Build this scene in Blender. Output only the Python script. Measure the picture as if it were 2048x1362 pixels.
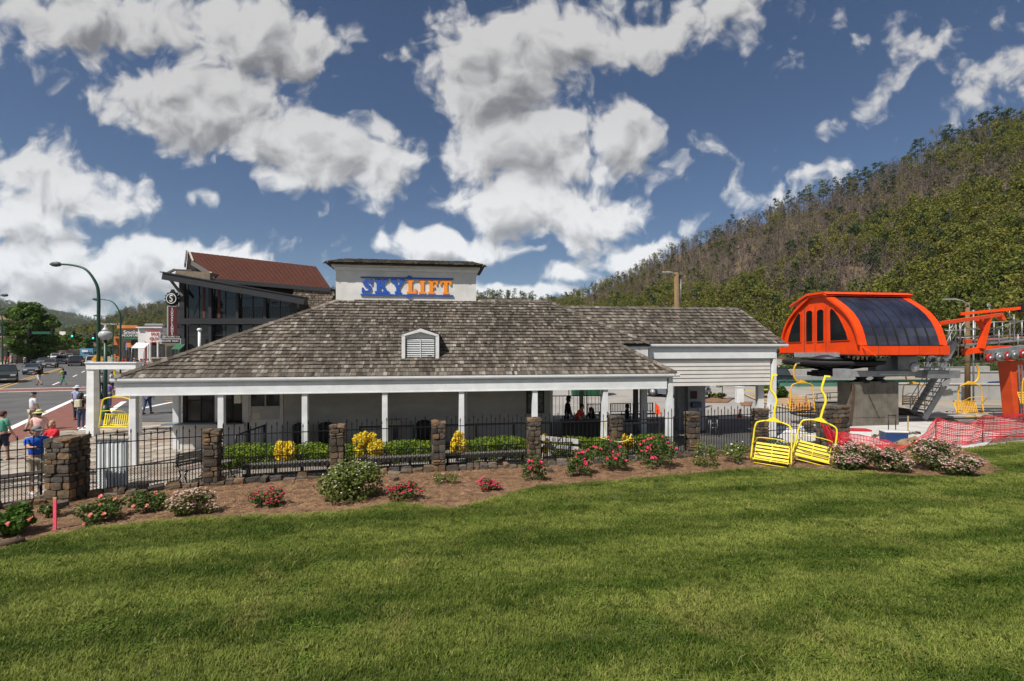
import bpy, bmesh, math, random
import numpy as np
from mathutils import Vector, Matrix, noise

random.seed(7); rng = np.random.default_rng(7)
R = math.radians
for o in list(bpy.data.objects): bpy.data.objects.remove(o)
scene = bpy.context.scene
COL = scene.collection
H, F, HZ = 4.15, 1000.0, 688.0          # eye height, focal length in pixels of the photograph, horizon row

# ------------------------------------------------------------------ camera
cam = bpy.data.cameras.new('camera'); camo = bpy.data.objects.new('camera', cam); COL.objects.link(camo)
camo.location = (0, 0, H); camo.rotation_euler = (R(90), 0, 0)
cam.sensor_width = 36; cam.lens = 36 * F / 2048; cam.shift_y = (HZ - 681) / 2048
cam.clip_start = .1; cam.clip_end = 20000
scene.camera = camo

# ------------------------------------------------------------------ sun and sky
SUN_D = Vector((.46, .56, -1.0)).normalized()     # direction the light travels
sun = bpy.data.lights.new('sun', 'SUN'); suno = bpy.data.objects.new('sun', sun); COL.objects.link(suno)
sun.energy = 4.6; sun.angle = R(.55); sun.color = (1, .945, .87)
suno.rotation_euler = SUN_D.to_track_quat('-Z', 'Y').to_euler()
el = math.asin(-SUN_D.z); az = math.atan2(-SUN_D.x, -SUN_D.y)
world = bpy.data.worlds.new('World'); scene.world = world; world.use_nodes = True
scene.view_settings.view_transform = 'Standard'; scene.view_settings.look = 'None'
scene.view_settings.exposure = .40; scene.view_settings.gamma = 1
scene.view_settings.use_curve_mapping = False
try:
    scene.cycles.max_bounces = 6; scene.cycles.diffuse_bounces = 3; scene.cycles.transparent_max_bounces = 8
    scene.cycles.volume_bounces = 0
except Exception: pass

class NT:
    dim = '3D'
    def __init__(s, t): s.t = t
    def n(s, ty, **k):
        nd = s.t.nodes.new(ty)
        for a, b in k.items(): setattr(nd, a, b)
        return nd
    def l(s, a, b): s.t.links.new(a, b)
    def put(s, sock, v):
        if hasattr(v, 'links') or isinstance(v, bpy.types.NodeSocket): s.l(v, sock)
        else: sock.default_value = v
    def m(s, op, a, b=None, c=None, clamp=False):
        nd = s.n('ShaderNodeMath', operation=op, use_clamp=clamp)
        s.put(nd.inputs[0], a)
        if b is not None: s.put(nd.inputs[1], b)
        if c is not None: s.put(nd.inputs[2], c)
        return nd.outputs[0]
    def v(s, op, a, b=None):
        nd = s.n('ShaderNodeVectorMath', operation=op)
        s.put(nd.inputs[0], a)
        if b is not None: s.put(nd.inputs[1], b)
        return nd.outputs['Value'] if op in ('LENGTH', 'DOT_PRODUCT') else nd.outputs[0]
    def ss(s, x, a, b, lo=0., hi=1.):
        nd = s.n('ShaderNodeMapRange', interpolation_type='SMOOTHSTEP')
        s.put(nd.inputs[0], x); nd.inputs[1].default_value = a; nd.inputs[2].default_value = b
        nd.inputs[3].default_value = lo; nd.inputs[4].default_value = hi
        return nd.outputs[0]
    def lin(s, x, a, b, lo=0., hi=1.):
        nd = s.n('ShaderNodeMapRange'); s.put(nd.inputs[0], x)
        for i, q in enumerate((a, b, lo, hi)): nd.inputs[i + 1].default_value = q
        return nd.outputs[0]
    def mix(s, f, a, b, bl='MIX'):
        nd = s.n('ShaderNodeMix', data_type='RGBA', blend_type=bl)
        s.put(nd.inputs[0], f); s.put(nd.inputs[6], a if isinstance(a, bpy.types.NodeSocket) else (*a, 1)[:4])
        s.put(nd.inputs[7], b if isinstance(b, bpy.types.NodeSocket) else (*b, 1)[:4])
        return nd.outputs[2]
    def noise(s, vec, scale, det=4., rough=.55, dist=0., col=False):
        nd = s.n('ShaderNodeTexNoise', noise_dimensions=s.dim); s.l(vec, nd.inputs['Vector'])
        nd.inputs['Scale'].default_value = scale; nd.inputs['Detail'].default_value = det
        nd.inputs['Roughness'].default_value = rough; nd.inputs['Distortion'].default_value = dist
        return nd.outputs['Color' if col else 'Fac']

def build_sky():
    t = world.node_tree; t.nodes.clear(); N = NT(t)
    out = N.n('ShaderNodeOutputWorld')
    sky = N.n('ShaderNodeTexSky', sky_type='NISHITA'); sky.sun_disc = False
    sky.sun_elevation = el; sky.sun_rotation = az; sky.air_density = 1.0; sky.dust_density = .1; sky.ozone_density = 2.2
    sky.altitude = 400
    bg = N.n('ShaderNodeBackground'); bg.inputs[1].default_value = SKY_STRENGTH
    N.l(N.mix(1., sky.outputs[0], SKY_TINT, 'MULTIPLY'), bg.inputs[0])
    d = N.n('ShaderNodeTexCoord').outputs['Generated']
    sp = N.n('ShaderNodeSeparateXYZ'); N.l(d, sp.inputs[0])
    dy = N.m('MAXIMUM', sp.outputs[1], .12)
    gx = N.m('DIVIDE', sp.outputs[0], dy); gz = N.m('DIVIDE', sp.outputs[2], dy)
    cb = N.n('ShaderNodeCombineXYZ'); cb.inputs[2].default_value = 1.; N.l(gx, cb.inputs[0]); N.l(gz, cb.inputs[1]); q = cb.outputs[0]
    N.dim = '2D'
    w1 = N.v('MULTIPLY', N.v('SUBTRACT', N.noise(q, 3.2, 3, .6, 0, True), (.5, .5, .5)), (.11, .11, 0))
    w2 = N.v('MULTIPLY', N.v('SUBTRACT', N.noise(q, 13., 2, .6, 0, True), (.5, .5, .5)), (.022, .022, 0))
    qd = N.v('ADD', N.v('ADD', q, w1), w2)
    # centre x, y, half-width, half-height (photograph pixels), tilt in degrees (down to the right positive), weight
    blobs = [(190, 30, 330, 90, 4, 1.1), (520, 75, 190, 95, 14, 1.2), (420, 230, 270, 90, 14, 1.25), (620, 305, 240, 80, 14, 1.15),
             (560, 365, 80, 36, 10, .6), (110, 365, 190, 70, 20, 1.15), (20, 430, 190, 80, 0, 1.), (160, 560, 330, 95, 3, 1.15), (470, 540, 200, 70, 8, 1.0),
             (420, 400, 60, 22, 10, .5),
             (1000, 150, 150, 150, 0, 1.2), (1120, 80, 160, 100, -10, 1.15), (1330, 60, 240, 62, -18, .8),
             (1060, 300, 180, 105, 0, 1.3), (1215, 260, 90, 90, 0, 1.15), (1090, 420, 220, 70, 5, 1.35),
             (770, 112, 85, 26, 8, .42), (885, 495, 115, 38, 4, 1.15), (1040, 505, 50, 20, 0, .6), (1140, 550, 90, 24, 0, 1.05), (1280, 500, 105, 30, -18, 1.05),
             (1040, 582, 170, 20, 0, .9),
             (1640, 95, 85, 50, -30, .30), (1825, 85, 85, 95, 10, .50), (1720, 250, 95, 34, -35, .42), (1415, 335, 50, 52, 20, .22),
             (1545, 388, 60, 28, -45, .16), (1660, 350, 58, 32, -20, .34), (2030, 100, 150, 170, 0, .40)]
    def field(qq, det):
        """cloud thickness at gnomonic position qq"""
        F_ = None
        for (px, py, rx, ry, a, w) in blobs:
            cx, cy, ca, sa, sx, sy = (px - 1024) / F, (HZ - py) / F, math.cos(R(-a)), math.sin(R(-a)), rx / F * 1.38, ry / F * 1.38
            ux = N.v('DOT_PRODUCT', qq, (ca / sx, sa / sx, -(cx * ca + cy * sa) / sx)); uy = N.v('DOT_PRODUCT', qq, (-sa / sy, ca / sy, -(-cx * sa + cy * ca) / sy))
            f = N.m('MULTIPLY_ADD', N.m('SQRT', N.m('MULTIPLY_ADD', ux, ux, N.m('MULTIPLY', uy, uy))), -w, w)
            if F_ is None: F_ = f
            else:
                mx = N.n('ShaderNodeMath', operation='SMOOTH_MAX'); N.l(F_, mx.inputs[0]); N.l(f, mx.inputs[1]); mx.inputs[2].default_value = .22
                F_ = mx.outputs[0]
        a = N.noise(qq, 5.0, det, .60, 0.); b = N.noise(qq, 17., det, .62, 0.)
        vo = N.n('ShaderNodeTexVoronoi', feature='SMOOTH_F1', voronoi_dimensions='2D'); N.l(qq, vo.inputs['Vector']); vo.inputs['Scale'].default_value = 13.; vo.inputs['Smoothness'].default_value = .35
        try: vo.inputs['Detail'].default_value = 2.5; vo.inputs['Roughness'].default_value = .55
        except Exception: pass
        puff = N.m('SUBTRACT', .42, vo.outputs['Distance'])
        v_ = N.m('MULTIPLY_ADD', N.m('SUBTRACT', a, .5), 1.35, F_)
        v_ = N.m('MULTIPLY_ADD', N.m('SUBTRACT', b, .5), .62, v_)
        return N.m('MULTIPLY_ADD', puff, .50, v_)
    val = field(qd, 8)
    offv = N.v('ADD', qd, (-.018, .034, 0)); val2 = field(offv, 3)
    alpha = N.ss(val, -.02, .42)
    N.dim = '3D'; g1 = N.noise(d, 2.2, 7, .58, .2)
    alphag = N.ss(g1, .47, .60)
    wx = N.ss(N.m('ABSOLUTE', gx), 1.2, 1.7); wz = N.ss(gz, .80, 1.15); wy = N.ss(sp.outputs[1], .5, .2)
    w = N.m('MAXIMUM', N.m('MAXIMUM', wx, wz), wy)
    al = N.m('ADD', N.m('MULTIPLY', alpha, N.m('SUBTRACT', 1., w)), N.m('MULTIPLY', alphag, w))
    up = N.ss(sp.outputs[2], -.02, .01)
    al = N.m('MULTIPLY', N.m('MULTIPLY', al, up), .98)
    # side turned to the light (up and left) against the shaded base; thick parts are greyer
    relief = N.m('SUBTRACT', val, val2)
    shade = N.m('MULTIPLY_ADD', relief, -1.15, N.m('MULTIPLY_ADD', val, .55, .08))
    core = N.ss(shade, .02, 1.12)
    core = N.m('ADD', N.m('MULTIPLY', core, N.m('SUBTRACT', 1., w)), N.m('MULTIPLY', N.ss(g1, .55, .7), w))
    low = N.ss(gz, .55, .10)
    hi = N.mix(low, CL[0], CL[1]); lo = N.mix(low, CL[2], CL[3])
    cc = N.mix(core, hi, lo)
    bc = N.n('ShaderNodeBackground'); N.l(cc, bc.inputs[0]); bc.inputs[1].default_value = CLOUD_STRENGTH
    ms = N.n('ShaderNodeMixShader'); N.l(al, ms.inputs[0]); N.l(bg.outputs[0], ms.inputs[1]); N.l(bc.outputs[0], ms.inputs[2])
    N.l(ms.outputs[0], out.inputs[0])
SKY_STRENGTH, CLOUD_STRENGTH, SKY_TINT = .05, .92, (.78, .86, .98)
CL = [(.52, .515, .515), (.78, .79, .80), (.165, .168, .180), (.33, .335, .345)]
build_sky()
try: world.cycles.sampling_method = 'MANUAL'; world.cycles.sample_map_resolution = 256
except Exception: pass

# ------------------------------------------------------------------ materials
MATS = {}
def mat(name, col, rough=.7, var=.15, scale=3., bump=.0, bscale=40., metal=0., rnd=0., col2=None, trans=0., spec=.4, stretch=None, bdist=.01, hues=None, coat=0., emit=None, alpha=1., det=4.):
    """noise-varied surface; rnd = brightness spread between pieces, col2 = second colour of the large noise"""
    if name in MATS: return MATS[name]
    m = bpy.data.materials.new(name); m.use_nodes = True; MATS[name] = m
    t = m.node_tree; N = NT(t); b = t.nodes['Principled BSDF']
    geo = N.n('ShaderNodeNewGeometry'); tc = N.n('ShaderNodeTexCoord')
    vec = geo.outputs['Position']
    if stretch:
        mp = N.n('ShaderNodeMapping'); N.l(vec, mp.inputs[0]); mp.inputs['Scale'].default_value = stretch; vec = mp.outputs[0]
    nz = N.noise(vec, scale, det, .6)
    c = (*col, 1)
    c2 = (*(col2 if col2 else tuple(x * (1 - var) for x in col)), 1)
    cc = N.mix(N.ss(nz, .35, .65), c, c2)
    if rnd or hues:
        oi = N.n('ShaderNodeObjectInfo')
        r = N.m('FRACT', N.m('ADD', N.m('MULTIPLY', geo.outputs['Random Per Island'], 7.31), N.m('MULTIPLY', oi.outputs['Random'], 5.17)))
        if hues:
            cr = N.n('ShaderNodeValToRGB'); cr.color_ramp.interpolation = 'LINEAR'
            el_ = cr.color_ramp.elements
            while len(el_) < len(hues): el_.new(.5)
            for i, h in enumerate(hues): el_[i].position = i / (len(hues) - 1); el_[i].color = (*h, 1)
            N.l(r, cr.inputs[0])
            cc = N.mix(1., cr.outputs[0], N.mix(N.ss(nz, .3, .7), (1, 1, 1), tuple([1 - var] * 3)), 'MULTIPLY')
        if rnd:
            r2 = N.m('FRACT', N.m('MULTIPLY', r, 13.7))
            k = N.lin(r2, 0, 1, 1 - rnd, 1 + rnd)
            vm = N.n('ShaderNodeVectorMath', operation='SCALE'); N.l(cc, vm.inputs[0]); N.l(k, vm.inputs[3]); cc = vm.outputs[0]
    N.l(cc, b.inputs['Base Color'])
    b.inputs['Roughness'].default_value = rough; b.inputs['Metallic'].default_value = metal
    b.inputs['Specular IOR Level'].default_value = spec
    if coat: b.inputs['Coat Weight'].default_value = coat; b.inputs['Coat Roughness'].default_value = .08
    if emit: b.inputs['Emission Color'].default_value = (*emit[:3], 1); b.inputs['Emission Strength'].default_value = emit[3]
    if bump:
        bn = N.n('ShaderNodeBump'); bn.inputs['Strength'].default_value = bump; bn.inputs['Distance'].default_value = bdist
        N.l(N.noise(vec, bscale, 5, .6), bn.inputs['Height']); N.l(bn.outputs[0], b.inputs['Normal'])
    if alpha < 1: b.inputs['Alpha'].default_value = alpha
    if trans:
        tr = N.n('ShaderNodeBsdfTranslucent'); N.l(cc, tr.inputs[0]); ms = N.n('ShaderNodeMixShader'); ms.inputs[0].default_value = trans
        o = t.nodes['Material Output']; N.l(b.outputs[0], ms.inputs[1]); N.l(tr.outputs[0], ms.inputs[2]); N.l(ms.outputs[0], o.inputs[0])
    return m

def weather(m, scale, lo, hi, stretch=(1, 1, 1)):
    """slow colour drift across a whole surface: damp streaks and bleached areas"""
    t = m.node_tree; N = NT(t); b = t.nodes['Principled BSDF']; src = b.inputs['Base Color'].links[0].from_socket
    pos = N.n('ShaderNodeNewGeometry').outputs['Position']; mp = N.n('ShaderNodeMapping'); N.l(pos, mp.inputs[0]); mp.inputs['Scale'].default_value = stretch
    vm = N.n('ShaderNodeVectorMath', operation='SCALE'); N.l(src, vm.inputs[0]); N.l(N.ss(N.noise(mp.outputs[0], scale, 5, .62), .32, .68, lo, hi), vm.inputs[3]); N.l(vm.outputs[0], b.inputs['Base Color'])
white_paint = mat('white_paint', (.72, .735, .74), .5, .10, 2.5, .05, 60)
white_old = mat('white_paint_weathered', (.66, .655, .64), .55, .16, 1.8, .06, 50)
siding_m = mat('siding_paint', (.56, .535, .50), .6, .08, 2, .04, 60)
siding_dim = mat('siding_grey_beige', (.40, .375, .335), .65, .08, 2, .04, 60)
stucco = mat('stucco_white', (.66, .655, .63), .85, .10, 1.6, .25, 90, bdist=.004)
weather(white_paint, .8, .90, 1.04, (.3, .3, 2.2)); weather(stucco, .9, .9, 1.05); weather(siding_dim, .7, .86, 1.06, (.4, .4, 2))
shingle_m = mat('cedar_shingle', (.2, .18, .15), .92, .38, 5, .4, 60, rnd=.36, stretch=(26, 2.5, 2), bdist=.01,
                hues=[(.055, .043, .032), (.115, .094, .072), (.17, .148, .12), (.075, .06, .046), (.235, .212, .18), (.125, .103, .08), (.068, .055, .042), (.185, .162, .132)])
weather(shingle_m, .55, .72, 1.28, (1.3, .45, .45))
deck_m = mat('roof_deck', (.035, .03, .026), .95, .3, 4)
black_iron = mat('black_iron', (.012, .013, .016), .45, .2, 8, metal=.3)
dark_metal = mat('dark_metal', (.035, .037, .042), .5, .2, 3, metal=.3)
grey_metal = mat('galvanised_steel', (.30, .31, .32), .42, .22, 2.5, .05, 40, metal=.55)
grey_paint = mat('grey_paint', (.27, .28, .29), .55, .25, 2, .04, 30)
dark_grey = mat('dark_grey_paint', (.06, .062, .066), .6, .3, 2)
black_m = mat('black_rubber', (.012, .012, .013), .7, .2, 3)
glass_dark = mat('dark_glass', (.012, .014, .016), .06, .3, .6, spec=.6)
glass_shop = mat('shop_glass', (.03, .032, .034), .08, .5, .35, spec=.6)
glass_car = mat('car_glass', (.03, .04, .045), .06, .3, 1, spec=.6)
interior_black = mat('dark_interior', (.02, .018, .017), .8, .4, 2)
yellow_m = mat('yellow_paint', (.82, .66, .035), .4, .10, 5, rnd=.04, coat=.2)
amber_m = mat('amber_paint', (.74, .40, .025), .42, .15, 5, rnd=.04, coat=.2)
orange_m = mat('orange_paint', (.80, .062, .003), .45, .10, 1.3, spec=.3)
weather(orange_m, .9, .88, 1.06)
orange_dk = mat('orange_paint_tower', (.62, .07, .012), .5, .2, 1.5)
sign_blue = mat('sign_blue', (.02, .09, .42), .45, .08, 3)
sign_orange = mat('sign_orange', (.86, .27, .02), .45, .08, 3)
green_pole = mat('green_pole', (.012, .055, .035), .4, .15, 4)
brown_metal = mat('brown_metal_roof', (.072, .022, .012), .65, .25, 1.2, stretch=(3, .3, .3), spec=.2)
black_beam = mat('black_beam', (.022, .023, .027), .55, .2, 3)
wood_pole = mat('pole_wood', (.20, .13, .06), .85, .3, 6, .2, 30, stretch=(8, 8, .6))
wood_brown = mat('brown_timber', (.10, .065, .04), .8, .35, 4, .2, 30)
bench_wood = mat('weathered_bench_board', (.27, .25, .22), .8, .3, 6, .2, 40, rnd=.12, stretch=(1, 8, 8))
concrete = mat('concrete', (.36, .345, .31), .9, .22, 1.2, .2, 40)
concrete_pier = mat('pier_concrete', (.155, .138, .11), .9, .35, 1.6, .3, 25)
asphalt = mat('asphalt', (.105, .104, .102), .9, .22, .6, .3, 120, col2=(.075, .074, .074), det=8)
asphalt_pale = mat('pale_asphalt', (.30, .285, .265), .9, .2, .35, .2, 80, det=8)
brick_m = mat('crossing_brick', (.21, .085, .065), .9, .25, 2.5, .3, 60)
stone_m = mat('field_stone', (.2, .15, .1), .85, .45, 7, .5, 26, rnd=.3, bdist=.02,
              hues=[(.055, .045, .038), (.15, .105, .06), (.085, .07, .058), (.24, .14, .06), (.12, .10, .085), (.06, .05, .042), (.20, .165, .12)])
river_stone = mat('river_stone', (.2, .16, .12), .85, .4, 6, .4, 20, rnd=.3,
              hues=[(.16, .12, .085), (.26, .21, .16), (.10, .08, .06), (.32, .26, .19), (.19, .15, .11)])
mortar = mat('dark_mortar', (.035, .030, .026), .95, .4, 8, .5, 60)
flag_m = mat('flagstone', (.36, .30, .24), .85, .28, 2.6, .2, 30, rnd=.16,
             hues=[(.34, .29, .235), (.40, .36, .30), (.30, .215, .17), (.43, .39, .33), (.33, .26, .19)])
grout = mat('plaza_grout', (.27, .235, .195), .9, .3, 3, .2, 50)
line_white = mat('road_paint_white', (.78, .77, .74), .8, .15, 5)
line_yellow = mat('road_paint_yellow', (.62, .36, .07), .8, .2, 3)
mulch_m = mat('pine_straw_mulch', (.24, .135, .078), .95, .45, 3.5, .8, 150, col2=(.15, .082, .05), det=10, bdist=.02)
soil_m = mat('dug_soil', (.27, .185, .10), .95, .4, 4, .6, 40, det=8)
lawn_soil = mat('lawn_underlay', (.045, .058, .016), 1., .4, 3)
ground_m = mat('dry_ground', (.30, .26, .205), .95, .25, .25, .3, 30, det=8)
trunk_m = mat('bark', (.11, .085, .065), .9, .35, 4, .3, 20)
trunk_grey = mat('bare_grey_wood', (.15, .12, .10), .9, .3, 1, rnd=.25)
skin_m = mat('skin', (.44, .24, .155), .55, .12, 12)
skin_dark = mat('dark_skin', (.14, .07, .045), .55, .12, 12)
hair_dark = mat('dark_hair', (.018, .013, .011), .7, .3, 30)
hair_grey = mat('grey_hair', (.22, .2, .18), .7, .3, 30)
red_mesh = mat('red_safety_mesh', (.66, .035, .05), .6, .2, 3, trans=.3)
sheet_white = mat('translucent_sheet', (.72, .76, .77), .4, .12, 3)
def leafmat(name, col, col2, rnd=.28, trans=.35, rough=.6, scale=.7):
    return mat(name, col, rough, .3, scale, rnd=rnd, col2=col2, trans=trans, spec=.25)
leaf_hedge = leafmat('hedge_leaf', (.20, .27, .02), (.10, .17, .018), scale=2.5)
leaf_yellow = leafmat('gold_leaf', (.88, .66, .04), (.70, .55, .05), scale=5, trans=.3)
leaf_rose = leafmat('rose_leaf', (.065, .105, .025), (.11, .15, .035), scale=4)
leaf_pale = leafmat('pale_shrub_leaf', (.17, .20, .045), (.11, .15, .03), scale=4)
leaf_green = leafmat('street_tree_leaf', (.06, .12, .018), (.10, .16, .025), scale=.5)
leaf_bright = leafmat('bright_tree_leaf', (.16, .22, .03), (.10, .17, .03), scale=.3)
leaf_hill = leafmat('hill_tree_leaf', (.095, .120, .018), (.150, .160, .024), scale=.02, rnd=.35)
leaf_hill2 = leafmat('hill_tree_spring_leaf', (.215, .200, .034), (.145, .150, .028), scale=.02, rnd=.3)
leaf_pine = leafmat('hill_pine_needles', (.035, .058, .024), (.05, .075, .025), scale=.02, rnd=.3)
leaf_brown = leafmat('hill_tree_brown_twig', (.11, .078, .058), (.08, .058, .046), scale=.02, rnd=.3, trans=.1)
flower_pink = mat('pink_petal', (.80, .055, .16), .5, .2, 20, rnd=.2, trans=.2)
flower_red = mat('red_petal', (.62, .02, .045), .5, .2, 20, rnd=.2, trans=.2)
flower_pale = mat('pale_pink_petal', (.86, .50, .48), .5, .3, 20, rnd=.15, trans=.2, hues=[(.85, .38, .38), (.88, .62, .58), (.9, .78, .72)])
flower_white = mat('white_petal', (.80, .77, .70), .5, .2, 20, rnd=.12, trans=.2)
flower_salmon = mat('salmon_petal', (.85, .28, .22), .5, .2, 20, rnd=.15, trans=.2)
def paint(name, c, rough=.35): return mat(name, c, rough, .08, 2, coat=.4)
def cloth(name, c, c2=None, scale=6): return mat(name, c, .85, .15, scale, col2=c2)

# ------------------------------------------------------------------ helpers
def P(px, py, z=0.):
    """the point of the horizontal plane z that the photograph shows at this pixel"""
    Y = F * (H - z) / (py - HZ); return Vector(((px - 1024) / F * Y, Y, z))
def A(px, py, Y): return Vector(((px - 1024) / F * Y, Y, H + (HZ - py) / F * Y))

ORG = {}
def tag(o, label=None, cat=None, group=None, kind=None):
    if label: o['label'] = label
    if cat: o['category'] = cat
    if group: o['group'] = group
    if kind: o['kind'] = kind
    return o
def thing(name, label, cat, loc=(0, 0, 0), rz=0., group=None):
    o = bpy.data.objects.new(name, None); COL.objects.link(o); o.empty_display_size = .2
    o.location = loc; o.rotation_euler = (0, 0, rz); return tag(o, label, cat, group)
def link(name, me, parent=None, loc=(0, 0, 0), rot=(0, 0, 0), sc=(1, 1, 1), m=None):
    if m is not None and not me.materials: me.materials.append(m)
    o = bpy.data.objects.new(name, me); COL.objects.link(o)
    if parent is not None: o.parent = parent
    o.location = loc; o.rotation_euler = rot; o.scale = sc; return o
def children(o): return [c for c in KIDS.get(o.name, [])]
def copy_tree(o, parent=None):
    c = o.copy(); COL.objects.link(c)
    if parent is not None: c.parent = parent
    for ch in list(o.children): copy_tree(ch, c)
    return c

class MB:
    """collects shapes and builds ONE mesh"""
    def __init__(s, off=(0, 0, 0)): s.v = []; s.f = []; s.o = Vector(off); s.sm = []
    def add(s, vs, fs, smooth=False):
        n = len(s.v); s.v += [tuple(Vector(q) - s.o) for q in vs]; s.f += [tuple(i + n for i in q) for q in fs]; s.sm += [smooth] * len(fs); return s
    def box(s, c, d, rz=0., M=None, taper=None):
        x, y, z = d[0] / 2, d[1] / 2, d[2] / 2; tx, ty = taper or (1, 1)
        vs = [Vector((a * x * (tx if k > 0 else 1), b * y * (ty if k > 0 else 1), k * z)) for k in (-1, 1) for a, b in ((-1, -1), (1, -1), (1, 1), (-1, 1))]
        Q = M if M is not None else Matrix.Rotation(rz, 3, 'Z')
        vs = [Q @ q + Vector(c) for q in vs]
        return s.add(vs, [(3, 2, 1, 0), (4, 5, 6, 7), (0, 1, 5, 4), (1, 2, 6, 5), (2, 3, 7, 6), (3, 0, 4, 7)])
    def bar(s, a, b, w, h=None, up=(0, 0, 1)):
        a, b = Vector(a), Vector(b); h = h or w; d = (b - a); L = d.length; d.normalize()
        u = Vector(up); r = d.cross(u)
        if r.length < 1e-4: r = d.cross(Vector((0, 1, 0)))
        r.normalize(); u = r.cross(d).normalized()
        M = Matrix((r, d, u)).transposed()
        return s.box((a + b) / 2, (w, L, h), M=M)
    def tube(s, pts, r, n=8, r2=None, cap=True):
        pts = [Vector(p) for p in pts]; m = len(pts); vs = []; fs = []
        rs = r if isinstance(r, (list, tuple)) else [r + ((r2 - r) * i / (m - 1) if r2 is not None else 0) for i in range(m)]
        ref = None
        for i, p in enumerate(pts):
            d = (pts[min(i + 1, m - 1)] - pts[max(i - 1, 0)]).normalized()
            if ref is None: ref = d.orthogonal().normalized()
            ref = (ref - d * ref.dot(d))
            ref = ref.normalized() if ref.length > 1e-5 else d.orthogonal().normalized()
            e = d.cross(ref)
            for k in range(n):
                a = 2 * math.pi * k / n; vs.append(p + (ref * math.cos(a) + e * math.sin(a)) * rs[i])
        for i in range(m - 1):
            for k in range(n):
                k2 = (k + 1) % n; fs.append((i * n + k, i * n + k2, (i + 1) * n + k2, (i + 1) * n + k))
        if cap: fs.append(tuple(range(n - 1, -1, -1))); fs.append(tuple((m - 1) * n + k for k in range(n)))
        return s.add(vs, fs, True)
    def lathe(s, c, prof, n=16, axis='Z'):
        vs = []; fs = []; c = Vector(c); m = len(prof)
        for (r, z) in prof:
            for k in range(n):
                a = 2 * math.pi * k / n; x, y = r * math.cos(a), r * math.sin(a)
                vs.append(c + (Vector((x, y, z)) if axis == 'Z' else Vector((x, z, y)) if axis == 'Y' else Vector((z, x, y))))
        for i in range(m - 1):
            for k in range(n):
                k2 = (k + 1) % n; fs.append((i * n + k, i * n + k2, (i + 1) * n + k2, (i + 1) * n + k))
        fs.append(tuple(range(n - 1, -1, -1))); fs.append(tuple((m - 1) * n + k for k in range(n)))
        return s.add(vs, fs, True)
    def prism(s, poly, ext, M=None):
        """3-D polygon poly pushed along ext"""
        poly = [Vector(p) for p in poly]; e = Vector(ext); n = len(poly)
        fs = [tuple(range(n - 1, -1, -1)), tuple(range(n, 2 * n))] + [(i, (i + 1) % n, n + (i + 1) % n, n + i) for i in range(n)]
        return s.add(poly + [p + e for p in poly], fs)
    def sheet(s, poly): return s.add(poly, [tuple(range(len(poly)))])
    def mesh(s, name, m=None):
        me = bpy.data.meshes.new(name); me.from_pydata(s.v, [], s.f)
        me.polygons.foreach_set('use_smooth', s.sm)
        if m: me.materials.append(m)
        me.update(); return me
    def build(s, name, m=None, parent=None, bevel=0.):
        me = s.mesh(name, m)
        bm = bmesh.new(); bm.from_mesh(me); bmesh.ops.recalc_face_normals(bm, faces=bm.faces); bm.to_mesh(me); bm.free()
        o = link(name, me, parent)
        if bevel:
            b = o.modifiers.new('b', 'BEVEL'); b.width = bevel; b.segments = 2; b.limit_method = 'ANGLE'
        return o
def npmesh(name, V, Fq, m=None, smooth=False):
    me = bpy.data.meshes.new(name); V = np.asarray(V, dtype=np.float32); Fq = np.asarray(Fq, dtype=np.int32)
    me.vertices.add(len(V)); me.vertices.foreach_set('co', V.ravel())
    k = Fq.shape[1]; me.loops.add(Fq.size); me.loops.foreach_set('vertex_index', Fq.ravel())
    me.polygons.add(len(Fq)); me.polygons.foreach_set('loop_start', np.arange(0, Fq.size, k, dtype=np.int32))
    me.polygons.foreach_set('loop_total', np.full(len(Fq), k, dtype=np.int32))
    me.polygons.foreach_set('use_smooth', np.full(len(Fq), bool(smooth)))
    if m: me.materials.append(m)
    me.update(calc_edges=True); return me
def text(name, s, size, m, parent, loc, rot=(R(90), 0, 0), ext=.02, align='CENTER', sx=1.):
    c = bpy.data.curves.new(name, 'FONT'); c.body = s; c.size = size; c.extrude = ext; c.align_x = align; c.align_y = 'CENTER'
    c.materials.append(m); q = bpy.data.objects.new(name, c); COL.objects.link(q); bpy.context.view_layer.update()
    me = bpy.data.meshes.new_from_object(q.evaluated_get(bpy.context.evaluated_depsgraph_get())); bpy.data.objects.remove(q); bpy.data.curves.remove(c)
    if not me.materials: me.materials.append(m)
    o = bpy.data.objects.new(name, me); COL.objects.link(o)
    if parent is not None: o.parent = parent
    o.location = loc; o.rotation_euler = rot; o.scale = (sx, 1, 1); return o

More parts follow.
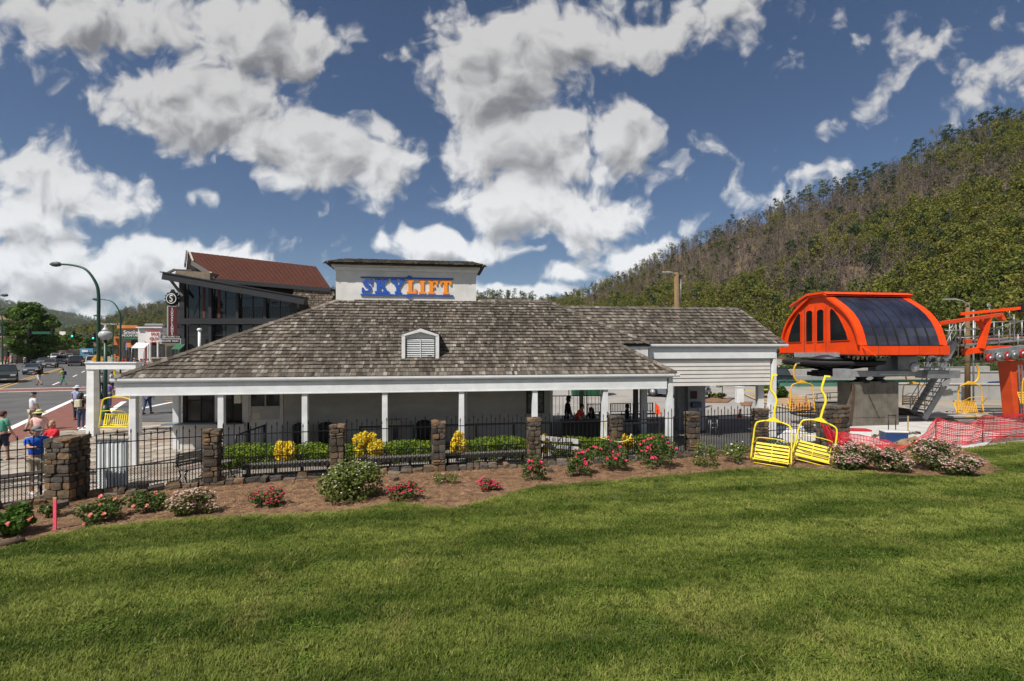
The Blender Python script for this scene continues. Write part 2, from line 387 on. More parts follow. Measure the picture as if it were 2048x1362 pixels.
# leaf clouds: quads scattered through clumps
def leafquads(cl, n, size, flat=.3, aspect=1.5, surf=.55, seed=0):
    """cl = [(cx,cy,cz, rx,ry,rz)]; returns verts, quads"""
    g = np.random.default_rng(seed); cl = np.array(cl, float)
    vol = (cl[:, 3] * cl[:, 4] * cl[:, 5]) ** (2 / 3); idx = g.choice(len(cl), n, p=vol / vol.sum())
    d = g.normal(size=(n, 3)); d /= np.linalg.norm(d, axis=1)[:, None]
    rr = surf + (1 - surf) * g.random(n) ** .5; rr = np.where(g.random(n) < .15, g.random(n), rr)
    c = cl[idx, :3] + d * rr[:, None] * cl[idx, 3:6]
    nrm = d * (1 - flat) + g.normal(size=(n, 3)) * .6 + np.array([0, 0, flat]); nrm /= np.linalg.norm(nrm, axis=1)[:, None]
    t = np.cross(nrm, g.normal(size=(n, 3))); t /= np.linalg.norm(t, axis=1)[:, None] + 1e-9; b = np.cross(nrm, t)
    s = size * (.6 + .8 * g.random(n))[:, None]
    V = np.stack([c - t * s * aspect / 2, c - b * s / 2 + nrm * s * .1, c + t * s * aspect / 2, c + b * s / 2 + nrm * s * .1], 1).reshape(-1, 3)
    return V, np.arange(4 * n).reshape(n, 4)

def scatter(name, pts, variants, parent=None):
    """pts rows x,y,z,rotz,tilt,scale,variant: instances of the variant meshes, one stuff object"""
    pts = np.asarray(pts, float); me = bpy.data.meshes.new(name); me.vertices.add(len(pts)); me.vertices.foreach_set('co', pts[:, :3].astype(np.float32).ravel())
    for nm, k, ty in (('rz', 3, 'FLOAT'), ('tl', 4, 'FLOAT'), ('sc', 5, 'FLOAT'), ('vi', 6, 'INT')):
        a = me.attributes.new(nm, ty, 'POINT'); a.data.foreach_set('value', pts[:, k].astype(np.int32 if ty == 'INT' else np.float32))
    o = link(name, me, parent); ng = bpy.data.node_groups.new(name, 'GeometryNodeTree')
    ng.interface.new_socket('Geometry', in_out='INPUT', socket_type='NodeSocketGeometry'); ng.interface.new_socket('Geometry', in_out='OUTPUT', socket_type='NodeSocketGeometry')
    gi = ng.nodes.new('NodeGroupInput'); go = ng.nodes.new('NodeGroupOutput'); jn = ng.nodes.new('GeometryNodeJoinGeometry')
    def attr(nm, ty='FLOAT'):
        a = ng.nodes.new('GeometryNodeInputNamedAttribute'); a.data_type = ty; a.inputs[0].default_value = nm; return a.outputs[0]
    cx = ng.nodes.new('ShaderNodeCombineXYZ'); ng.links.new(attr('tl'), cx.inputs[0]); ng.links.new(attr('rz'), cx.inputs[2])
    sc = attr('sc'); vi = attr('vi', 'INT')
    for k, vo in enumerate(variants):
        oi = ng.nodes.new('GeometryNodeObjectInfo'); oi.inputs['Object'].default_value = vo
        cmpn = ng.nodes.new('FunctionNodeCompare'); cmpn.data_type = 'INT'; cmpn.operation = 'EQUAL'
        ng.links.new(vi, cmpn.inputs[2]); cmpn.inputs[3].default_value = k
        ip = ng.nodes.new('GeometryNodeInstanceOnPoints'); ng.links.new(gi.outputs[0], ip.inputs['Points']); ng.links.new(cmpn.outputs[0], ip.inputs['Selection'])
        ng.links.new(oi.outputs['Geometry'], ip.inputs['Instance']); ng.links.new(cx.outputs[0], ip.inputs['Rotation']); ng.links.new(sc, ip.inputs['Scale'])
        ng.links.new(ip.outputs[0], jn.inputs[0])
    ng.links.new(jn.outputs[0], go.inputs[0])
    md = o.modifiers.new('scatter', 'NODES'); md.node_group = ng; o['kind'] = 'stuff'; return o
def variant(name, me):            # a source mesh for scatter(); never placed in the scene itself
    return bpy.data.objects.new(name, me)
def joined(name, parts):          # [(V, F(quads), material)]
    Vs, Fs, mi, n = [], [], [], 0
    for k, (V, Fq, m) in enumerate(parts): Vs.append(V); Fs.append(np.asarray(Fq) + n); mi += [k] * len(Fq); n += len(V)
    me = npmesh(name, np.concatenate(Vs), np.concatenate(Fs))
    for _, _, m in parts: me.materials.append(m)
    me.polygons.foreach_set('material_index', np.array(mi, dtype=np.int32)); return me
def inpoly(x, y, poly):
    r = False; j = len(poly) - 1
    for i in range(len(poly)):
        xi, yi = poly[i][0], poly[i][1]; xj, yj = poly[j][0], poly[j][1]
        if (yi > y) != (yj > y) and x < (xj - xi) * (y - yi) / (yj - yi) + xi: r = not r
        j = i
    return r
# ================================================================== ground, road, plaza, lawn
def flat(name, poly, m, z, kind='structure', parent=None):
    mb = MB(); mb.sheet([(p[0], p[1], z) for p in poly]); o = mb.build(name, m, parent)
    if kind: o['kind'] = kind
    return o
# ground: one sheet out to the horizon
mb = MB(); mb.sheet([(-4400, -60, -.03), (4400, -60, -.03), (4400, 4600, -.03), (-4400, 4600, -.03)])
g = mb.build('ground', ground_m); g['kind'] = 'structure'

def pp(l, z=0): return [P(x, y, z) for x, y in l]
road = flat('road', [(-60, 24, 0), P(-60, 905), P(0, 893), P(82, 866), P(165, 859), P(190, 852), P(275, 843), P(420, 842), P(640, 815), P(600, 790), P(330, 770), P(232, 742), P(214, 722), P(207, 706.5),
                     P(150, 706.5), P(110, 712), P(0, 735), P(-300, 775), (-90, 60, 0)], asphalt, .0)
# brick crossings with their white borders
def on(z): return lambda l: [P(x, y, z) for x, y in l]
b1 = flat('brick_crossing', on(.006)([(-200, 780), (0, 777.5), (250, 773), (250, 779), (0, 783.5), (-200, 788)]), brick_m, .006)
b2 = flat('brick_crossing', on(.006)([(-60, 893), (20, 861), (150, 801), (262, 792), (247, 804), (196, 836), (172, 857), (82, 865), (0, 891)]), brick_m, .006)
mk = MB()
def stripe(a, b, w, z=.012):
    a, b = P(*a, z), P(*b, z); d = (b - a).normalized(); n = Vector((-d.y, d.x, 0)) * w / 2
    mk.sheet([a - n, b - n, b + n, a + n])
stripe((-250, 784), (300, 771), .32); stripe((-200, 789), (240, 778.5), .32)
stripe((-40, 884), (148, 799), .34); stripe((148, 799), (172, 789), .34); stripe((165, 860), (248, 803), .34); stripe((262, 821), (345, 804), .34)
for a, b in (((105, 770), (119, 764)), ((146, 753.5), (154, 749.5)), ((163, 745), (169.5, 741.6)), ((178, 737.5), (182, 735.5))): stripe(a, b, .16)
o = mk.build('road_markings', line_white); o['kind'] = 'structure'
mk = MB(); stripe((-150, 826), (122, 737.5), .16); stripe((-165, 822), (120, 736.4), .16); stripe((330, 797), (420, 797), .12); stripe((330, 801), (420, 801), .12)
o = mk.build('road_centre_lines', line_yellow); o['kind'] = 'structure'
# pavement by the shops, with kerb
mb = MB(); poly = [P(242, 745), P(224, 722), P(216, 706.5), P(400, 706.5), P(420, 735), P(330, 760)]
mb.prism([(p.x, p.y, 0.0) for p in poly], (0, 0, .13)); o = mb.build('pavement', mat('pavement_concrete', (.33, .31, .285), .9, .2, .8, .1, 30)); o['kind'] = 'structure'
mb = MB(); poly = [P(-10, 733), P(100, 710.5), P(140, 705.5), P(60, 705.5), P(-400, 725), P(-400, 760)]
mb.prism([(p.x, p.y, 0.0) for p in poly], (0, 0, .13)); o = mb.build('pavement', MATS['pavement_concrete']); o['kind'] = 'structure'

# plaza: bed of grout with flagstones the picture shows through the fence
plaza_poly = [P(-200, 990), P(0, 892), P(82, 866), P(170, 860), P(275, 844), P(420, 843), P(440, 842), P(500, 960), P(440, 985), P(425, 972), P(180, 992), P(92, 1003), P(-40, 1035)]
plaza = flat('plaza', [(-40, 8, 0), (-14.2, 11.5, 0)] + [(-12.2, 13.2, 0), (-8.6, 14.55, 0), (-4, 15.8, 0), (-4.5, 25, 0), P(420, 843), P(275, 844), P(170, 860), P(82, 866), P(0, 892), P(-60, 904), (-40, 20, 0)], grout, .004)
st_meshes = []
for k in range(6):
    n = random.choice((5, 6, 6)); pts = []
    for i in range(n):
        a = 2 * math.pi * (i + random.uniform(-.22, .22)) / n; rr = random.uniform(.47, .56)
        pts.append((math.cos(a) * rr, math.sin(a) * rr * .98, 0))
    mb = MB(); mb.prism(pts, (0, 0, 1)); st_meshes.append(mb.mesh('flagstone', flag_m))
cnt = 0
rows = [(x, y) for y in np.arange(12.6, 25.5, .74) for x in np.arange(-26, -4.2, .98)]
for (x, y) in rows:
    x += (int(y / .74) % 2) * .45 + random.uniform(-.08, .08); y += random.uniform(-.06, .06)
    if not inpoly(x, y, [(p[0], p[1]) for p in plaza.data.vertices and [v.co for v in plaza.data.vertices]]): continue
    px = 1024 + F * x / y
    if px < -30 or px > 450: continue
    if -12.75 < x < -11.5 and 12.6 < y < 13.9: continue
    if cnt >= 290: break
    link('flagstone', random.choice(st_meshes), plaza, (x, y, .0045), (0, 0, random.choice((0, math.pi)) + random.uniform(-.15, .15)), (.96, .72, random.uniform(.010, .020))); cnt += 1

# porch and court floor (smooth concrete), drive and car park behind
A8 = math.atan(.1459); CA, SA = math.cos(A8), math.sin(A8)
P0 = Vector((-12.95, 17.0, 0))
def W(u, v, z=0.): return Vector((P0.x + CA * u - SA * v, P0.y + SA * u + CA * v, z))
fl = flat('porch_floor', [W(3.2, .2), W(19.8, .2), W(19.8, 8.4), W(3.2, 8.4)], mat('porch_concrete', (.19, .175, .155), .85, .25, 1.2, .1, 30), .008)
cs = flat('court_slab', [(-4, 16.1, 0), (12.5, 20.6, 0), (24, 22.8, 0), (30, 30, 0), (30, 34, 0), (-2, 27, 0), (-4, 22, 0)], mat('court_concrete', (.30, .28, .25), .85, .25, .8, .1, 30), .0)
dr = flat('drive', [P(1120, 838), P(1500, 838), P(1660, 870), P(1640, 902), P(1350, 905), P(1180, 880)], mat('drive_asphalt', (.115, .113, .11), .9, .25, .6, .2, 80), .004)
lot = flat('car_park', [P(1000, 768), P(1000, 838), P(1560, 832), P(1700, 815), P(1560, 762)], asphalt_pale, .002)
wh = flat('work_slab', [P(1545, 905), P(1560, 855), P(1700, 838), P(1890, 838), P(2000, 868), P(1960, 900), P(1700, 930)], mat('new_concrete', (.50, .49, .465), .85, .18, .9, .1, 30), .008)
# painted lines of the car park
mk = MB(); stripe((1140, 812), (1260, 801), .12, .010); stripe((1180, 793), (1300, 786), .12, .010)
o = mk.build('car_park_markings', mat('faded_yellow_paint', (.55, .46, .25), .85, .2, 3)); o['kind'] = 'structure'

# lawn and mulch bed
edge = [(-260, 1190), (-100, 1130), (0, 1103), (100, 1078), (180, 1062), (250, 1055), (400, 1041), (520, 1036), (600, 1036), (700, 1026), (790, 1010), (850, 1019), (905, 1023), (930, 1018), (1000, 998), (1080, 976),
        (1200, 968), (1350, 955), (1480, 943), (1600, 940), (1700, 945), (1790, 953), (1870, 957), (1935, 960), (1985, 952)]
edge_r = [(1998, 938), (1980, 922), (1945, 908), (1930, 900), (1990, 891), (2048, 884), (2200, 874), (2600, 850)]
E = [P(*q) for q in edge]; ER = [P(*q) for q in edge_r]
def bump(x, y): return .035 * noise.noise(Vector((x * .35, y * .35, 3))) + .012 * noise.noise(Vector((x * 1.7, y * 1.7, 1)))
lawn_poly = [(-60, 5), (-60, 1), (60, 1), (60, 26.5)] + [(p.x, p.y) for p in reversed(ER)] + [(p.x, p.y) for p in reversed(E)]
lawn = flat('lawn', [(p[0], p[1], 0) for p in lawn_poly], lawn_soil, .0)
bed_poly = [(p.x, p.y) for p in E] + [(p.x, p.y) for p in ER[:4]] + [(p.x, p.y) for p in pp([(1900, 888), (1800, 892), (1690, 890)])] + [((a - 1024) / F * y, y) for a, y in ((1660, 20.5), (1520, 19.4), (1384, 18.5), (1230, 17.6), (1067, 17.05), (877, 16.35), (675, 15.6), (425, 14.65), (180, 13.5), (92, 13.1))] + [(-12.5, 12.9), (-13.1, 12.4), (-14.8, 10.5), (-16, 9)]
bed = flat('mulch_bed', [(x, y, 0) for x, y in bed_poly], mulch_m, .006)

# grass: tufts of real blades spread over the lawn (nobody could count them)
def blades(n, r, h, seed, lean=.5):
    g = np.random.default_rng(seed); a = g.random(n) * 6.283; q = np.sqrt(g.random(n)) * r
    bx, by = q * np.cos(a), q * np.sin(a); dirs = g.random(n) * 6.283; hh = h * (.5 + .8 * g.random(n)); ln = hh * lean * (g.random(n) + .3)
    w = .0042 + .003 * g.random(n); cx, cy = np.cos(dirs), np.sin(dirs)
    base = np.stack([bx, by, np.zeros(n)], 1); px = np.stack([-cy, cx, np.zeros(n)], 1) * w[:, None]
    mid = base + np.stack([cx * ln * .35, cy * ln * .35, hh * .6], 1); tip = base + np.stack([cx * ln, cy * ln, hh], 1)
    V = np.stack([base - px, base + px, mid + px * .8, mid - px * .8, tip + px * .12, tip - px * .12], 1).reshape(-1, 3)
    i = np.arange(n)[:, None] * 6
    return V, np.concatenate([i + np.array([0, 1, 2, 3]), i + np.array([3, 2, 4, 5])])
def grass_mat(name, cols, dry):
    m = bpy.data.materials.new(name); m.use_nodes = True; t = m.node_tree; N = NT(t); b = t.nodes['Principled BSDF']
    pos = N.n('ShaderNodeNewGeometry').outputs['Position']; r = N.n('ShaderNodeNewGeometry').outputs['Random Per Island']
    # mowing passes: bands about a metre wide running from the lower left to the upper right, their edges wavering
    wob = N.noise(pos, .5, 4, .6); sp = N.n('ShaderNodeSeparateXYZ'); N.l(pos, sp.inputs[0])
    ph = N.m('ADD', N.m('MULTIPLY_ADD', sp.outputs[0], -.24, sp.outputs[1]), N.m('MULTIPLY', wob, 2.4))
    band = N.m('SINE', N.m('MULTIPLY', ph, 3.1)); band = N.lin(band, -1, 1, 0, 1)
    mp = N.n('ShaderNodeMapping'); mp.inputs['Rotation'].default_value = (0, 0, R(-12)); mp.inputs['Scale'].default_value = (.22, .95, 1); N.l(pos, mp.inputs[0])
    a = N.noise(mp.outputs[0], 1.5, 6, .62, .5); b1 = N.noise(pos, .42, 6, .68, .8); c1 = N.noise(pos, 4., 5, .65)
    k = N.m('ADD', N.m('MULTIPLY', N.ss(band, .15, .85), .55), N.m('MULTIPLY', N.ss(a, .36, .64), .45))
    cc = N.mix(k, cols[0], cols[1]); cc = N.mix(N.m('MULTIPLY', N.ss(b1, .54, .68), .5), cc, cols[2])
    cc = N.mix(N.m('MULTIPLY', N.ss(c1, .52, .66), .65), cc, cols[3])
    cc = N.mix(N.m('MULTIPLY', N.m('GREATER_THAN', r, 1 - dry), .8), cc, (.36, .31, .12))
    vm = N.n('ShaderNodeVectorMath', operation='SCALE'); N.l(cc, vm.inputs[0]); N.l(N.lin(N.m('FRACT', N.m('MULTIPLY', r, 9.3)), 0, 1, .62, 1.38), vm.inputs[3])
    N.l(vm.outputs[0], b.inputs['Base Color']); b.inputs['Roughness'].default_value = .6; b.inputs['Specular IOR Level'].default_value = .2
    tr = N.n('ShaderNodeBsdfTranslucent'); N.l(vm.outputs[0], tr.inputs[0]); ms = N.n('ShaderNodeMixShader'); ms.inputs[0].default_value = .35
    N.l(b.outputs[0], ms.inputs[1]); N.l(tr.outputs[0], ms.inputs[2]); N.l(ms.outputs[0], t.nodes['Material Output'].inputs[0]); return m
grass_m = grass_mat('grass_blade', [(.056, .102, .008), (.250, .295, .058), (.30, .29, .080), (.042, .078, .006)], .09)
gv = [variant('grass_tuft_source', npmesh('grass_tuft', *blades(170, .19, .055, s, .9), grass_m)) for s in range(4)]
gv += [variant('grass_tuft_source', npmesh('grass_tuft', *blades(120, .19, .085, 9 + s, 1.2), grass_m)) for s in range(2)]
def clover(seed):
    g = np.random.default_rng(seed); n = 70; a = g.random(n) * 6.283; q = np.sqrt(g.random(n)) * .16; c = np.stack([q * np.cos(a), q * np.sin(a), .03 + .025 * g.random(n)], 1)
    t = g.normal(size=(n, 3)) * [1, 1, .25]; t /= np.linalg.norm(t, axis=1)[:, None]; b = np.stack([-t[:, 1], t[:, 0], t[:, 2] * .2], 1); s = .014
    return np.stack([c - t * s, c - b * s, c + t * s, c + b * s], 1).reshape(-1, 3), np.arange(4 * n).reshape(n, 4)
gv.append(variant('clover_source', npmesh('clover', *clover(1), leafmat('clover_leaf', (.10, .17, .02), (.14, .2, .03)))))
pts = []; g = np.random.default_rng(3)
lp = lawn_poly
step = .145
for y in np.arange(5.6, 26, step):
    xm = y * 1.06 + .3
    for x in np.arange(-xm, xm, step):
        X = x + g.uniform(-.07, .07); Y = y + g.uniform(-.07, .07)
        if Y > 13 and g.random() < .25: continue
        if not inpoly(X, Y, lp): continue
        q = noise.noise(Vector((X * .55, Y * .9, 0))); vi = int(g.integers(0, 4))
        sc = g.uniform(.75, 1.15) + .35 * q
        if noise.noise(Vector((X * .8, Y * 1.1, 9))) > .28 and g.random() < .5: vi = 4 + int(g.integers(0, 2))
        if noise.noise(Vector((X * 1.3, Y * 1.6, 20))) > .30 and g.random() < .4: vi = 6
        pts.append((X, Y, bump(X, Y) * .3, g.uniform(0, 6.283), 0, max(.5, sc), vi))
# the turf edge stands a little over the mulch
for i in range(len(E) - 1):
    a, b = E[i], E[i + 1]; n = int((b - a).length / .05)
    for k in range(n):
        p = a.lerp(b, k / n); pts.append((p.x + g.uniform(-.06, .06), p.y + g.uniform(-.10, .02), .0, g.uniform(0, 6.28), 0, g.uniform(.6, 1.1), int(g.integers(0, 6))))
scatter('grass', pts, gv)
# pine straw
def straw(seed):
    g = np.random.default_rng(seed); n = 90; c = np.stack([g.uniform(-.16, .16, n), g.uniform(-.16, .16, n), g.uniform(.0, .03, n)], 1)
    a = g.random(n) * 6.283; L = g.uniform(.03, .08, n); d = np.stack([np.cos(a) * L, np.sin(a) * L, g.uniform(-.012, .012, n)], 1)
    w = np.stack([-np.sin(a), np.cos(a), np.zeros(n)], 1) * .0045
    return np.stack([c - d - w, c + d - w, c + d + w, c - d + w], 1).reshape(-1, 3), np.arange(4 * n).reshape(n, 4)
straw_m = mat('pine_straw', (.33, .20, .11), .85, .35, 4, rnd=.45, col2=(.20, .115, .065))
sv = [variant('straw_source', npmesh('straw', *straw(s), straw_m)) for s in range(3)]
pts = []
for y in np.arange(9.5, 22, .2):
    for x in np.arange(-y * 1.08, y * 1.02, .2):
        X = x + g.uniform(-.1, .1); Y = y + g.uniform(-.1, .1)
        if inpoly(X, Y, bed_poly): pts.append((X, Y, .006, g.uniform(0, 6.28), 0, g.uniform(.7, 1.3), int(g.integers(0, 3))))
scatter('mulch', pts, sv)

# ================================================================== hills
def interp(tab, x):
    if x <= tab[0][0]: return tab[0][1]
    for (a, b), (c, d) in zip(tab, tab[1:]):
        if x <= c: return b + (d - b) * (x - a) / (c - a)
    return tab[-1][1]
SIL = [(1000, 644), (1080, 618), (1110, 612), (1170, 593), (1250, 562), (1340, 516), (1420, 482), (1500, 457), (1580, 431), (1640, 416), (1700, 397), (1740, 382), (1840, 336), (1940, 297), (2048, 263), (2300, 168), (2800, 75)]
DEP = [(1000, 700), (1100, 600), (1340, 460), (1640, 350), (2048, 285), (2800, 250)]
BAS = [(1000, 330), (1100, 250), (1340, 170), (1640, 125), (2048, 95), (2800, 80)]
def hillpt(px, t):
    D = interp(DEP, px); B = interp(BAS, px); zr = H + (HZ - interp(SIL, px)) / F * D
    Y = B + (D - B) * t
    if t <= 1: z = zr * (t ** 1.05)
    else: z = zr * (1 - (t - 1) * 1.5)
    X = (px - 1024) / F * Y
    z += 2.2 * min(t, .35) / .35 * (noise.noise(Vector((X / 28, Y / 28, 0))) * 1.0 + .45 * noise.noise(Vector((X / 9, Y / 9, 0)))) * (0 if t > 1 else (1 - .5 * t)) * 1.3
    return Vector((X, Y, z - .3))
def grid_mesh(fn, us, ts):
    V = [tuple(fn(u, t)) for t in ts for u in us]; n = len(us); Fq = [(j * n + i, j * n + i + 1, (j + 1) * n + i + 1, (j + 1) * n + i) for j in range(len(ts) - 1) for i in range(n - 1)]
    return np.array(V), np.array(Fq)
hill_m = mat('hillside_soil', (.20, .145, .105), .95, .3, .03, .6, .5, col2=(.10, .095, .05), det=9, bdist=.8)
def hillmat():
    m = bpy.data.materials.new('hillside'); m.use_nodes = True; t = m.node_tree; N = NT(t); b = t.nodes['Principled BSDF']
    pos = N.n('ShaderNodeNewGeometry').outputs['Position']
    a = N.noise(pos, .035, 8, .65); c = N.noise(pos, .11, 8, .7, .4); d = N.noise(pos, .8, 6, .7)
    cc = N.mix(N.ss(a, .42, .60), (.150, .105, .074), (.095, .080, .042)); cc = N.mix(N.ss(c, .60, .68), cc, (.42, .27, .17))
    cc = N.mix(N.m('MULTIPLY', N.ss(d, .45, .7), .55), cc, (.07, .055, .04))
    N.l(cc, b.inputs['Base Color']); b.inputs['Roughness'].default_value = .95; b.inputs['Specular IOR Level'].default_value = .1
    bn = N.n('ShaderNodeBump'); bn.inputs['Strength'].default_value = .8; bn.inputs['Distance'].default_value = 1.5; N.l(c, bn.inputs['Height']); N.l(bn.outputs[0], b.inputs['Normal'])
    return m
hs_m = hillmat()
V, Fq = grid_mesh(hillpt, np.linspace(1000, 2800, 150), list(np.linspace(0, 1, 60)) + [1.05, 1.2, 1.5]); o = link('hill', npmesh('hill', V, Fq, hs_m, True)); o['kind'] = 'structure'
# the wooded ridge beyond the town, seen left of the glass building and over the station's right shoulder
SIL2 = [(-900, 600), (-300, 640), (-100, 672), (60, 700), (130, 680), (170, 666), (200, 655), (250, 634), (325, 618), (450, 600), (700, 588), (950, 594), (1040, 597), (1100, 606), (1200, 630), (1400, 660)]
def hill2(px, t):
    D = 950; B = 420; Y = B + (D - B) * t; zr = H + (HZ - interp(SIL2, px)) / F * D
    X = (px - 1024) / F * (Y if t <= 1 else Y); z = zr * (t if t <= 1 else 1 - (t - 1)) + 4 * noise.noise(Vector((X / 60, Y / 60, 5))) * (t > 0)
    return Vector((X, Y, z - .3))
V, Fq = grid_mesh(hill2, np.linspace(-900, 1400, 120), list(np.linspace(0, 1, 20)) + [1.1, 1.5]); o = link('wooded_ridge', npmesh('wooded_ridge', V, Fq, hs_m, True)); o['kind'] = 'structure'
SIL3 = [(-1200, 540), (-500, 560), (-200, 590), (0, 604), (60, 613), (100, 626), (150, 634), (190, 645), (240, 665), (320, 690), (450, 700)]
def hill3(px, t):
    D = 3000; B = 1500; Y = B + (D - B) * t; zr = H + (HZ - interp(SIL3, px)) / F * D; X = (px - 1024) / F * Y
    return Vector((X, Y, zr * (t if t <= 1 else 1 - (t - 1)) + (22 * noise.noise(Vector((X / 260, Y / 260, 5))) + 9 * noise.noise(Vector((X / 80, Y / 80, 5)))) * (0 < t) - .3))
far_m = mat('far_forest', (.045, .075, .02), .95, .3, .01, .6, .03, col2=(.07, .10, .03), det=9, bdist=12)
V, Fq = grid_mesh(hill3, np.linspace(-1200, 450, 110), list(np.linspace(0, 1, 40)) + [1.1, 1.5]); o = link('far_mountain', npmesh('far_mountain', V, Fq, far_m, True)); o['kind'] = 'structure'

# ------------------------------------------------------------------ trees of the hill
def trunk_tubes(spec, m):
    mb = MB()
    for pts, r, r2 in spec: mb.tube(pts, r, 5, r2, cap=False)
    return np.array(mb.v, float), np.array(mb.f)
def tree_variant(kind, seed):
    """returns (trunk V,F), (crown V,F), leaf material for a tree about 10 m tall"""
    g = random.Random(seed); h = 10.; sp = []
    bend = Vector((g.uniform(-.5, .5), g.uniform(-.5, .5), 0))
    top = h * (.95 if kind in ('pine', 'bare', 'brown') else .75)
    stem = [Vector((0, 0, -.5)), bend * .4 + Vector((0, 0, top * .45)), bend + Vector((0, 0, top))]; sp.append((stem, .16, .04)); cl = []
    if kind == 'pine':
        for i in range(11):
            z = h * (.52 + .46 * i / 10); a = g.uniform(0, 6.28); L = (1.9 - 1.3 * i / 10) * g.uniform(.6, 1.1)
            c = bend * (z / top) + Vector((math.cos(a) * L, math.sin(a) * L, z)); sp.append(([bend * (z / top) + Vector((0, 0, z - .3)), c], .05, .02)); cl.append((*c, .85, .85, .38))
        cl.append((bend.x, bend.y, h * .98, .7, .7, .5)); n, s, mt = 230, .34, leaf_pine
    elif kind in ('green', 'spring', 'low'):
        hh = h * (.62 if kind != 'low' else .35)
        for i in range(15):
            a = g.uniform(0, 6.28); z = hh + g.uniform(-.26, .34) * h; L = g.uniform(.3, 2.5) * (1 - abs(z - hh) / h * 1.1)
            c = bend * (z / h) + Vector((math.cos(a) * L, math.sin(a) * L, z)); cl.append((*c, g.uniform(.7, 1.25), g.uniform(.7, 1.25), g.uniform(.5, .85)))
            if i % 2: sp.append(([bend * .5 + Vector((0, 0, h * .35)), c], .07, .02))
        n, s, mt = 330, .36, (leaf_hill if kind != 'spring' else leaf_hill2)
    else:
        for i in range(13):
            z = h * g.uniform(.35, .9); a = g.uniform(0, 6.28); L = g.uniform(.7, 1.9); b = bend * (z / top) + Vector((0, 0, z)); e = b + Vector((math.cos(a) * L, math.sin(a) * L, L * 1.1))
            sp.append(([b, e], .05, .02)); cl.append((*e, .6, .6, .6))
            for q in range(2):
                a2 = a + g.uniform(-.9, .9); sp.append(([b.lerp(e, .5), b.lerp(e, .5) + Vector((math.cos(a2) * .7, math.sin(a2) * .7, .9))], .03, .015))
        n, s, mt = (60, .20, leaf_brown) if kind == 'bare' else (150, .24, leaf_brown)
        if kind == 'brown': mt = leaf_hill2
    return trunk_tubes(sp, None), leafquads(cl, n, s, .25, 1.4, .3, seed), mt
KINDS_T = ['green', 'green', 'green', 'spring', 'spring', 'pine', 'pine', 'bare', 'bare', 'bare', 'brown', 'low']
TV = []
for i, k in enumerate(KINDS_T):
    (tv, tf), (cv, cf), mt = tree_variant(k, 40 + i); tm = trunk_grey if k in ('bare', 'brown') else trunk_m
    TV.append(dict(kind=k, tm=npmesh('trunk', tv, tf, tm, True), cm=npmesh('crown', cv, cf, mt), src=variant('hill_tree_source', joined('hill_tree', [(tv, tf, tm), (cv, cf, mt)]))))
byk = {k: [i for i, x in enumerate(KINDS_T) if x == k] for k in set(KINDS_T)}
def pick(px, t, g):
    """what grows here: bare and brown on the upper left slopes, dense green low and to the right"""
    p = hillpt(px, t); green = .5 * noise.noise(Vector((p.x / 45, p.y / 45, 7))) + interp([(1080, .55), (1250, .25), (1450, .02), (1700, .0), (1850, .20), (2048, .44)], px) + interp([(0, .5), (.25, .3), (.5, 0.0), (1, -.05)], t)
    r = g.random()
    if green > .62: return g.choice(byk['green'] + byk['low'] + byk['spring'][:1])
    if green > .34: return g.choice(byk['green'] + byk['spring'] + byk['brown'] + byk['pine'][:1])
    if green > .16: return g.choice(byk['brown'] * 2 + byk['bare'] * 2 + byk['spring'] + byk['pine'][:1])
    return g.choice(byk['bare'] * 2 + byk['brown'] + byk['pine'][:1])
TLAB = {'green': 'leafy green tree among many on the wooded hillside', 'spring': 'pale spring green tree among many on the wooded hillside', 'pine': 'thin pine with a tuft of crown on the hill',
        'bare': 'bare grey brown tree standing on the burnt slope', 'brown': 'thinly leafed brownish tree on the slope', 'low': 'low bushy green tree at the foot of the hill'}
gg = random.Random(5)
def hill_tree(px, t, vi, s, ridge=False):
    p = hillpt(px, t); v = TV[vi]
    rt = thing('pine_tree' if v['kind'] == 'pine' else 'hill_tree', TLAB[v['kind']] if not ridge else {'pine': 'thin pine standing against the sky on the hill crest', 'bare': 'bare tree standing against the sky on the hill crest'}.get(v['kind'], 'leafy tree standing against the sky on the hill crest'), 'tree', p, gg.uniform(0, 6.28),
               'trees on the hill crest' if ridge else 'trees on the wooded hillside')
    rt.scale = (s, s, s * gg.uniform(.9, 1.15)); link('trunk', v['tm'], rt); link('crown', v['cm'], rt)
px = 1110
while px < 2060:
    vi = gg.choice(byk['pine'] * 2 + byk['bare'] + byk['green'][:1] + byk['brown']) if px > 1450 else gg.choice(byk['brown'] + byk['bare'] + byk['spring'][:1] + byk['green'][:1])
    s = gg.uniform(1.0, 1.5) * (1.0 if px < 1550 else 1.3); hill_tree(px, gg.uniform(.96, 1.0), vi, s, True)
    px += gg.uniform(5, 11) if px > 1500 else gg.uniform(6, 13)
n = 0; near = []
while n < 200:
    px = gg.uniform(1500, 2085); t = gg.uniform(.03, .42)
    if any((px - a) ** 2 + ((t - b) * 500) ** 2 < 130 for a, b in near): continue
    near.append((px, t)); hill_tree(px, t, pick(px, t, gg), gg.uniform(.85, 1.35)); n += 1
pts = []
for i in range(5200):
    px = gg.uniform(1070, 2150); t = gg.random() ** .9 * .99
    if noise.noise(Vector((px / 60, t * 6, 4))) > .30 and gg.random() < .75: continue
    vi = pick(px, t, gg); p = hillpt(px, t); pts.append((*p, gg.uniform(0, 6.28), 0, gg.uniform(.75, 1.45), vi))
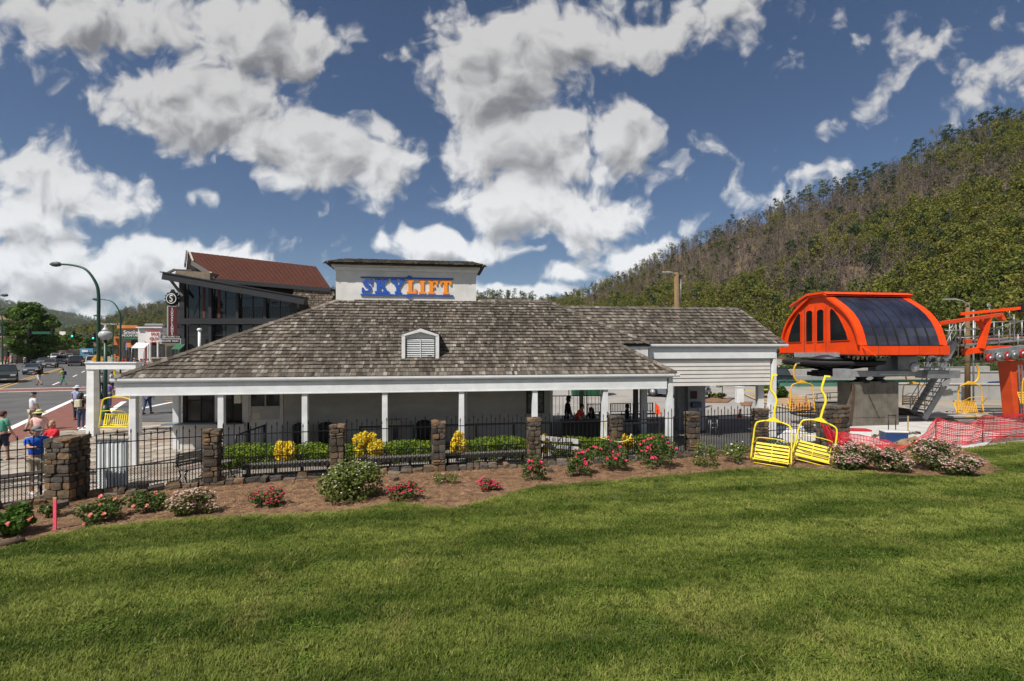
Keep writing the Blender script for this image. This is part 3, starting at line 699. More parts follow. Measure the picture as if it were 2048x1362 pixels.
# undergrowth band along the foot
for i in range(260):
    px = gg.uniform(1480, 2150); t = gg.uniform(0, .06); p = hillpt(px, t); pts.append((*p, gg.uniform(0, 6.28), 0, gg.uniform(.35, .6), gg.choice(byk['low'] + byk['green'])))
for i in range(2600):
    px = gg.uniform(-120, 1200) if i % 3 else gg.uniform(100, 400); t = gg.random() ** .6; p = hill2(px, t); q = gg.random()
    brown = px > 170 and px < 420 and t > .5
    vi = gg.choice(byk['bare'] + byk['brown']) if (brown and q < .75) else gg.choice(byk['green'] + byk['spring'] + byk['pine'])
    pts.append((*p, gg.uniform(0, 6.28), 0, gg.uniform(1.1, 2.0), vi))
for i in range(2200):
    px = gg.uniform(-60, 270); t = gg.random() ** .7; p = hill3(px, t); pts.append((*p, gg.uniform(0, 6.28), 0, gg.uniform(1.8, 3.2), gg.choice(byk['green'])))
scatter('forest', pts, [v['src'] for v in TV])
# ================================================================== the air: far things fade to blue
hm = bpy.data.materials.new('haze_air'); hm.use_nodes = True; nt = hm.node_tree; nt.nodes.clear(); o_ = nt.nodes.new('ShaderNodeOutputMaterial'); v_ = nt.nodes.new('ShaderNodeVolumePrincipled')
v_.inputs['Color'].default_value = (.72, .84, 1, 1); v_.inputs['Density'].default_value = .00005; v_.inputs['Anisotropy'].default_value = .2; nt.links.new(v_.outputs[0], o_.inputs['Volume'])
mb = MB(); mb.box((0, 2270, 229), (8900, 4740, 462)); hz = mb.build('haze', hm); hz['kind'] = 'stuff'
# ================================================================== the lift station
ST = thing('station_building', 'long low white station with cedar shingle hip roof, porch posts and cupola', 'station', P0, A8)
def part(mb, name, m, parent=ST, **k): return mb.build(name, m, parent, **k)
def sbox(name, m, u0, u1, v0, v1, z0, z1, parent=ST, **k):
    mb = MB(); mb.box(((u0 + u1) / 2, (v0 + v1) / 2, (z0 + z1) / 2), (u1 - u0, v1 - v0, z1 - z0)); return part(mb, name, m, parent, **k)
ZE, SL, VE = 3.0, .74, -.15
def zF(v): return ZE + SL * (v - VE)
# roof decks (closed shells with thickness)
mb = MB(); T = Vector((0, 0, -.10))
RID_L, RID_R, VR = 6.1, 15.4, 4.05
zr_ = zF(VR)
f = [(-.45, VE, ZE), (19.6, VE, ZE), (17.8, 1.404, zF(1.404)), (19.2, 1.404, zF(1.404)), (RID_R, VR, zr_), (RID_L, VR, zr_)]
mb.prism(f, T)
mb.prism([(-.45, VE, ZE), (RID_L, VR, zr_), (-.45, 8.25, ZE)], T)
mb.prism([(RID_R, VR, zr_), (19.2, 1.404, zF(1.404)), (19.2, 6.8, zF(1.404))], T)
mb.prism([(17.8, 1.404, zF(1.404)), (19.6, VE, ZE), (19.6, 8.25, ZE), (17.8, 6.8, zF(1.404))], T)
mb.prism([(RID_L, VR, zr_), (RID_R, VR, zr_), (19.2, 6.8, zF(1.404)), (19.6, 8.25, ZE), (-.45, 8.25, ZE)], T)
roof = part(mb, 'roof', deck_m)
# shingle pieces
def shingle_mesh(seed):
    g = random.Random(seed); mb = MB(); t0, t1 = .006, .024
    # unit piece: width 1 (x), length 1 up the slope (y), butt end at y=0 proud
    j = g.uniform(-.04, .04)
    v = [(-.5, j, 0), (.5, -j, 0), (.5, 1, 0), (-.5, 1, 0), (-.5, j, t1 * 1.2), (.5, -j, t1 * g.uniform(.9, 1.4)), (.5, 1, t0), (-.5, 1, t0)]
    mb.add(v, [(4, 5, 6, 7), (0, 1, 5, 4), (1, 2, 6, 5), (3, 0, 4, 7)]); return mb.mesh('shingle', shingle_m)
SH = [shingle_mesh(i) for i in range(6)]
def shingle_plane(poly, base_v, z_at, slope, parent, expo=.215, limit=0, name='shingles', g=None, axis_u=True, vmax=99, holes=()):
    """courses on a plane rising with v; poly in (u,v)"""
    g = g or random.Random(11); ct = 1 / math.sqrt(1 + slope * slope); dv = expo * ct; rot = math.atan(slope)
    us = [p[0] for p in poly]; vs = [p[1] for p in poly]; V = []; Fq = []; placed = 0
    v = base_v - .03; row = 0
    M = Matrix.Rotation(rot, 3, 'X')
    while v < max(vs) + .02:
        u = min(us) - g.uniform(0, .1); tone = g.random()
        while u < max(us) + .2:
            w = g.choice((.09, .10, .12, .14, .17)) * g.uniform(.9, 1.1); cu = u + w / 2; vc = min(max(v + dv * .5, base_v + .01), max(vs) - .01)
            if inpoly(cu, vc, poly) and not any(a <= cu <= b and c <= vc <= d for a, b, c, d in holes):
                lift = .010 + (.012 * g.random() if g.random() < .2 else 0); L = expo * 1.16; vv = v + g.uniform(-.012, .008)
                loc = Vector((cu, vv, z_at(vv) + lift)); sk = g.uniform(-.02, .02); tl = g.uniform(0, .03)
                if placed < limit:
                    link('shingle', g.choice(SH), parent, loc, (rot + tl * .5 + .02, 0, sk), (w - .008, L, 1.25)); placed += 1
                else:
                    Q = M @ Matrix.Rotation(sk, 3, 'Z'); me = g.choice(SH); n = len(V)
                    for q in me.vertices: V.append(loc + Q @ Vector((q.co.x * (w - .008), q.co.y * L, q.co.z * 1.25 + tl * .3 * q.co.y * 0 + (.02 * (1 - q.co.y)))))
                    for p in me.polygons: Fq.append([i + n for i in p.vertices])
            u += w
        v += dv; row += 1
    me = npmesh(name, np.array([tuple(q) for q in V]), np.array(Fq), shingle_m); o = link('shingles', me, parent); o['kind'] = 'stuff'; return o
dorm_u0, dorm_u1 = 8.2, 9.9
shingle_plane([(p[0], p[1]) for p in f], VE, zF, SL, roof, limit=300)
def ucap(a, b, parent=roof, w=.17, zoff=.03, name='hip_cap'):
    """overlapping cap shingles along a hip or ridge"""
    a, b = Vector(a), Vector(b); n = int((b - a).length / .2); mb = MB(); d = (b - a).normalized(); side = d.cross(Vector((0, 0, 1))).normalized()
    for i in range(n):
        c = a + d * (.2 * i); e = a + d * (.2 * i + .26); j = random.uniform(-.01, .01)
        for s in (-1, 1):
            p = [c + Vector((0, 0, .045 + zoff)), e + Vector((0, 0, .02 + zoff)), e + side * s * w + Vector((0, 0, -.07 + zoff)), c + side * s * (w + j) + Vector((0, 0, -.05 + zoff))]
            mb.prism(p, (0, 0, .02))
    return part(mb, name, shingle_m, parent)
ucap((-.45, VE, ZE), (RID_L, VR, zr_), zoff=.02); ucap((19.6, VE, ZE), (17.8, 1.404, zF(1.404))); ucap((19.2, 1.404, zF(1.404)), (RID_R, VR, zr_)); ucap((RID_L + .6, VR, zr_), (RID_R, VR, zr_), name='ridge_cap', zoff=.0)
# gutter, fascia, soffit
def gutter(u0, u1, v, z, name='gutter', parent=ST):
    mb = MB(); pr = [(0, 0), (-.11, .0), (-.13, .05), (-.13, .125), (-.115, .125), (-.10, .03), (0, .03)]
    mb.prism([(u0, v + a, z + b) for a, b in pr], (u1 - u0, 0, 0)); return part(mb, name, white_paint, parent)
gutter(-.52, 19.72, -.12, 2.865)
sbox('fascia', white_paint, -.40, 19.22, -.14, -.08, 2.40, 2.80)
sbox('fascia_board', white_old, -.40, 19.30, -.12, -.06, 2.80, 2.90)
sbox('fascia_trim', white_paint, -.40, 19.22, -.155, -.141, 2.395, 2.43)
sbox('side_fascia', white_old, -.40, -.34, -.078, 8.2, 2.42, 2.90)
sbox('side_fascia', white_old, 19.50, 19.56, .12, 8.2, 2.42, 2.90)
sbox('rear_fascia', white_old, -.33, 19.49, 8.14, 8.2, 2.42, 2.90)
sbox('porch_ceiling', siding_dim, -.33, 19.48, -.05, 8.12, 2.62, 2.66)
# posts (flared toward the foot)
def post(u, v, w=.20, h=2.42, m=None, flare=0., wb=None, name='post'):
    mb = MB(); wb = wb or w; d = .21
    x0, x1 = u - w / 2, u + w / 2
    vs = [(x0 - flare, v - d / 2, 0), (x1 + (wb - w) / 2, v - d / 2, 0), (x1 + (wb - w) / 2, v + d / 2, 0), (x0 - flare, v + d / 2, 0),
          (x0, v - d / 2, h), (x1, v - d / 2, h), (x1, v + d / 2, h), (x0, v + d / 2, h)]
    mb.add(vs, [(3, 2, 1, 0), (4, 5, 6, 7), (0, 1, 5, 4), (1, 2, 6, 5), (2, 3, 7, 6), (3, 0, 4, 7)])
    return part(mb, name, m or white_paint, bevel=.008)
for i in range(7): post(2.772 * i + .1, 0, .19, 2.40, flare=(.0, .0, .0, .01, .02, .03, .07)[i], wb=.21)
post(19.40, 0, .17, 2.86, flare=.13, wb=.19)
for u, v in ((.12, 2.75), (.12, 5.5), (.12, 8.0), (16.3, 7.9), (19.3, 7.9)): post(u, v, .22, 2.6)
for u in (12.0,): post(u, 7.9, .2, 2.6, siding_dim)
post(19.75, 3.4, .30, 2.62, white_old); sbox('painted_shade_strip', dark_grey, 19.28, 19.48, 3.35, 3.5, 0, 2.6)  # dark grey strip puts the shade of the post's left side into colour
post(17.3, 5.2, .16, 2.6, siding_dim); post(15.35, 5.2, .14, 2.6, siding_dim)
# the wall behind the porch: boards one by one
VW = 2.55
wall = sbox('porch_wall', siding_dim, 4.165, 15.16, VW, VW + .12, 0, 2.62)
zb = .16
while zb < 2.60:
    for (a, b) in ((4.17, 7.9), (7.9, 11.42), (11.56, 14.1), (14.1, 15.10)):
        mb = MB(); mb.add([(a + .002, VW - .026, zb), (b - .002, VW - .026, zb), (b - .002, VW - .001, zb), (a + .002, VW - .001, zb), (a + .002, VW - .008, zb + .148), (b - .002, VW - .008, zb + .148), (b - .002, VW - .001, zb + .148), (a + .002, VW - .001, zb + .148)],
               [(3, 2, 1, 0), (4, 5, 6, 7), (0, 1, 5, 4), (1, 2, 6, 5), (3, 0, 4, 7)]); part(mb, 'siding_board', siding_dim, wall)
    zb += .152
sbox('corner_trim', siding_m, 11.43, 11.55, VW - .05, VW, 0, 2.62); sbox('corner_trim', siding_m, 15.10, 15.24, VW - .05, VW + .14, 0, 2.62)
sbox('end_wall', siding_dim, 15.165, 15.225, VW + .145, 7.5, 0, 2.62)
sbox('end_wall', siding_m, .42, .50, VW + .05, 7.5, 0, 2.62)
sbox('rear_wall', siding_dim, .51, 15.16, 7.5, 7.6, 0, 2.62)
sbox('room_floor', dark_grey, .51, 15.15, VW + .13, 7.49, .0, .03)
# ticket windows
sbox('counter_front', siding_m, .40, 2.78, VW, VW + .08, 0, 1.02)
for k in range(6): sbox('siding_board', siding_m, .42, 2.76, VW - .022, VW - .001, .02 + .165 * k, .02 + .165 * k + .158)
sbox('corner_board', white_paint, .34, .419, VW - .03, VW + .1, 0, 1.02)
sbox('counter', mat('blue_grey_counter', (.15, .19, .22), .4, .1, 3), -.15, 1.7, VW - .42, VW + .05, 1.03, 1.08)
sbox('counter', mat('dark_counter', (.05, .052, .055), .4, .1, 3), 1.75, 2.68, VW - .3, VW + .05, 1.0, 1.05)
sbox('window_post', white_old, 1.60, 1.80, VW - .03, VW + .08, 1.08, 2.62); sbox('window_post', siding_m, 2.62, 2.86, VW - .03, VW + .08, 1.02, 2.62)
sbox('window_post', black_m, .42, .56, VW, VW + .06, 1.08, 2.62)
for (a, b) in ((.57, 1.59), (1.81, 2.61)):
    w = sbox('ticket_window', glass_shop, a, b, VW + .05, VW + .06, 1.07, 2.6)
    sbox('window_frame', black_m, (a + b) / 2 - .02, (a + b) / 2 + .02, VW + .02, VW + .048, 1.07, 2.6, w)
    sbox('window_frame', black_m, a, b, VW + .02, VW + .048, 1.07, 1.12, w); sbox('window_frame', black_m, a, b, VW + .015, VW + .049, 1.9, 1.94, w)
sbox('wall_panel', siding_m, 2.87, 4.29, VW + .02, VW + .1, 0, 1.42)
w = sbox('shop_window', glass_shop, 2.93, 4.02, VW + .03, VW + .04, 1.43, 2.62)
sbox('window_blind', mat('blind_fabric', (.42, .40, .36), .7, .1, 4), 2.94, 4.01, VW + .0, VW + .019, 1.12, 1.66, w)
sbox('window_frame', siding_m, 2.87, 2.93, VW - .02, VW + .04, 1.1, 2.62, w); sbox('window_frame', siding_m, 4.03, 4.16, VW - .03, VW + .04, 0, 2.62, w)
sbox('notice', mat('notice_paper', (.60, .56, .42), .7, .25, 25), 2.99, 3.30, VW - .015, VW - .002, 1.14, 1.40, w)
sbox('window_divider', siding_dim, 3.45, 3.50, VW - .0, VW + .018, 1.67, 2.6, w)
# hanging fluorescent-like sign box under the eave
sbox('hanging_sign', mat('sign_cream', (.68, .68, .60), .5, .1, 8), 2.95, 3.17, .85, 1.0, 1.98, 2.61)
sbox('interior_shelf', interior_black, .6, 4.2, 4.2, 4.4, 0, 2.3)
# framed picture on the wall
fr = sbox('picture_frame', mat('dark_frame', (.03, .022, .018), .5, .1, 5), 14.08, 14.86, VW - .06, VW - .03, 1.16, 2.14)
sbox('picture', mat('mountain_print', (.16, .17, .15), .4, .75, 3.5, stretch=(1, 1, 3)), 14.16, 14.78, VW - .066, VW - .061, 1.24, 2.06, fr)

# cupola
CU0, CU1, CV0, CV1 = 5.92, 12.02, 3.92, 6.0
cup = sbox('cupola', stucco, CU0, CU1, CV0, CV1, 5.6, 7.36)
sbox('cupola_frieze', white_paint, CU0 - .06, CU1 + .06, CV0 - .06, CV1 + .06, 7.36, 7.50, cup)
sbox('cupola_frieze', white_old, CU0 - .16, CU1 + .16, CV0 - .16, CV1 + .16, 7.502, 7.62, cup)
mb = MB(); a, b, c, d = CU0 - .36, CU1 + .36, CV0 - .36, CV1 + .36; z0 = 7.64; vm = (c + d) / 2
mb.add([(a, c, z0), (b, c, z0), (b, d, z0), (a, d, z0), (a + .5, vm, z0 + .36), (b - .5, vm, z0 + .36), (a, c, z0 - .05), (b, c, z0 - .05), (b, d, z0 - .05), (a, d, z0 - .05)],
       [(0, 1, 5, 4), (1, 2, 5), (2, 3, 4, 5), (3, 0, 4), (6, 7, 1, 0), (7, 8, 2, 1), (8, 9, 3, 2), (9, 6, 0, 3), (9, 8, 7, 6)])
cr = part(mb, 'cupola_roof', deck_m, cup)
sl2 = .36 / (vm - c)
shingle_plane([(a, c), (b, c), (b - .5, vm), (a + .5, vm)], c, lambda v: z0 + sl2 * (v - c), sl2, cr, .22)
for s_ in (cr.children): s_.parent = cup
ucap((a, c, z0), (a + .5, vm, z0 + .36), cup, .12, .0); ucap((b, c, z0), (b - .5, vm, z0 + .36), cup, .12, .0); ucap((a + .5, vm, z0 + .36), (b - .5, vm, z0 + .36), cup, .14, 0, 'ridge_cap')

# the sign: slab-serif letters and two bars with a lozenge
GL = {
 'L': [(0, 0), (7, 0), (7, 3.6), (5.6, 3.6), (5.3, 1.6), (3.9, 1.6), (3.9, 8.4), (5, 8.4), (5, 10), (0, 10), (0, 8.4), (1.2, 8.4), (1.2, 1.6), (0, 1.6)],
 'I': [(0, 0), (5, 0), (5, 1.6), (3.8, 1.6), (3.8, 8.4), (5, 8.4), (5, 10), (0, 10), (0, 8.4), (1.2, 8.4), (1.2, 1.6), (0, 1.6)],
 'F': [(0, 0), (5, 0), (5, 1.6), (3.9, 1.6), (3.9, 4.2), (5.2, 4.2), (5.2, 5.8), (3.9, 5.8), (3.9, 8.4), (5.6, 8.4), (5.9, 6.6), (7.2, 6.6), (7.2, 10), (0, 10), (0, 8.4), (1.2, 8.4), (1.2, 1.6), (0, 1.6)],
 'T': [(2, 0), (6.4, 0), (6.4, 1.6), (5.5, 1.6), (5.5, 8.4), (6.9, 8.4), (7.1, 6.6), (8.4, 6.6), (8.4, 10), (0, 10), (0, 6.6), (1.3, 6.6), (1.5, 8.4), (2.9, 8.4), (2.9, 1.6), (2, 1.6)],
 'K': [(0, 0), (4.9, 0), (4.9, 1.6), (3.8, 1.6), (3.8, 4.2), (4.4, 4.8), (6.2, 1.6), (5.3, 1.6), (5.3, 0), (10, 0), (10, 1.6), (9.1, 1.6), (6.2, 6.3), (8.2, 8.4), (9.3, 8.4), (9.3, 10), (5.6, 10), (5.6, 8.4), (6.1, 8.4), (3.8, 5.9), (3.8, 8.4), (4.9, 8.4), (4.9, 10), (0, 10), (0, 8.4), (1.2, 8.4), (1.2, 1.6), (0, 1.6)],
 'Y': [(2.6, 0), (7.2, 0), (7.2, 1.6), (6.2, 1.6), (6.2, 4.2), (8.8, 8.4), (9.8, 8.4), (9.8, 10), (5.9, 10), (5.9, 8.4), (6.7, 8.4), (5.1, 5.9), (3.4, 8.4), (4.2, 8.4), (4.2, 10), (0, 10), (0, 8.4), (.9, 8.4), (3.6, 4.2), (3.6, 1.6), (2.6, 1.6)]}
def s_outline():
    c = [(6.35, 6.75), (5.9, 8.35), (4.6, 9.0), (3.2, 8.85), (2.0, 8.1), (1.75, 6.95), (2.6, 5.95), (4.2, 5.3), (5.5, 4.5), (5.95, 3.1), (5.3, 1.7), (3.9, 1.0), (2.5, 1.1), (1.4, 2.0), (.95, 3.4)]
    w = [.5, .65, .75, .85, 1.0, 1.1, 1.15, 1.2, 1.15, 1.1, .95, .85, .75, .65, .5]
    L, Rr = [], []
    for i, (x, y) in enumerate(c):
        x0, y0 = c[max(0, i - 1)]; x1, y1 = c[min(len(c) - 1, i + 1)]; d = math.hypot(x1 - x0, y1 - y0); nx, ny = -(y1 - y0) / d, (x1 - x0) / d
        L.append((x + nx * w[i] * .95, y + ny * w[i] * .95)); Rr.append((x - nx * w[i] * .95, y - ny * w[i] * .95))
    return L, Rr
sign = thing('station_sign', 'raised SKYLIFT lettering, half blue and half orange, between two blue bars on the cupola', 'sign', W(7.0, CV0 - .02, 6.36), A8)
k = .0655; x = 0.; y0 = 0.
for ch in 'SKYLIFT':
    mb = MB(); m = sign_blue if ch in 'SKY' else sign_orange
    if ch == 'S':
        L, Rr = s_outline(); n = len(L)
        for i in range(n - 1):
            q = [L[i], L[i + 1], Rr[i + 1], Rr[i]]; mb.prism([((x + a * .93 + .3) * k, 0, (y0 + b * .95 + .25) * k) for a, b in q], (0, -.035, 0))
        for q in ([(6.15, 6.0), (7.45, 6.0), (7.45, 9.9), (6.75, 9.9)], [(.0, .1), (.7, .1), (1.25, 3.9), (.0, 3.9)]):
            mb.prism([((x + a * .93 + .3) * k, -.002, (y0 + b * .95 + .25) * k) for a, b in q], (0, -.036, 0))
        adv = 7.5
    else:
        mb.prism([((x + a * .93 + .3) * k, 0, (y0 + b * .95 + .25) * k) for a, b in GL[ch]], (0, -.035, 0)); adv = {'K': 10, 'Y': 9.8, 'L': 7, 'I': 5, 'F': 7.2, 'T': 8.4}[ch]
    part(mb, 'letter', m, sign); x += adv + (1.0 if ch not in 'YK' else .55)
wd = x * k
for z0_, s_ in ((10.75 * k, 1), (-.75 * k, -1)):
    mb = MB(); xm = wd * .515
    mb.prism([(-.03, 0, z0_ - .035), (wd, 0, z0_ - .035), (wd, 0, z0_ + .035), (-.03, 0, z0_ + .035)], (0, -.04, 0)); part(mb, 'bar', sign_blue, sign)
    mb = MB(); mb.prism([(xm - .16, -.005, z0_ + .0365 * s_), (xm + .16, -.005, z0_ + .0365 * s_), (xm, -.005, z0_ + .13 * s_)], (0, -.035, 0)); part(mb, 'lozenge', sign_blue, sign)

# dormer vent
DU = 9.66; DZ0 = 3.64; dv_ = VE + (DZ0 - ZE) / SL - .02; vf = dv_ - .02; DW = .70; HH = .83
mb = MB()
prof = [(-DW + .06, 0), (DW - .06, 0), (DW - .06, HH), (0, HH + .20), (-DW + .06, HH)]
mb.prism([(DU + a, vf + .05, DZ0 + b - .02) for a, b in prof], (0, 1.6, 0)); dorm = part(mb, 'dormer', white_old)
mb = MB()
for s in (-1, 1):
    mb.box((DU + s * (DW - .065), vf - .02, DZ0 + HH / 2 - .03), (.13, .12, HH + .06))
o_ = [(-DW, HH), (0, HH + .235), (DW, HH), (DW, HH - .04), (DW - .13, HH - .05), (0, HH + .10), (-DW + .13, HH - .05), (-DW, HH - .04)]
mb.prism([(DU + a, vf - .09, DZ0 + b + .041) for a, b in o_], (0, .13, 0)); part(mb, 'dormer_frame', white_paint, dorm)
mb = MB()
for s in (-1, 1): mb.prism([(DU, vf - .1, DZ0 + HH + .29), (DU + s * (DW + .05), vf - .1, DZ0 + HH + .03), (DU + s * (DW + .05), vf - .1, DZ0 + HH + .06), (DU, vf - .1, DZ0 + HH + .33)], (0, 1.7, 0))
part(mb, 'dormer_roof', shingle_m, dorm)
for k_ in range(10):
    z = DZ0 + .03 + k_ * .068
    for a, b in ((-.52, -.02), (.02, .52)):
        mb = MB(); M = Matrix.Rotation(R(38), 3, 'X'); mb.box((DU + (a + b) / 2, vf + .0, z + .02), (b - a, .05, .012), M=M); part(mb, 'louvre', white_paint, dorm)
mb = MB(); mb.box((DU, vf - .01, DZ0 + .34), (.03, .05, .7)); part(mb, 'mullion', white_paint, dorm)
mb = MB(); mb.box((DU, vf + .035, DZ0 + .34), (1.1, .02, .74)); part(mb, 'vent_back', dark_grey, dorm)

# ------------------------------------------------------------------ wing
VX = 1.62; ZW = 4.17; SW = .72; UR = 25.62
mb = MB(); rv = VX + 2.35; rz = ZW + SW * 2.35
fw = [(17.2, VX, ZW), (UR, VX, ZW), (24.95, rv, rz), (15.6, rv, rz)]
mb.prism(fw, (0, 0, -.09)); mb.prism([(UR, VX, ZW), (UR, rv * 2 - VX, ZW), (24.95, rv, rz)], (0, 0, -.09)); mb.prism([(15.6, rv, rz), (24.95, rv, rz), (UR, rv * 2 - VX, ZW), (17.2, rv * 2 - VX, ZW)], (0, 0, -.09))
wr = part(mb, 'wing_roof', deck_m)
shingle_plane([(17.9, VX), fw[1][:2], fw[2][:2], (15.6, rv)], VX, lambda v: ZW + SW * (v - VX), SW, wr, .25)
ucap((UR, VX, ZW), (24.95, rv, rz), wr, .12, .0); ucap((15.6, rv, rz), (24.95, rv, rz), wr, .15, 0, 'ridge_cap')
gutter(19.18, UR + .1, VX + .02, 4.03); mb = MB(); mb.box((19.22, VX - .07, 4.09), (.10, .16, .15)); part(mb, 'gutter_end', white_paint)
sbox('wing_fascia', white_paint, 19.25, 25.20, VX + .03, VX + .09, 3.52, 3.93); sbox('wing_fascia', white_old, 19.20, 25.42, VX + .05, VX + .11, 3.932, 4.06)
sbox('return_fascia', white_paint, 17.35, 19.16, 1.44, 1.50, 3.97, 4.11); sbox('return_fascia', white_old, 17.35, 19.14, 1.47, 1.53, 3.50, 3.965)
ww = sbox('wing_wall', siding_m, 19.3, 25.0, VX + .14, VX + .24, 2.36, 3.95)
for k_ in range(7):
    z = 3.36 - .172 * k_
    mb = MB(); a, b = 19.28, 24.99; v = VX + .14
    mb.add([(a, v - .038, z), (b, v - .038, z), (b, v - .002, z), (a, v - .002, z), (a, v - .010, z + .17), (b, v - .010, z + .17), (b, v - .002, z + .17), (a, v - .002, z + .17)], [(3, 2, 1, 0), (4, 5, 6, 7), (0, 1, 5, 4), (1, 2, 6, 5), (3, 0, 4, 7)])
    part(mb, 'siding_board', siding_m, ww)
# its tall flared corner post and the shaded ones behind
mb = MB(); x0, x1, v0, v1 = 25.0, 25.26, VX + .05, VX + .33
mb.add([(x0 - .10, v0, 0), (x1 - .02, v0, 0), (x1 - .02, v1, 0), (x0 - .10, v1, 0), (x0 + .13, v0, 3.93), (x1 + .01, v0, 3.93), (x1 + .01, v1, 3.93), (x0 + .13, v1, 3.93)], [(3, 2, 1, 0), (4, 5, 6, 7), (0, 1, 5, 4), (1, 2, 6, 5), (2, 3, 7, 6), (3, 0, 4, 7)])
part(mb, 'wing_post', white_paint, bevel=.01)
sbox('wing_post', white_old, 24.62, 24.90, VX + .42, VX + .62, 0, 3.9)
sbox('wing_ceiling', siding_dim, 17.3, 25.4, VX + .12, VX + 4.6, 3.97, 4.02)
# vent pipe and the small roof of the ticket booth behind the main roof
vp = thing('vent_pipe', 'thin white vent pipe with a cap rising behind the left hip of the shingle roof', 'vent pipe', (-13.0 + .0, 22.5, 0))
mb = MB(); q = A(399, 662, 22.2); vp.location = (q.x, q.y, 0); mb.tube([(0, 0, 2.9), (0, 0, q.z)], .06, 12); mb.build('pipe', white_paint, vp)
mb = MB(); mb.lathe((0, 0, q.z), [(.08, 0), (.10, .04), (.10, .09), (.03, .13)], 12); mb.build('cap', white_paint, vp)
bb = thing('small_booth', 'small white booth roof with shingles peeking over the left slope of the station roof', 'booth', (0, 0, 0))
q = A(505, 668, 29); bb.location = (q.x, q.y, 0)
mb = MB(); mb.box((0, 0, 2.0), (2.9, 2.0, 4.0)); mb.build('booth_wall', white_paint, bb)
mb = MB(); z = q.z - .55
mb.add([(-1.75, -1.3, z), (1.75, -1.3, z), (1.75, 1.3, z), (-1.75, 1.3, z), (-1.0, 0, z + .62), (1.0, 0, z + .62)], [(0, 1, 5, 4), (1, 2, 5), (2, 3, 4, 5), (3, 0, 4), (3, 2, 1, 0)]); mb.build('booth_roof', shingle_m, bb)
# ================================================================== stone pillars, low wall, iron fence
def stone_mesh(seed, m):
    g = random.Random(seed); bm = bmesh.new(); bmesh.ops.create_cube(bm, size=1.0); bmesh.ops.subdivide_edges(bm, edges=bm.edges, cuts=1, use_grid_fill=True)
    for v in bm.verts:
        n = v.co.length; k = sum(abs(c) > .49 for c in v.co)
        v.co *= {3: .86, 2: .94, 1: 1.0, 0: 1}[k]; v.co += Vector((g.uniform(-.05, .05), g.uniform(-.05, .05), g.uniform(-.05, .05)))
    me = bpy.data.meshes.new('stone'); bm.to_mesh(me); bm.free(); me.materials.append(m); return me
STN = [stone_mesh(i, stone_m) for i in range(7)]
def stone(parent, loc, dims, rz=0., src=STN, name='stone', rot=None):
    s = random.choice((-1, 1)); return link(name, random.choice(src), parent, loc, rot or (random.uniform(-.03, .03), random.uniform(-.04, .04), rz + random.uniform(-.03, .03)), (dims[0] * s, dims[1], dims[2]))
PIL = []
def pillar(x, y, w, d, h, rz, label, cap=.10):
    t = thing('stone_pillar', label, 'stone pillar', (x, y, 0), rz, 'stone pillars of the fence'); PIL.append(t)
    mb = MB(); mb.box((0, 0, h / 2), (w - .07, d - .07, h)); mb.build('mortar', mortar, t)
    z = 0.0
    while z < h - cap - .03:
        hh = min(random.choice((.08, .12, .15, .19, .24)), h - cap - z)
        if h - cap - z - hh < .06: hh = h - cap - z
        for side, (L, off, ax) in enumerate(((w, -d / 2, 0), (w, d / 2, 0), (d, w / 2, 1), (d, -w / 2, 1))):
            e = -L / 2
            while e < L / 2 - .02:
                ww = min(random.uniform(.13, .34), L / 2 - e)
                if L / 2 - e - ww < .09: ww = L / 2 - e
                c = e + ww / 2; pr = random.uniform(-.012, .022)
                if ax == 0: stone(t, (c, off - math.copysign(.03 - pr, off), z + hh / 2), (ww - .015, .11, hh - .012))
                else: stone(t, (off - math.copysign(.035 - pr, off), c, z + hh / 2), (.10, ww - .08 if ww > .2 else ww - .02, hh - .012))
                e += ww
        z += hh
    n = 3 if w > .5 else 2
    for i in range(n):
        for j in range(2):
            stone(t, ((i + .5) / n * (w + .06) - (w + .06) / 2, (j - .5) * (d + .05) / 2, h - cap / 2 + random.uniform(-.01, .015)), ((w + .08) / n, (d + .07) / 2, cap + .02))
    return t
pdata = [((425, 14.72), 'stone pillar by the sloping bench, in front of the ticket windows'), ((675, 15.62), 'stone pillar behind the tall white flowering shrub'), ((877, 16.36), 'stone pillar below the dormer vent, between two gold shrubs'),
         ((1067, 17.0), 'stone pillar in front of the framed picture on the wall'), ((1230, 17.55), 'stone pillar with a yellow hose wrapped round its front'), ((1384, 18.5), 'narrow stone pillar in front of the grey kiosk column'),
         ((1520, 19.4), 'stone pillar behind the leaning yellow chair with flared top')]
big = pillar(-11.83, 13.32, .64, .66, 1.68, R(2), 'widest dark stone pillar, behind it the men in blue and red')
for (px, Y), lb in pdata:
    pillar((px - 1024) / F * Y, Y, .40 if px != 1520 else .5, .38, 1.63, R(14) , lb)
pillar((1665 - 1024) / F * 20.6, 20.6, 1.15, .5, 1.62, R(12), 'broad stone pillar at the end of the fence by the red mesh', .14)
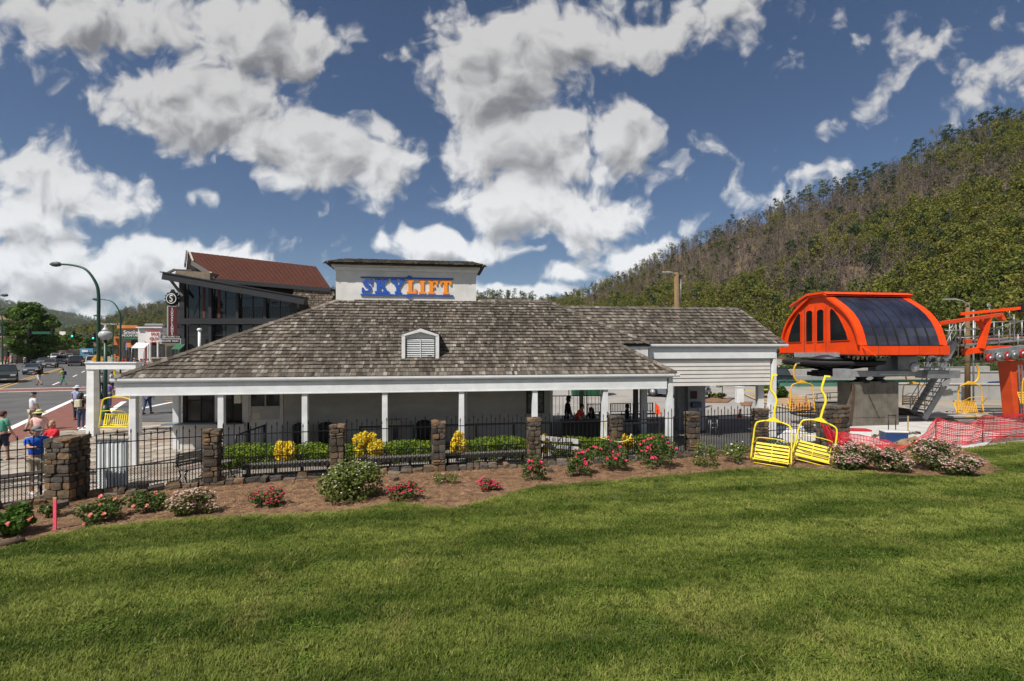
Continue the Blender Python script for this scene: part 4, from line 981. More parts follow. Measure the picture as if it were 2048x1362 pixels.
# low retaining wall of single stones
lw = thing('low_stone_wall', 'low rough stone wall under the iron fence along the mulch bed', 'stone wall')
way = [Vector((-14.6, 10.6, 0)), Vector((-13.05, 12.45, 0)), Vector((-12.2, 13.0, 0))]
def pv(px, Y): return Vector(((px - 1024) / F * Y, Y, 0))
chain = [pv(178, 13.55)] + [pv(px, Y) for (px, Y), _ in pdata] + [pv(1640, 20.3)]
def run(a, b, skip=.22):
    d = (b - a); L = d.length; d.normalize(); nrm = Vector((d.y, -d.x, 0)); e = 0.; ang = math.atan2(d.y, d.x)
    while e < L:
        w = random.uniform(.14, .46); c = a + d * (e + w / 2) + nrm * (.10 + random.uniform(-.06, .06)); h = random.uniform(.09, .22)
        stone(lw, (c.x, c.y, h / 2 - .01), (w - .01, random.uniform(.18, .3), h), rot=(random.uniform(-.2, .2), random.uniform(-.16, .16), ang + random.uniform(-.22, .22)))
        if random.random() < .6: c2 = c - nrm * .16; stone(lw, (c2.x, c2.y, .11), (w * .9, .22, .2), ang)
        e += w
run(way[0], way[1]); run(way[1], way[2])
for a, b in zip(chain, chain[1:]): run(a, b)
for x, y, s in ((118, 1018, .34), (140, 1030, .2), (1002, 925, .3), (1100, 945, .22), (790, 962, .22), (1480, 930, .2)):
    p = P(x, y); r = thing('loose_stone', f'pale rounded loose stone lying on the mulch {["beside the wide stone pillar","left of the salmon rose bush","near the pillar below the picture","in front of the pink roses","near the red flowering shrub","by the white rose shrub"][[118,140,1002,1100,790,1480].index(x)]}', 'stone', p, 0, 'loose stones in the bed')
    link('rock', random.choice(STN), r, (0, 0, s * .25), (0, 0, random.random() * 3), (s, s * .8, s * .6))
    stone(r, (s * .5, .05, .03), (s * .3, s * .25, s * .2), name='chip')

# fence panels
pk_m = {}
def picket_mesh(h, fin=True):
    key = (round(h, 2), fin)
    if key not in pk_m:
        mb = MB(); mb.box((0, 0, h / 2), (.019, .019, h)); 
        if fin: mb.lathe((0, 0, h), [(.010, 0), (.024, .015), (.012, .035), (.02, .05), (.002, .12)], 6)
        pk_m[key] = mb.mesh('picket', black_iron)
    return pk_m[key]
FL = ['left of the wide pillar beside the man in blue', 'between the wide pillar and the sloping bench', 'in front of the first hedge and a gold shrub', 'behind the white flowering shrub', 'in front of the hedge below the dormer', 'behind the tall pink rose',
      'in front of the hedge and hose', 'behind the pale green rose shrub', 'behind the leaning yellow chairs']
def fence(a, b, k, rails=(1.45, .76, .10), dense=True, mesh=True, wide=.15):
    d = b - a; L = d.length; t = thing('fence_panel', 'black iron picket fence panel ' + FL[k], 'fence', a, math.atan2(d.y, d.x), 'iron fence panels')
    for z in rails: mb = MB(); mb.box((L / 2, 0, z), (L, .028, .026)); mb.build('rail', black_iron, t)
    n = max(1, round(L / wide)); s = L / n
    for i in range(n):
        hgt = 1.56 if i % 2 else 1.66
        link('picket', picket_mesh(hgt), t, (s * (i + .5), .024, .03))
        if dense: link('picket', picket_mesh(.72, False), t, (s * i + .004, .024, .03))
    if mesh:   # fine wire behind the lower half
        mb = MB(); st = .07
        for i in range(int(L / st)):
            x = st * i
            mb.bar((x, .045, .1), (min(x + .62, L), .045, .1 + min(.62, L - x)), .004); 
            mb.bar((x + st, .047, .1), (max(x + st - .62, 0), .047, .1 + min(.62, x + st)), .004)
        o = mb.build('wire_mesh', black_iron, t); o['kind'] = 'stuff'
fence(Vector((-14.6, 10.75, 0)), Vector((-12.98, 12.6, 0)) * 1 + Vector((.72, .55, 0)), 0)
pts_ = [Vector((-11.5, 13.45, 0))] + [pv(px, Y) for (px, Y), _ in pdata] + [pv(1632, 20.4)]
for i in range(8):
    a, b = pts_[i], pts_[i + 1]; d = (b - a).normalized()
    fence(a + d * (.2 if i else .02), b - d * .2, i + 1, dense=(i < 7), mesh=(i < 6))

# ================================================================== shrubs
def bush(name, label, cat, loc, rx, ry, rz_, leaf, n, size, flowers=None, group=None, stems=7, seed=None, clumps=14, flat=.25, h0=.0):
    """flowers = (material, count, radius, separate?)"""
    sd = seed if seed is not None else random.randint(0, 9999); g = random.Random(sd)
    t = thing(name, label, cat, loc, 0, group); cl = []
    for i in range(clumps):
        a = g.uniform(0, 6.283); q = math.sqrt(g.random()) * .75; z = h0 + rz_ * (.17 + .70 * g.random() ** .85 * (1 - .5 * q)); s = g.uniform(.26, .42)
        cl.append((math.cos(a) * q * rx, math.sin(a) * q * ry, z, rx * s, ry * s, rz_ * s * .62))
    V, Q = leafquads(cl, n, size, flat, 1.5, .5, sd); V[:, 2] = np.maximum(V[:, 2], .01)
    link('foliage', npmesh('foliage', V, Q, leaf), t)
    mb = MB()
    for i in range(stems):
        c = g.choice(cl); mb.tube([(g.uniform(-.05, .05), g.uniform(-.05, .05), 0), (c[0] * .4, c[1] * .4, c[2] * .5), (c[0], c[1], c[2])], .012, 5, .005)
    mb.build('stem', trunk_m, t)
    if flowers:
        fm, cnt, fr, sep = flowers
        def petals(c, r, mb, k=6):
            for j in range(k):
                a = 6.283 * j / k + g.random(); M = Matrix.Rotation(a, 3, 'Z') @ Matrix.Rotation(g.uniform(.1, .9), 3, 'X') 
                q = [Vector((-.35, 0, 0)), Vector((.35, 0, 0)), Vector((.42, .8, .0)), Vector((0, 1.05, .1)), Vector((-.42, .8, 0))]
                mb.add([Vector(c) + M @ (p * r) for p in q], [(0, 1, 2, 3, 4)])
            mb.lathe(c, [(r * .25, -r * .1), (r * .4, r * .25), (r * .1, r * .45)], 5)
        if sep:
            vs = []
            for k_ in range(3):
                mb = MB(); petals((0, 0, 0), 1, mb, 9); vs.append(mb.mesh('flower', fm))
        mb = MB()
        for i in range(cnt):
            c = g.choice(cl); d = Vector((g.gauss(0, 1), g.gauss(-.5, 1), abs(g.gauss(.5, .8)))).normalized(); p = Vector(c[:3]) + Vector((d.x * c[3], d.y * c[4], d.z * c[5])) * 1.08
            if sep: link('flower', vs[i % 3], t, p, (g.uniform(.2, 1.1), g.uniform(-.4, .4), g.uniform(-.5, .5)), [fr * g.uniform(.8, 1.35)] * 3)
            else: petals(p, fr * g.uniform(.7, 1.3), mb, 5)
        if not sep: o = mb.build('blossoms', fm, t); o['kind'] = 'stuff'
    return t
# rose and flower bushes: (px centre, base py), half width px, height px
def fb(px, py, hw, hp, label, leaf, fl, n=900, size=.05, cat='flower bush', name='flower_bush', seed=None, deep=.8, **k):
    p = P(px, py); s = p.y / F; rx = hw * s; hh = hp * s * .92
    return bush(name, label, cat, (p.x, p.y + rx * deep * .6, 0), rx, rx * deep, hh, leaf, n, size, fl, 'flowering bushes in the bed', seed=seed, **k)
fb(12, 1078, 46, 72, 'bright green bush with one red bloom at the left edge of the bed', leafmat('lush_leaf', (.09, .17, .02), (.05, .11, .015), scale=4), (flower_salmon, 4, .055, True), 1300, .075, seed=3)
fb(84, 1042, 24, 40, 'small sparse dark rose twig beside the pink stake', leaf_rose, (flower_pale, 3, .03, True), 320, .045, seed=4)
fb(182, 1052, 46, 58, 'low dark rose bush with salmon blooms in front of the wide pillar', leaf_rose, (flower_salmon, 9, .04, True), 1100, .05, seed=5)
fb(276, 1030, 44, 52, 'dark rose bush with few salmon blooms below the white ribbed panel', leaf_rose, (flower_salmon, 7, .038, True), 1000, .05, seed=6)
fb(376, 1038, 60, 66, 'spreading bush covered in small pale pink blossoms by the sloping bench', leaf_pale, (flower_pale, 420, .028, False), 1500, .045, seed=7, deep=.6)
fb(520, 1020, 40, 48, 'low bush with crimson blossoms below the long bench', leaf_rose, (flower_pink, 110, .03, False), 900, .045, seed=8)
fb(690, 1010, 72, 104, 'tall green shrub with white blossoms on its upper half', leaf_pale, (flower_white, 120, .026, False), 4200, .055, seed=9, clumps=30)
fb(806, 1006, 44, 44, 'low bush with bright red blossoms right of the tall white shrub', leaf_rose, (flower_pink, 130, .03, False), 1000, .045, seed=10)
fb(888, 972, 26, 30, 'thin small bush with a few pink buds under a stone pillar', leaf_pale, (flower_pale, 8, .026, False), 420, .04, seed=11)
fb(974, 986, 27, 32, 'compact mound of bright red blossoms on the mulch', leaf_rose, (flower_pink, 150, .03, False), 500, .04, seed=12)
fb(1068, 966, 26, 72, 'narrow tall rose with pink blooms by the bench end', leaf_rose, (flower_pink, 17, .055, True), 620, .055, seed=13, deep=1)
fb(1162, 958, 34, 70, 'rose bush with pink blooms, second of the row right of the bench', leaf_rose, (flower_pink, 18, .05, True), 850, .055, seed=14, deep=1)
fb(1226, 945, 40, 78, 'rose bush with pink and fading blooms below the hose', leaf_rose, (flower_pink, 20, .048, True), 1000, .055, seed=15, deep=1)
fb(1325, 942, 50, 76, 'widest rose bush of the row, with one large pink bloom in front', leaf_rose, (flower_pink, 26, .052, True), 1500, .055, seed=16, deep=.9)
fb(1420, 938, 26, 66, 'pale green upright rose shrub with yellow buds', leaf_pale, (flower_white, 6, .035, True), 720, .05, seed=17, deep=1)
fb(1486, 930, 40, 52, 'spreading pale green shrub with a yellow bud beside the leaning chair', leaf_pale, (flower_white, 5, .035, True), 900, .05, seed=18)
fb(1566, 925, 34, 60, 'dark rose with pink blooms behind the leaning chairs', leaf_rose, (flower_pink, 11, .045, True), 520, .05, seed=19)
fb(1722, 945, 54, 66, 'wide mound of pale pink blossoms, left half behind the red mesh', leaf_rose, (flower_pale, 520, .034, False), 2200, .055, seed=20, deep=.7)
fb(1795, 948, 42, 50, 'lower mound of pale pink blossoms touching the larger left one', leaf_rose, (flower_pale, 330, .034, False), 1400, .055, seed=21, deep=.7)
fb(1882, 945, 50, 74, 'mound of pale pink blossoms just in front of the dirt heap', leaf_rose, (flower_pale, 480, .034, False), 2000, .055, seed=22, deep=.7)
fb(1938, 958, 42, 56, 'rightmost mound of pale pink blossoms at the corner of the bed', leaf_rose, (flower_pale, 340, .034, False), 1500, .055, seed=23, deep=.7)
# clipped hedge and gold shrubs behind the fence (they stand on the court, 1.5 m in front of the porch)
def yv(px, v):
    q = (px - 1024) / F; u = (-P0.x + SA * v + q * (P0.y + CA * v)) / (CA - q * SA); return W(u, v).y
def hedge(px0, px1, pyt, Y, label, nm='hedge_shrub', leaf=leaf_hedge, n=2600, ry=.5, seed=1):
    x0, x1 = (px0 - 1024) / F * Y, (px1 - 1024) / F * Y; ht = H - (pyt - HZ) / F * Y; rx = (x1 - x0) / 2
    t = thing(nm, label, 'hedge' if nm == 'hedge_shrub' else 'shrub', ((x0 + x1) / 2, Y, 0), A8, 'clipped hedge shrubs' if nm == 'hedge_shrub' else 'gold leaved shrubs')
    g = random.Random(seed); cl = []; m = max(8, int(rx * 14))
    for i in range(m):
        a = -1 + 2 * (i + .5) / m; top = ht * (1 - .18 * abs(a) ** 3)
        for zz in (.3, .72): cl.append((a * rx * .92, g.uniform(-.15, .15), top * zz + g.uniform(-.02, .02), .30, ry * .85, top * .30))
    V, Q = leafquads(cl, n, .05, .3, 1.5, .8, seed); V[:, 2] = np.maximum(V[:, 2], .01); link('foliage', npmesh('foliage', V, Q, leaf), t)
    mb = MB()
    for i in range(5): x = rx * g.uniform(-.7, .7); mb.tube([(x * .8, 0, 0), (x, g.uniform(-.2, .2), ht * .8)], .02, 5, .01)
    mb.build('stem', trunk_m, t); return t
hedge(443, 560, 887, yv(501, -.62), 'clipped green hedge shrub nearest the ticket windows', n=5200, seed=31)
hedge(588, 664, 886, yv(626, -.62), 'clipped green hedge shrub right of the first gold shrub', n=3600, seed=32)
hedge(684, 722, 888, yv(703, -.62), 'short piece of hedge behind the tall white shrub', n=1800, seed=33)
hedge(758, 868, 881, yv(813, -.62), 'clipped green hedge shrub below the dormer', n=4600, seed=34)
hedge(936, 1060, 873, yv(998, -.62), 'longest clipped green hedge shrub, in front of the bare wall', n=5200, seed=35)
hedge(1104, 1180, 874, yv(1142, -.62), 'clipped green hedge shrub in front of the seated people', n=3600, seed=36)
hedge(1176, 1222, 876, yv(1199, -.62), 'dark green shrub behind the hose', n=2200, seed=37)
hedge(1266, 1338, 868, yv(1302, -.62), 'tall bright green shrub left of the last porch post', n=3800, seed=38)
for i, (px, hw, pyt, Y, lb) in enumerate(((573, 20, 874, 16.0, 'leftmost gold leaved shrub, left of a porch post'), (738, 29, 864, 16.5, 'largest gold leaved shrub, second from the ticket windows'), (914, 20, 860, 17.0, 'gold leaved shrub with green patches in front of a porch post'),
                                      (1088, 12, 867, 17.5, 'small gold shrub just right of a stone pillar'), (1256, 13, 866, 17.9, 'narrow gold shrub right of the pillar with the hose'))):
    Y = yv(px, -.95); x = (px - 1024) / F * Y; ht = H - (pyt - HZ) / F * Y; rx = hw / F * Y
    bush('gold_shrub', lb, 'shrub', (x, Y, 0), rx * 1.1, rx, ht, leaf_yellow, int(1700 * rx / .4) if rx > .3 else 700, .06, None, 'gold leaved shrubs', seed=50 + i, clumps=12, h0=.12)

# ================================================================== benches
def long_bench(a, b, label, n_sup):
    """backless plank bench: seat planks, an apron board and a low board between stout posts"""
    d = b - a; L = d.length; t = thing('long_bench', label, 'bench', a, math.atan2(d.y, d.x), 'long plank benches behind the fence')
    for y in (.0, .12): mb = MB(); mb.box((L / 2, y, .45), (L, .10, .035)); mb.build('seat', bench_wood, t, bevel=.004)
    mb = MB(); mb.box((L / 2, -.075, .375), (L, .035, .11)); mb.build('apron', mat('dark_bench_board', (.055, .05, .045), .8, .3, 6), t); mb = MB(); mb.box((L / 2, -.06, .15), (L, .035, .08)); mb.build('low_board', MATS['dark_bench_board'], t)
    for i in range(n_sup):
        x = .12 + (L - .24) * i / max(1, n_sup - 1)
        for y in (-.03, .13): mb = MB(); mb.box((x, y, .21), (.07, .06, .42)); mb.build('leg', black_iron, t)
mat('pale_bench_board', (.46, .44, .40), .8, .2, 5)
def fy(px):
    tab = [(q[0][0], q[0][1]) for q in pdata]; return interp(tab, px)
long_bench(pv(487, fy(487) + .32), pv(664, fy(664) + .32), 'long plank bench behind the fence, nearest the ticket windows', 4)
long_bench(pv(688, fy(688) + .32), pv(868, fy(868) + .32), 'long plank bench behind the tall white shrub', 5)
long_bench(pv(888, fy(888) + .32), pv(1052, fy(1052) + .32), 'long plank bench in front of the longest hedge', 5)
b0 = thing('long_bench', 'pale board bench turned toward the station near the pink roses', 'bench', pv(1075, 17.9), R(-28), 'long board benches behind the fence')
for y, z, hgt in ((0, .80, .16), (.03, .55, .12), (.3, .43, .04)):
    mb = MB(); mb.box((.75, y, z), (1.6, .04 if y < .1 else .3, hgt)); mb.build('backrest' if y < .1 else 'seat', mat('pale_bench_board', (.46, .44, .40), .8, .2, 5), b0)
for x in (.15, 1.35): mb = MB(); mb.tube([(x, .04, .88), (x, .06, .4), (x, -.05, 0)], .025, 6); mb.tube([(x, .06, .39), (x, .45, .39), (x, .5, 0)], .022, 6); mb.build('support', black_iron, b0)
# park bench with curved iron legs seen end-on by the pillar
pb = thing('park_bench', 'grey slatted park bench with curled iron legs seen end-on by a stone pillar', 'bench', P(352, 968), R(62))
for i in range(5): mb = MB(); mb.box((.75, .06 - .035 * i * .35, .52 + .085 * i), (1.5, .03, .06), M=Matrix.Rotation(.25, 3, 'X')); mb.build('slat', bench_wood, pb)
for i in range(5): mb = MB(); mb.box((.75, -.05 - .09 * i, .43), (1.5, .065, .03)); mb.build('slat', bench_wood, pb)
for x in (.08, .75, 1.42):
    mb = MB(); mb.tube([(x, .0, .92), (x, .06, .55), (x, .0, .40), (x, -.45, .40)], .02, 6)
    mb.tube([(x, -.42, .40), (x, -.30, .25), (x, -.40, .1), (x, -.52, .0)], .02, 6); mb.tube([(x, .0, .40), (x, -.1, .22), (x, .05, .08), (x, .16, 0)], .02, 6); mb.build('leg', black_iron, pb)
# edge of another bench at the left
eb = thing('park_bench', 'weathered bench end behind the fence at the left edge of the picture', 'bench', P(-60, 1020), R(40))
for z in (.45, .60, .74): mb = MB(); mb.box((.7, .0, z), (1.5, .03 if z > .5 else .3, .09 if z > .5 else .04)); mb.build('slat', bench_wood, eb)
for x in (.1, 1.3): mb = MB(); mb.tube([(x, .03, .8), (x, .05, .4), (x, .0, 0)], .022, 6); mb.tube([(x, .05, .42), (x, -.25, .42), (x, -.3, 0)], .022, 6); mb.build('leg', black_iron, eb)
# ribbed white panel behind the fence
wp = thing('ribbed_panel', 'white ribbed sheet panel leaning behind the fence right of the wide pillar', 'panel', (0, 0, 0)); p = P(223, 978); wp.location = p; wp.rotation_euler = (0, 0, R(8))
mb = MB(); n = 14; wdt = .78; hh = 1.4; pts2 = []
for i in range(n * 4 + 1): x = -wdt / 2 + wdt * i / (n * 4); pts2.append((x, .018 * math.sin(i * math.pi / 4) , 0))
vs = [(x, y, 0.02) for x, y, _ in pts2] + [(x, y, hh) for x, y, _ in pts2]; m_ = len(pts2); mb.add(vs, [(i, i + 1, m_ + i + 1, m_ + i) for i in range(m_ - 1)], True); mb.build('corrugated_sheet', sheet_white, wp)
mb = MB(); mb.box((0, .06, hh / 2), (wdt, .06, hh)); mb.build('backing', sheet_white, wp); mb = MB(); mb.box((0, .02, hh + .02), (wdt + .04, .12, .03)); mb.build('rim', grey_metal, wp)
# pink survey stake
sk = thing('survey_stake', 'bright pink wooden survey stake standing in the mulch', 'stake', P(110, 1063)); mb = MB(); mb.box((0, 0, .36), (.07, .025, .72)); mb.build('stake', mat('pink_paint', (.85, .10, .16), .6, .15, 12), sk); mb = MB(); mb.box((0, 0, .735), (.075, .03, .04)); mb.build('stake_tip', mat('raw_wood', (.45, .33, .18), .8), sk)
fg = thing('paint_flag', 'small bright yellow flag lying at the turf edge by the stake', 'flag', P(108, 1078)); mb = MB(); mb.add([(-.1, 0, .03), (0, -.05, .02), (.1, 0, .05), (.02, .06, .04), (-.04, .05, .02)], [(0, 1, 2, 3, 4)]); mb.build('cloth', mat('flag_yellow', (.75, .8, .08), .6), fg); mb = MB(); mb.tube([(0, 0, .01), (.25, .05, .02)], .004, 5); mb.build('wire', grey_metal, fg)
lg = thing('log', 'short cut log lying at the edge of the mulch at the left', 'log', P(20, 1092), R(35)); mb = MB(); mb.tube([(-.22, 0, .07), (.22, 0, .07)], .075, 10); mb.build('bark_log', wood_brown, lg); mb = MB(); mb.tube([(.05, 0, .1), (.12, .1, .16)], .02, 6); mb.build('stub', wood_brown, lg)
# hose
hs = thing('garden_hose', 'yellow hose draped round a post and a stone pillar by the roses', 'hose', (0, 0, 0))
hp = [A(1208, 840, 18.8), A(1211, 872, 18.7), A(1200, 875, 17.6), A(1222, 880, 17.2), A(1240, 884, 17.15), A(1258, 878, 17.3), A(1262, 868, 17.6)]
def smooth_path(p, k=6):
    out = []; q = [p[0]] + list(p) + [p[-1]]
    for i in range(1, len(q) - 2):
        for j in range(k):
            t = j / k; a, b, c, d = q[i - 1], q[i], q[i + 1], q[i + 2]
            out.append(.5 * ((2 * b) + (c - a) * t + (2 * a - 5 * b + 4 * c - d) * t * t + (3 * b - a - 3 * c + d) * t ** 3))
    out.append(p[-1]); return out
mb = MB(); mb.tube(smooth_path(hp), .018, 6); mb.build('hose', mat('hose_yellow', (.72, .62, .16), .5), hs); mb = MB(); mb.tube([hp[-1], hp[-1] + Vector((.05, -.05, -.08))], .024, 8); mb.build('nozzle', grey_metal, hs)
# bins under the porch
def bin_(u, v, label, w=.6, h=1.05):
    p = W(u, v); t = thing('litter_bin', label, 'bin', p, A8, 'litter bins on the porch'); mb = MB(); mb.lathe((0, 0, 0), [(w * .42, 0), (w * .5, h * .8), (w * .5, h * .82)], 16); mb.build('drum', black_m, t)
    mb = MB(); mb.lathe((0, 0, h * .82), [(w * .53, 0), (w * .53, .05), (w * .4, .16), (w * .2, .2)], 16); mb.build('lid', black_m, t)
bin_(5.0, 1.9, 'black litter bin left of a porch post near the ticket windows'); bin_(5.95, 1.9, 'black litter bin right of the same porch post'); bin_(9.75, 1.9, 'black bin against the bare wall right of a stone pillar')
hr = thing('handrail', 'black sloping handrail by the ticket windows', 'handrail', W(3.1, .6), A8)
mb = MB(); mb.tube([(0, 0, .85), (1.0, 0, 1.2)], .03, 8); mb.build('rail', black_iron, hr)
for x, z in ((0, .88), (.45, 1.05), (.98, 1.22)): mb = MB(); mb.tube([(x, 0, 0), (x, 0, z)], .045, 8); mb.build('post', black_iron, hr)
for i in range(7): mb = MB(); mb.tube([(.08 + .14 * i, 0, .1), (.08 + .14 * i, 0, .84 + .05 * i)], .012, 6); mb.build('baluster', black_iron, hr)
def porch_rail(u0, u1, v, label):
    t = thing('porch_rail', label, 'railing', W(u0, v), A8, 'porch railings'); L = u1 - u0
    mb = MB(); mb.box((L / 2, 0, 1.0), (L, .05, .07)); mb.build('rail', dark_metal, t); n = max(2, int(L / 1.3))
    for i in range(n + 1): mb = MB(); mb.box((L * i / n, 0, .52), (.07, .07, 1.04)); mb.build('post', dark_metal, t)
porch_rail(7.4, 9.4, .9, 'dark porch railing in front of the wall by the drinking fountain'); porch_rail(10.3, 14.8, .9, 'long dark porch railing in front of the bare wall'); porch_rail(16.8, 19.1, .3, 'dark railing left of the last porch post')
df = thing('drinking_fountain', 'tan box shaped drinking fountain against the porch wall', 'fountain', W(8.6, 2.2), A8); mb = MB(); mb.box((0, 0, .92), (.45, .35, .3)); mb.build('basin', mat('tan_stone_box', (.36, .32, .25), .7, .2, 8), df, bevel=.02); mb = MB(); mb.box((0, .1, .4), (.2, .15, .75)); mb.build('pedestal', dark_grey, df)
# ================================================================== glass building with the brown roof
GB = thing('glass_building', 'dark framed glass building with a big rust brown metal roof and sloping black beam', 'building', A(372, 760, 55) * 1)
go = Vector(GB.location); go.z = 0; GB.location = go
def gmb(): return MB(go)
def gq(name, m, pts, ext, parent=GB): mb = gmb(); mb.prism(pts, ext); return mb.build(name, m, parent)
def gp(px, py, Y): return A(px, py, Y)
def gbeam(name, a, b, w, h, m=black_beam, parent=GB): mb = gmb(); mb.bar(a, b, w, h); return mb.build(name, m, parent)
YF = 55.
gp0 = lambda px, py: A(px, py, YF)
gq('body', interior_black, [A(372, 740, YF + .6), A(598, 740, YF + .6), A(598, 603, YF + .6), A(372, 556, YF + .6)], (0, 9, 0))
# panes between the posts, upper and lower storey
cols = [372, 424, 478, 533, 588]
def top_at(px): return 561 + (px - 372) * (604 - 561) / (600 - 372)
for a, b in zip(cols, cols[1:]):
    x0, x1 = a + 4, b - 3
    w = gq('window', glass_dark, [gp0(x0, 637), gp0(x1, 637), gp0(x1, top_at(x1)), gp0(x0, top_at(x0))], (0, .06, 0))
    m1 = (x0 + x1) / 2; gbeam('mullion', gp0(m1, 637) + Vector((0, -.05, 0)), gp0(m1, top_at(m1)) + Vector((0, -.05, 0)), .06, .06, black_beam, w)
    gbeam('mullion', gp0(x0, 596 if x0 > 420 else 600) + Vector((0, -.09, 0)), gp0(x1, 596 if x0 > 420 else 600) + Vector((0, -.09, 0)), .04, .04, dark_metal, w) if a > 400 else None
    w = gq('window', glass_dark, [gp0(x0, 722), gp0(x1, 722), gp0(x1, 650), gp0(x0, 650)], (0, .06, 0))
    gbeam('mullion', gp0(m1, 722) + Vector((0, -.05, 0)), gp0(m1, 650) + Vector((0, -.05, 0)), .05, .05, dark_metal, w); gbeam('mullion', gp0(x0, 671) + Vector((0, -.09, 0)), gp0(x1, 671) + Vector((0, -.09, 0)), .04, .04, dark_metal, w)
for i, px in enumerate((368, 424, 478, 533, 590)): w_ = (.55, .32, .30, .30, .5)[i]; gbeam('column', gp0(px, 750 if i < 2 else 720) + Vector((0, -.2, 0)), gp0(px, top_at(px) - 2) + Vector((0, -.2, 0)), w_, .4)
gbeam('floor_beam', gp0(366, 643) + Vector((0, -.32, 0)), gp0(560, 643) + Vector((0, -.32, 0)), .4, .62)
gbeam('sloping_beam', A(330, 552, YF - 1.2), A(612, 602, YF - 1.2), .9, .85); gbeam('sloping_beam_cap', A(329, 545.5, YF - 1.0), A(612, 595, YF - 1.0), 1.5, .10, dark_metal)
gbeam('strut', A(338, 556, YF - .9), A(366, 592, YF - .9), .22, .22, mat('grey_timber', (.12, .11, .10), .8)); gbeam('strut', A(344, 556, YF + 1.5), A(362, 566, YF + 1.5), .2, .2, mat('cream_trim', (.45, .42, .36), .7)); gbeam('wall_trim', A(361, 566, YF + 1.5), A(361, 700, YF + 1.5), .3, .2, MATS['cream_trim'])
for k in range(16):   # flower pots and railing seen behind the glass of the upper floor
    pass
# inside: balustrade, brick pier, braces seen through the dark glass
for px in (408, 438): gbeam('inner_pier', A(px, 636, YF - .02), A(px, 575, YF - .02), .28, .02, mat('inner_brick', (.12, .035, .02), .8, .3, 3))
gbeam('inner_brace', A(385, 634, YF - .03), A(402, 590, YF - .03), .07, .02, mat('inner_brace', (.08, .08, .045), .7))
gbeam('inner_rail', A(470, 614, YF - .02), A(585, 614, YF - .02), .02, .05, dark_metal)
for k in range(34): px = 472 + k * 3.3; gbeam('baluster', A(px, 634, YF - .03), A(px, 614.5, YF - .03), .035, .02, mat('inner_iron', (.05, .045, .035), .6))
# upper storey behind with stone walls
gq('upper_wall', wood_brown, [A(430, 640, 60), A(585, 640, 60), A(585, 574, 60), A(430, 556, 60)], (0, 8, 0))
sw = gq('stone_wall', mortar, [A(585, 660, 58.2), A(664, 660, 58.2), A(664, 577, 58.2), A(585, 577, 58.2)], (0, 8, 0))
V, Fq = [], []; g = random.Random(4)
zz = A(0, 664, 58.2).z; z1 = A(0, 578, 58.2).z; xa, xb = A(586, 0, 58.2).x, A(664, 0, 58.2).x; cntS = 0
RST = [stone_mesh(90 + i, river_stone) for i in range(5)]
while zz < z1 - .1:
    x = xa + g.uniform(0, .15); hh = g.uniform(.22, .30)
    while x < xb - .1:
        w_ = g.uniform(.26, .5)
        if cntS < 290: stone(sw, (x + w_ / 2 - go.x, 58.17 - go.y, zz + hh / 2), (w_ - .02, .22, hh - .02), 0, RST); cntS += 1
        x += w_
    zz += hh
gq('roof_soffit', dark_grey, [A(376, 516, 66.5), A(428, 561, 58.2), A(662, 580, 58.2), A(636, 542, 66.5)], (0, .0, -.25))
rf = [A(376, 503, 66), A(632, 533, 66), A(662, 577, 58), A(430, 557.5, 58), A(418, 549, 58.9), A(383, 524, 62)]
rf_o = gq('roof', brown_metal, [rf[0], rf[1], rf[2], rf[3], rf[5]], (0, 0, -.18))
for i in range(1, 26):        # standing seams
    t = i / 26; a = rf[0].lerp(rf[1], t); b = rf[3].lerp(rf[2], t); mb = gmb(); mb.bar(a + Vector((0, 0, .02)), b + Vector((0, 0, .02)), .04, .04); mb.build('seam', brown_metal, rf_o)
gq('roof', brown_metal, [rf[0], rf[1], A(640, 560, 74), A(372, 545, 74)], (0, 0, -.18))
gbeam('barge_board', rf[0] + Vector((-.1, -.1, -.1)), A(370, 531, 63), .16, .55, MATS['grey_timber']); gbeam('barge_board', A(379, 506, 65.6), A(386, 524, 62), .16, .4, MATS['cream_trim'])
gbeam('fascia_board', A(384, 526, 62), A(420, 549, 59), .2, .45, MATS['grey_timber']); gbeam('fascia_board', A(420, 546, 58.6), A(428, 561, 58), .2, .4, MATS['cream_trim']); gbeam('eave_board', A(429, 561, 58), A(662, 580.5, 58), .25, .45, black_beam)
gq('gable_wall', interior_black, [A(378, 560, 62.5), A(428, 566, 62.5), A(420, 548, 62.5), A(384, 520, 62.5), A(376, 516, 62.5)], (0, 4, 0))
gq('side_block', mat('tan_plank', (.20, .16, .115), .8, .3, 3), [A(347, 560, 57.5), A(420, 560, 57.5), A(420, 545, 57.5), A(352, 540, 57.5)], (0, 5, 0)); gbeam('side_roof', A(332, 548, 56.8), A(350, 539, 56.8), .3, .2, MATS['grey_timber']); gbeam('side_roof', A(350, 539.5, 56.8), A(386, 541, 56.8), .5, .12, MATS['grey_timber'])

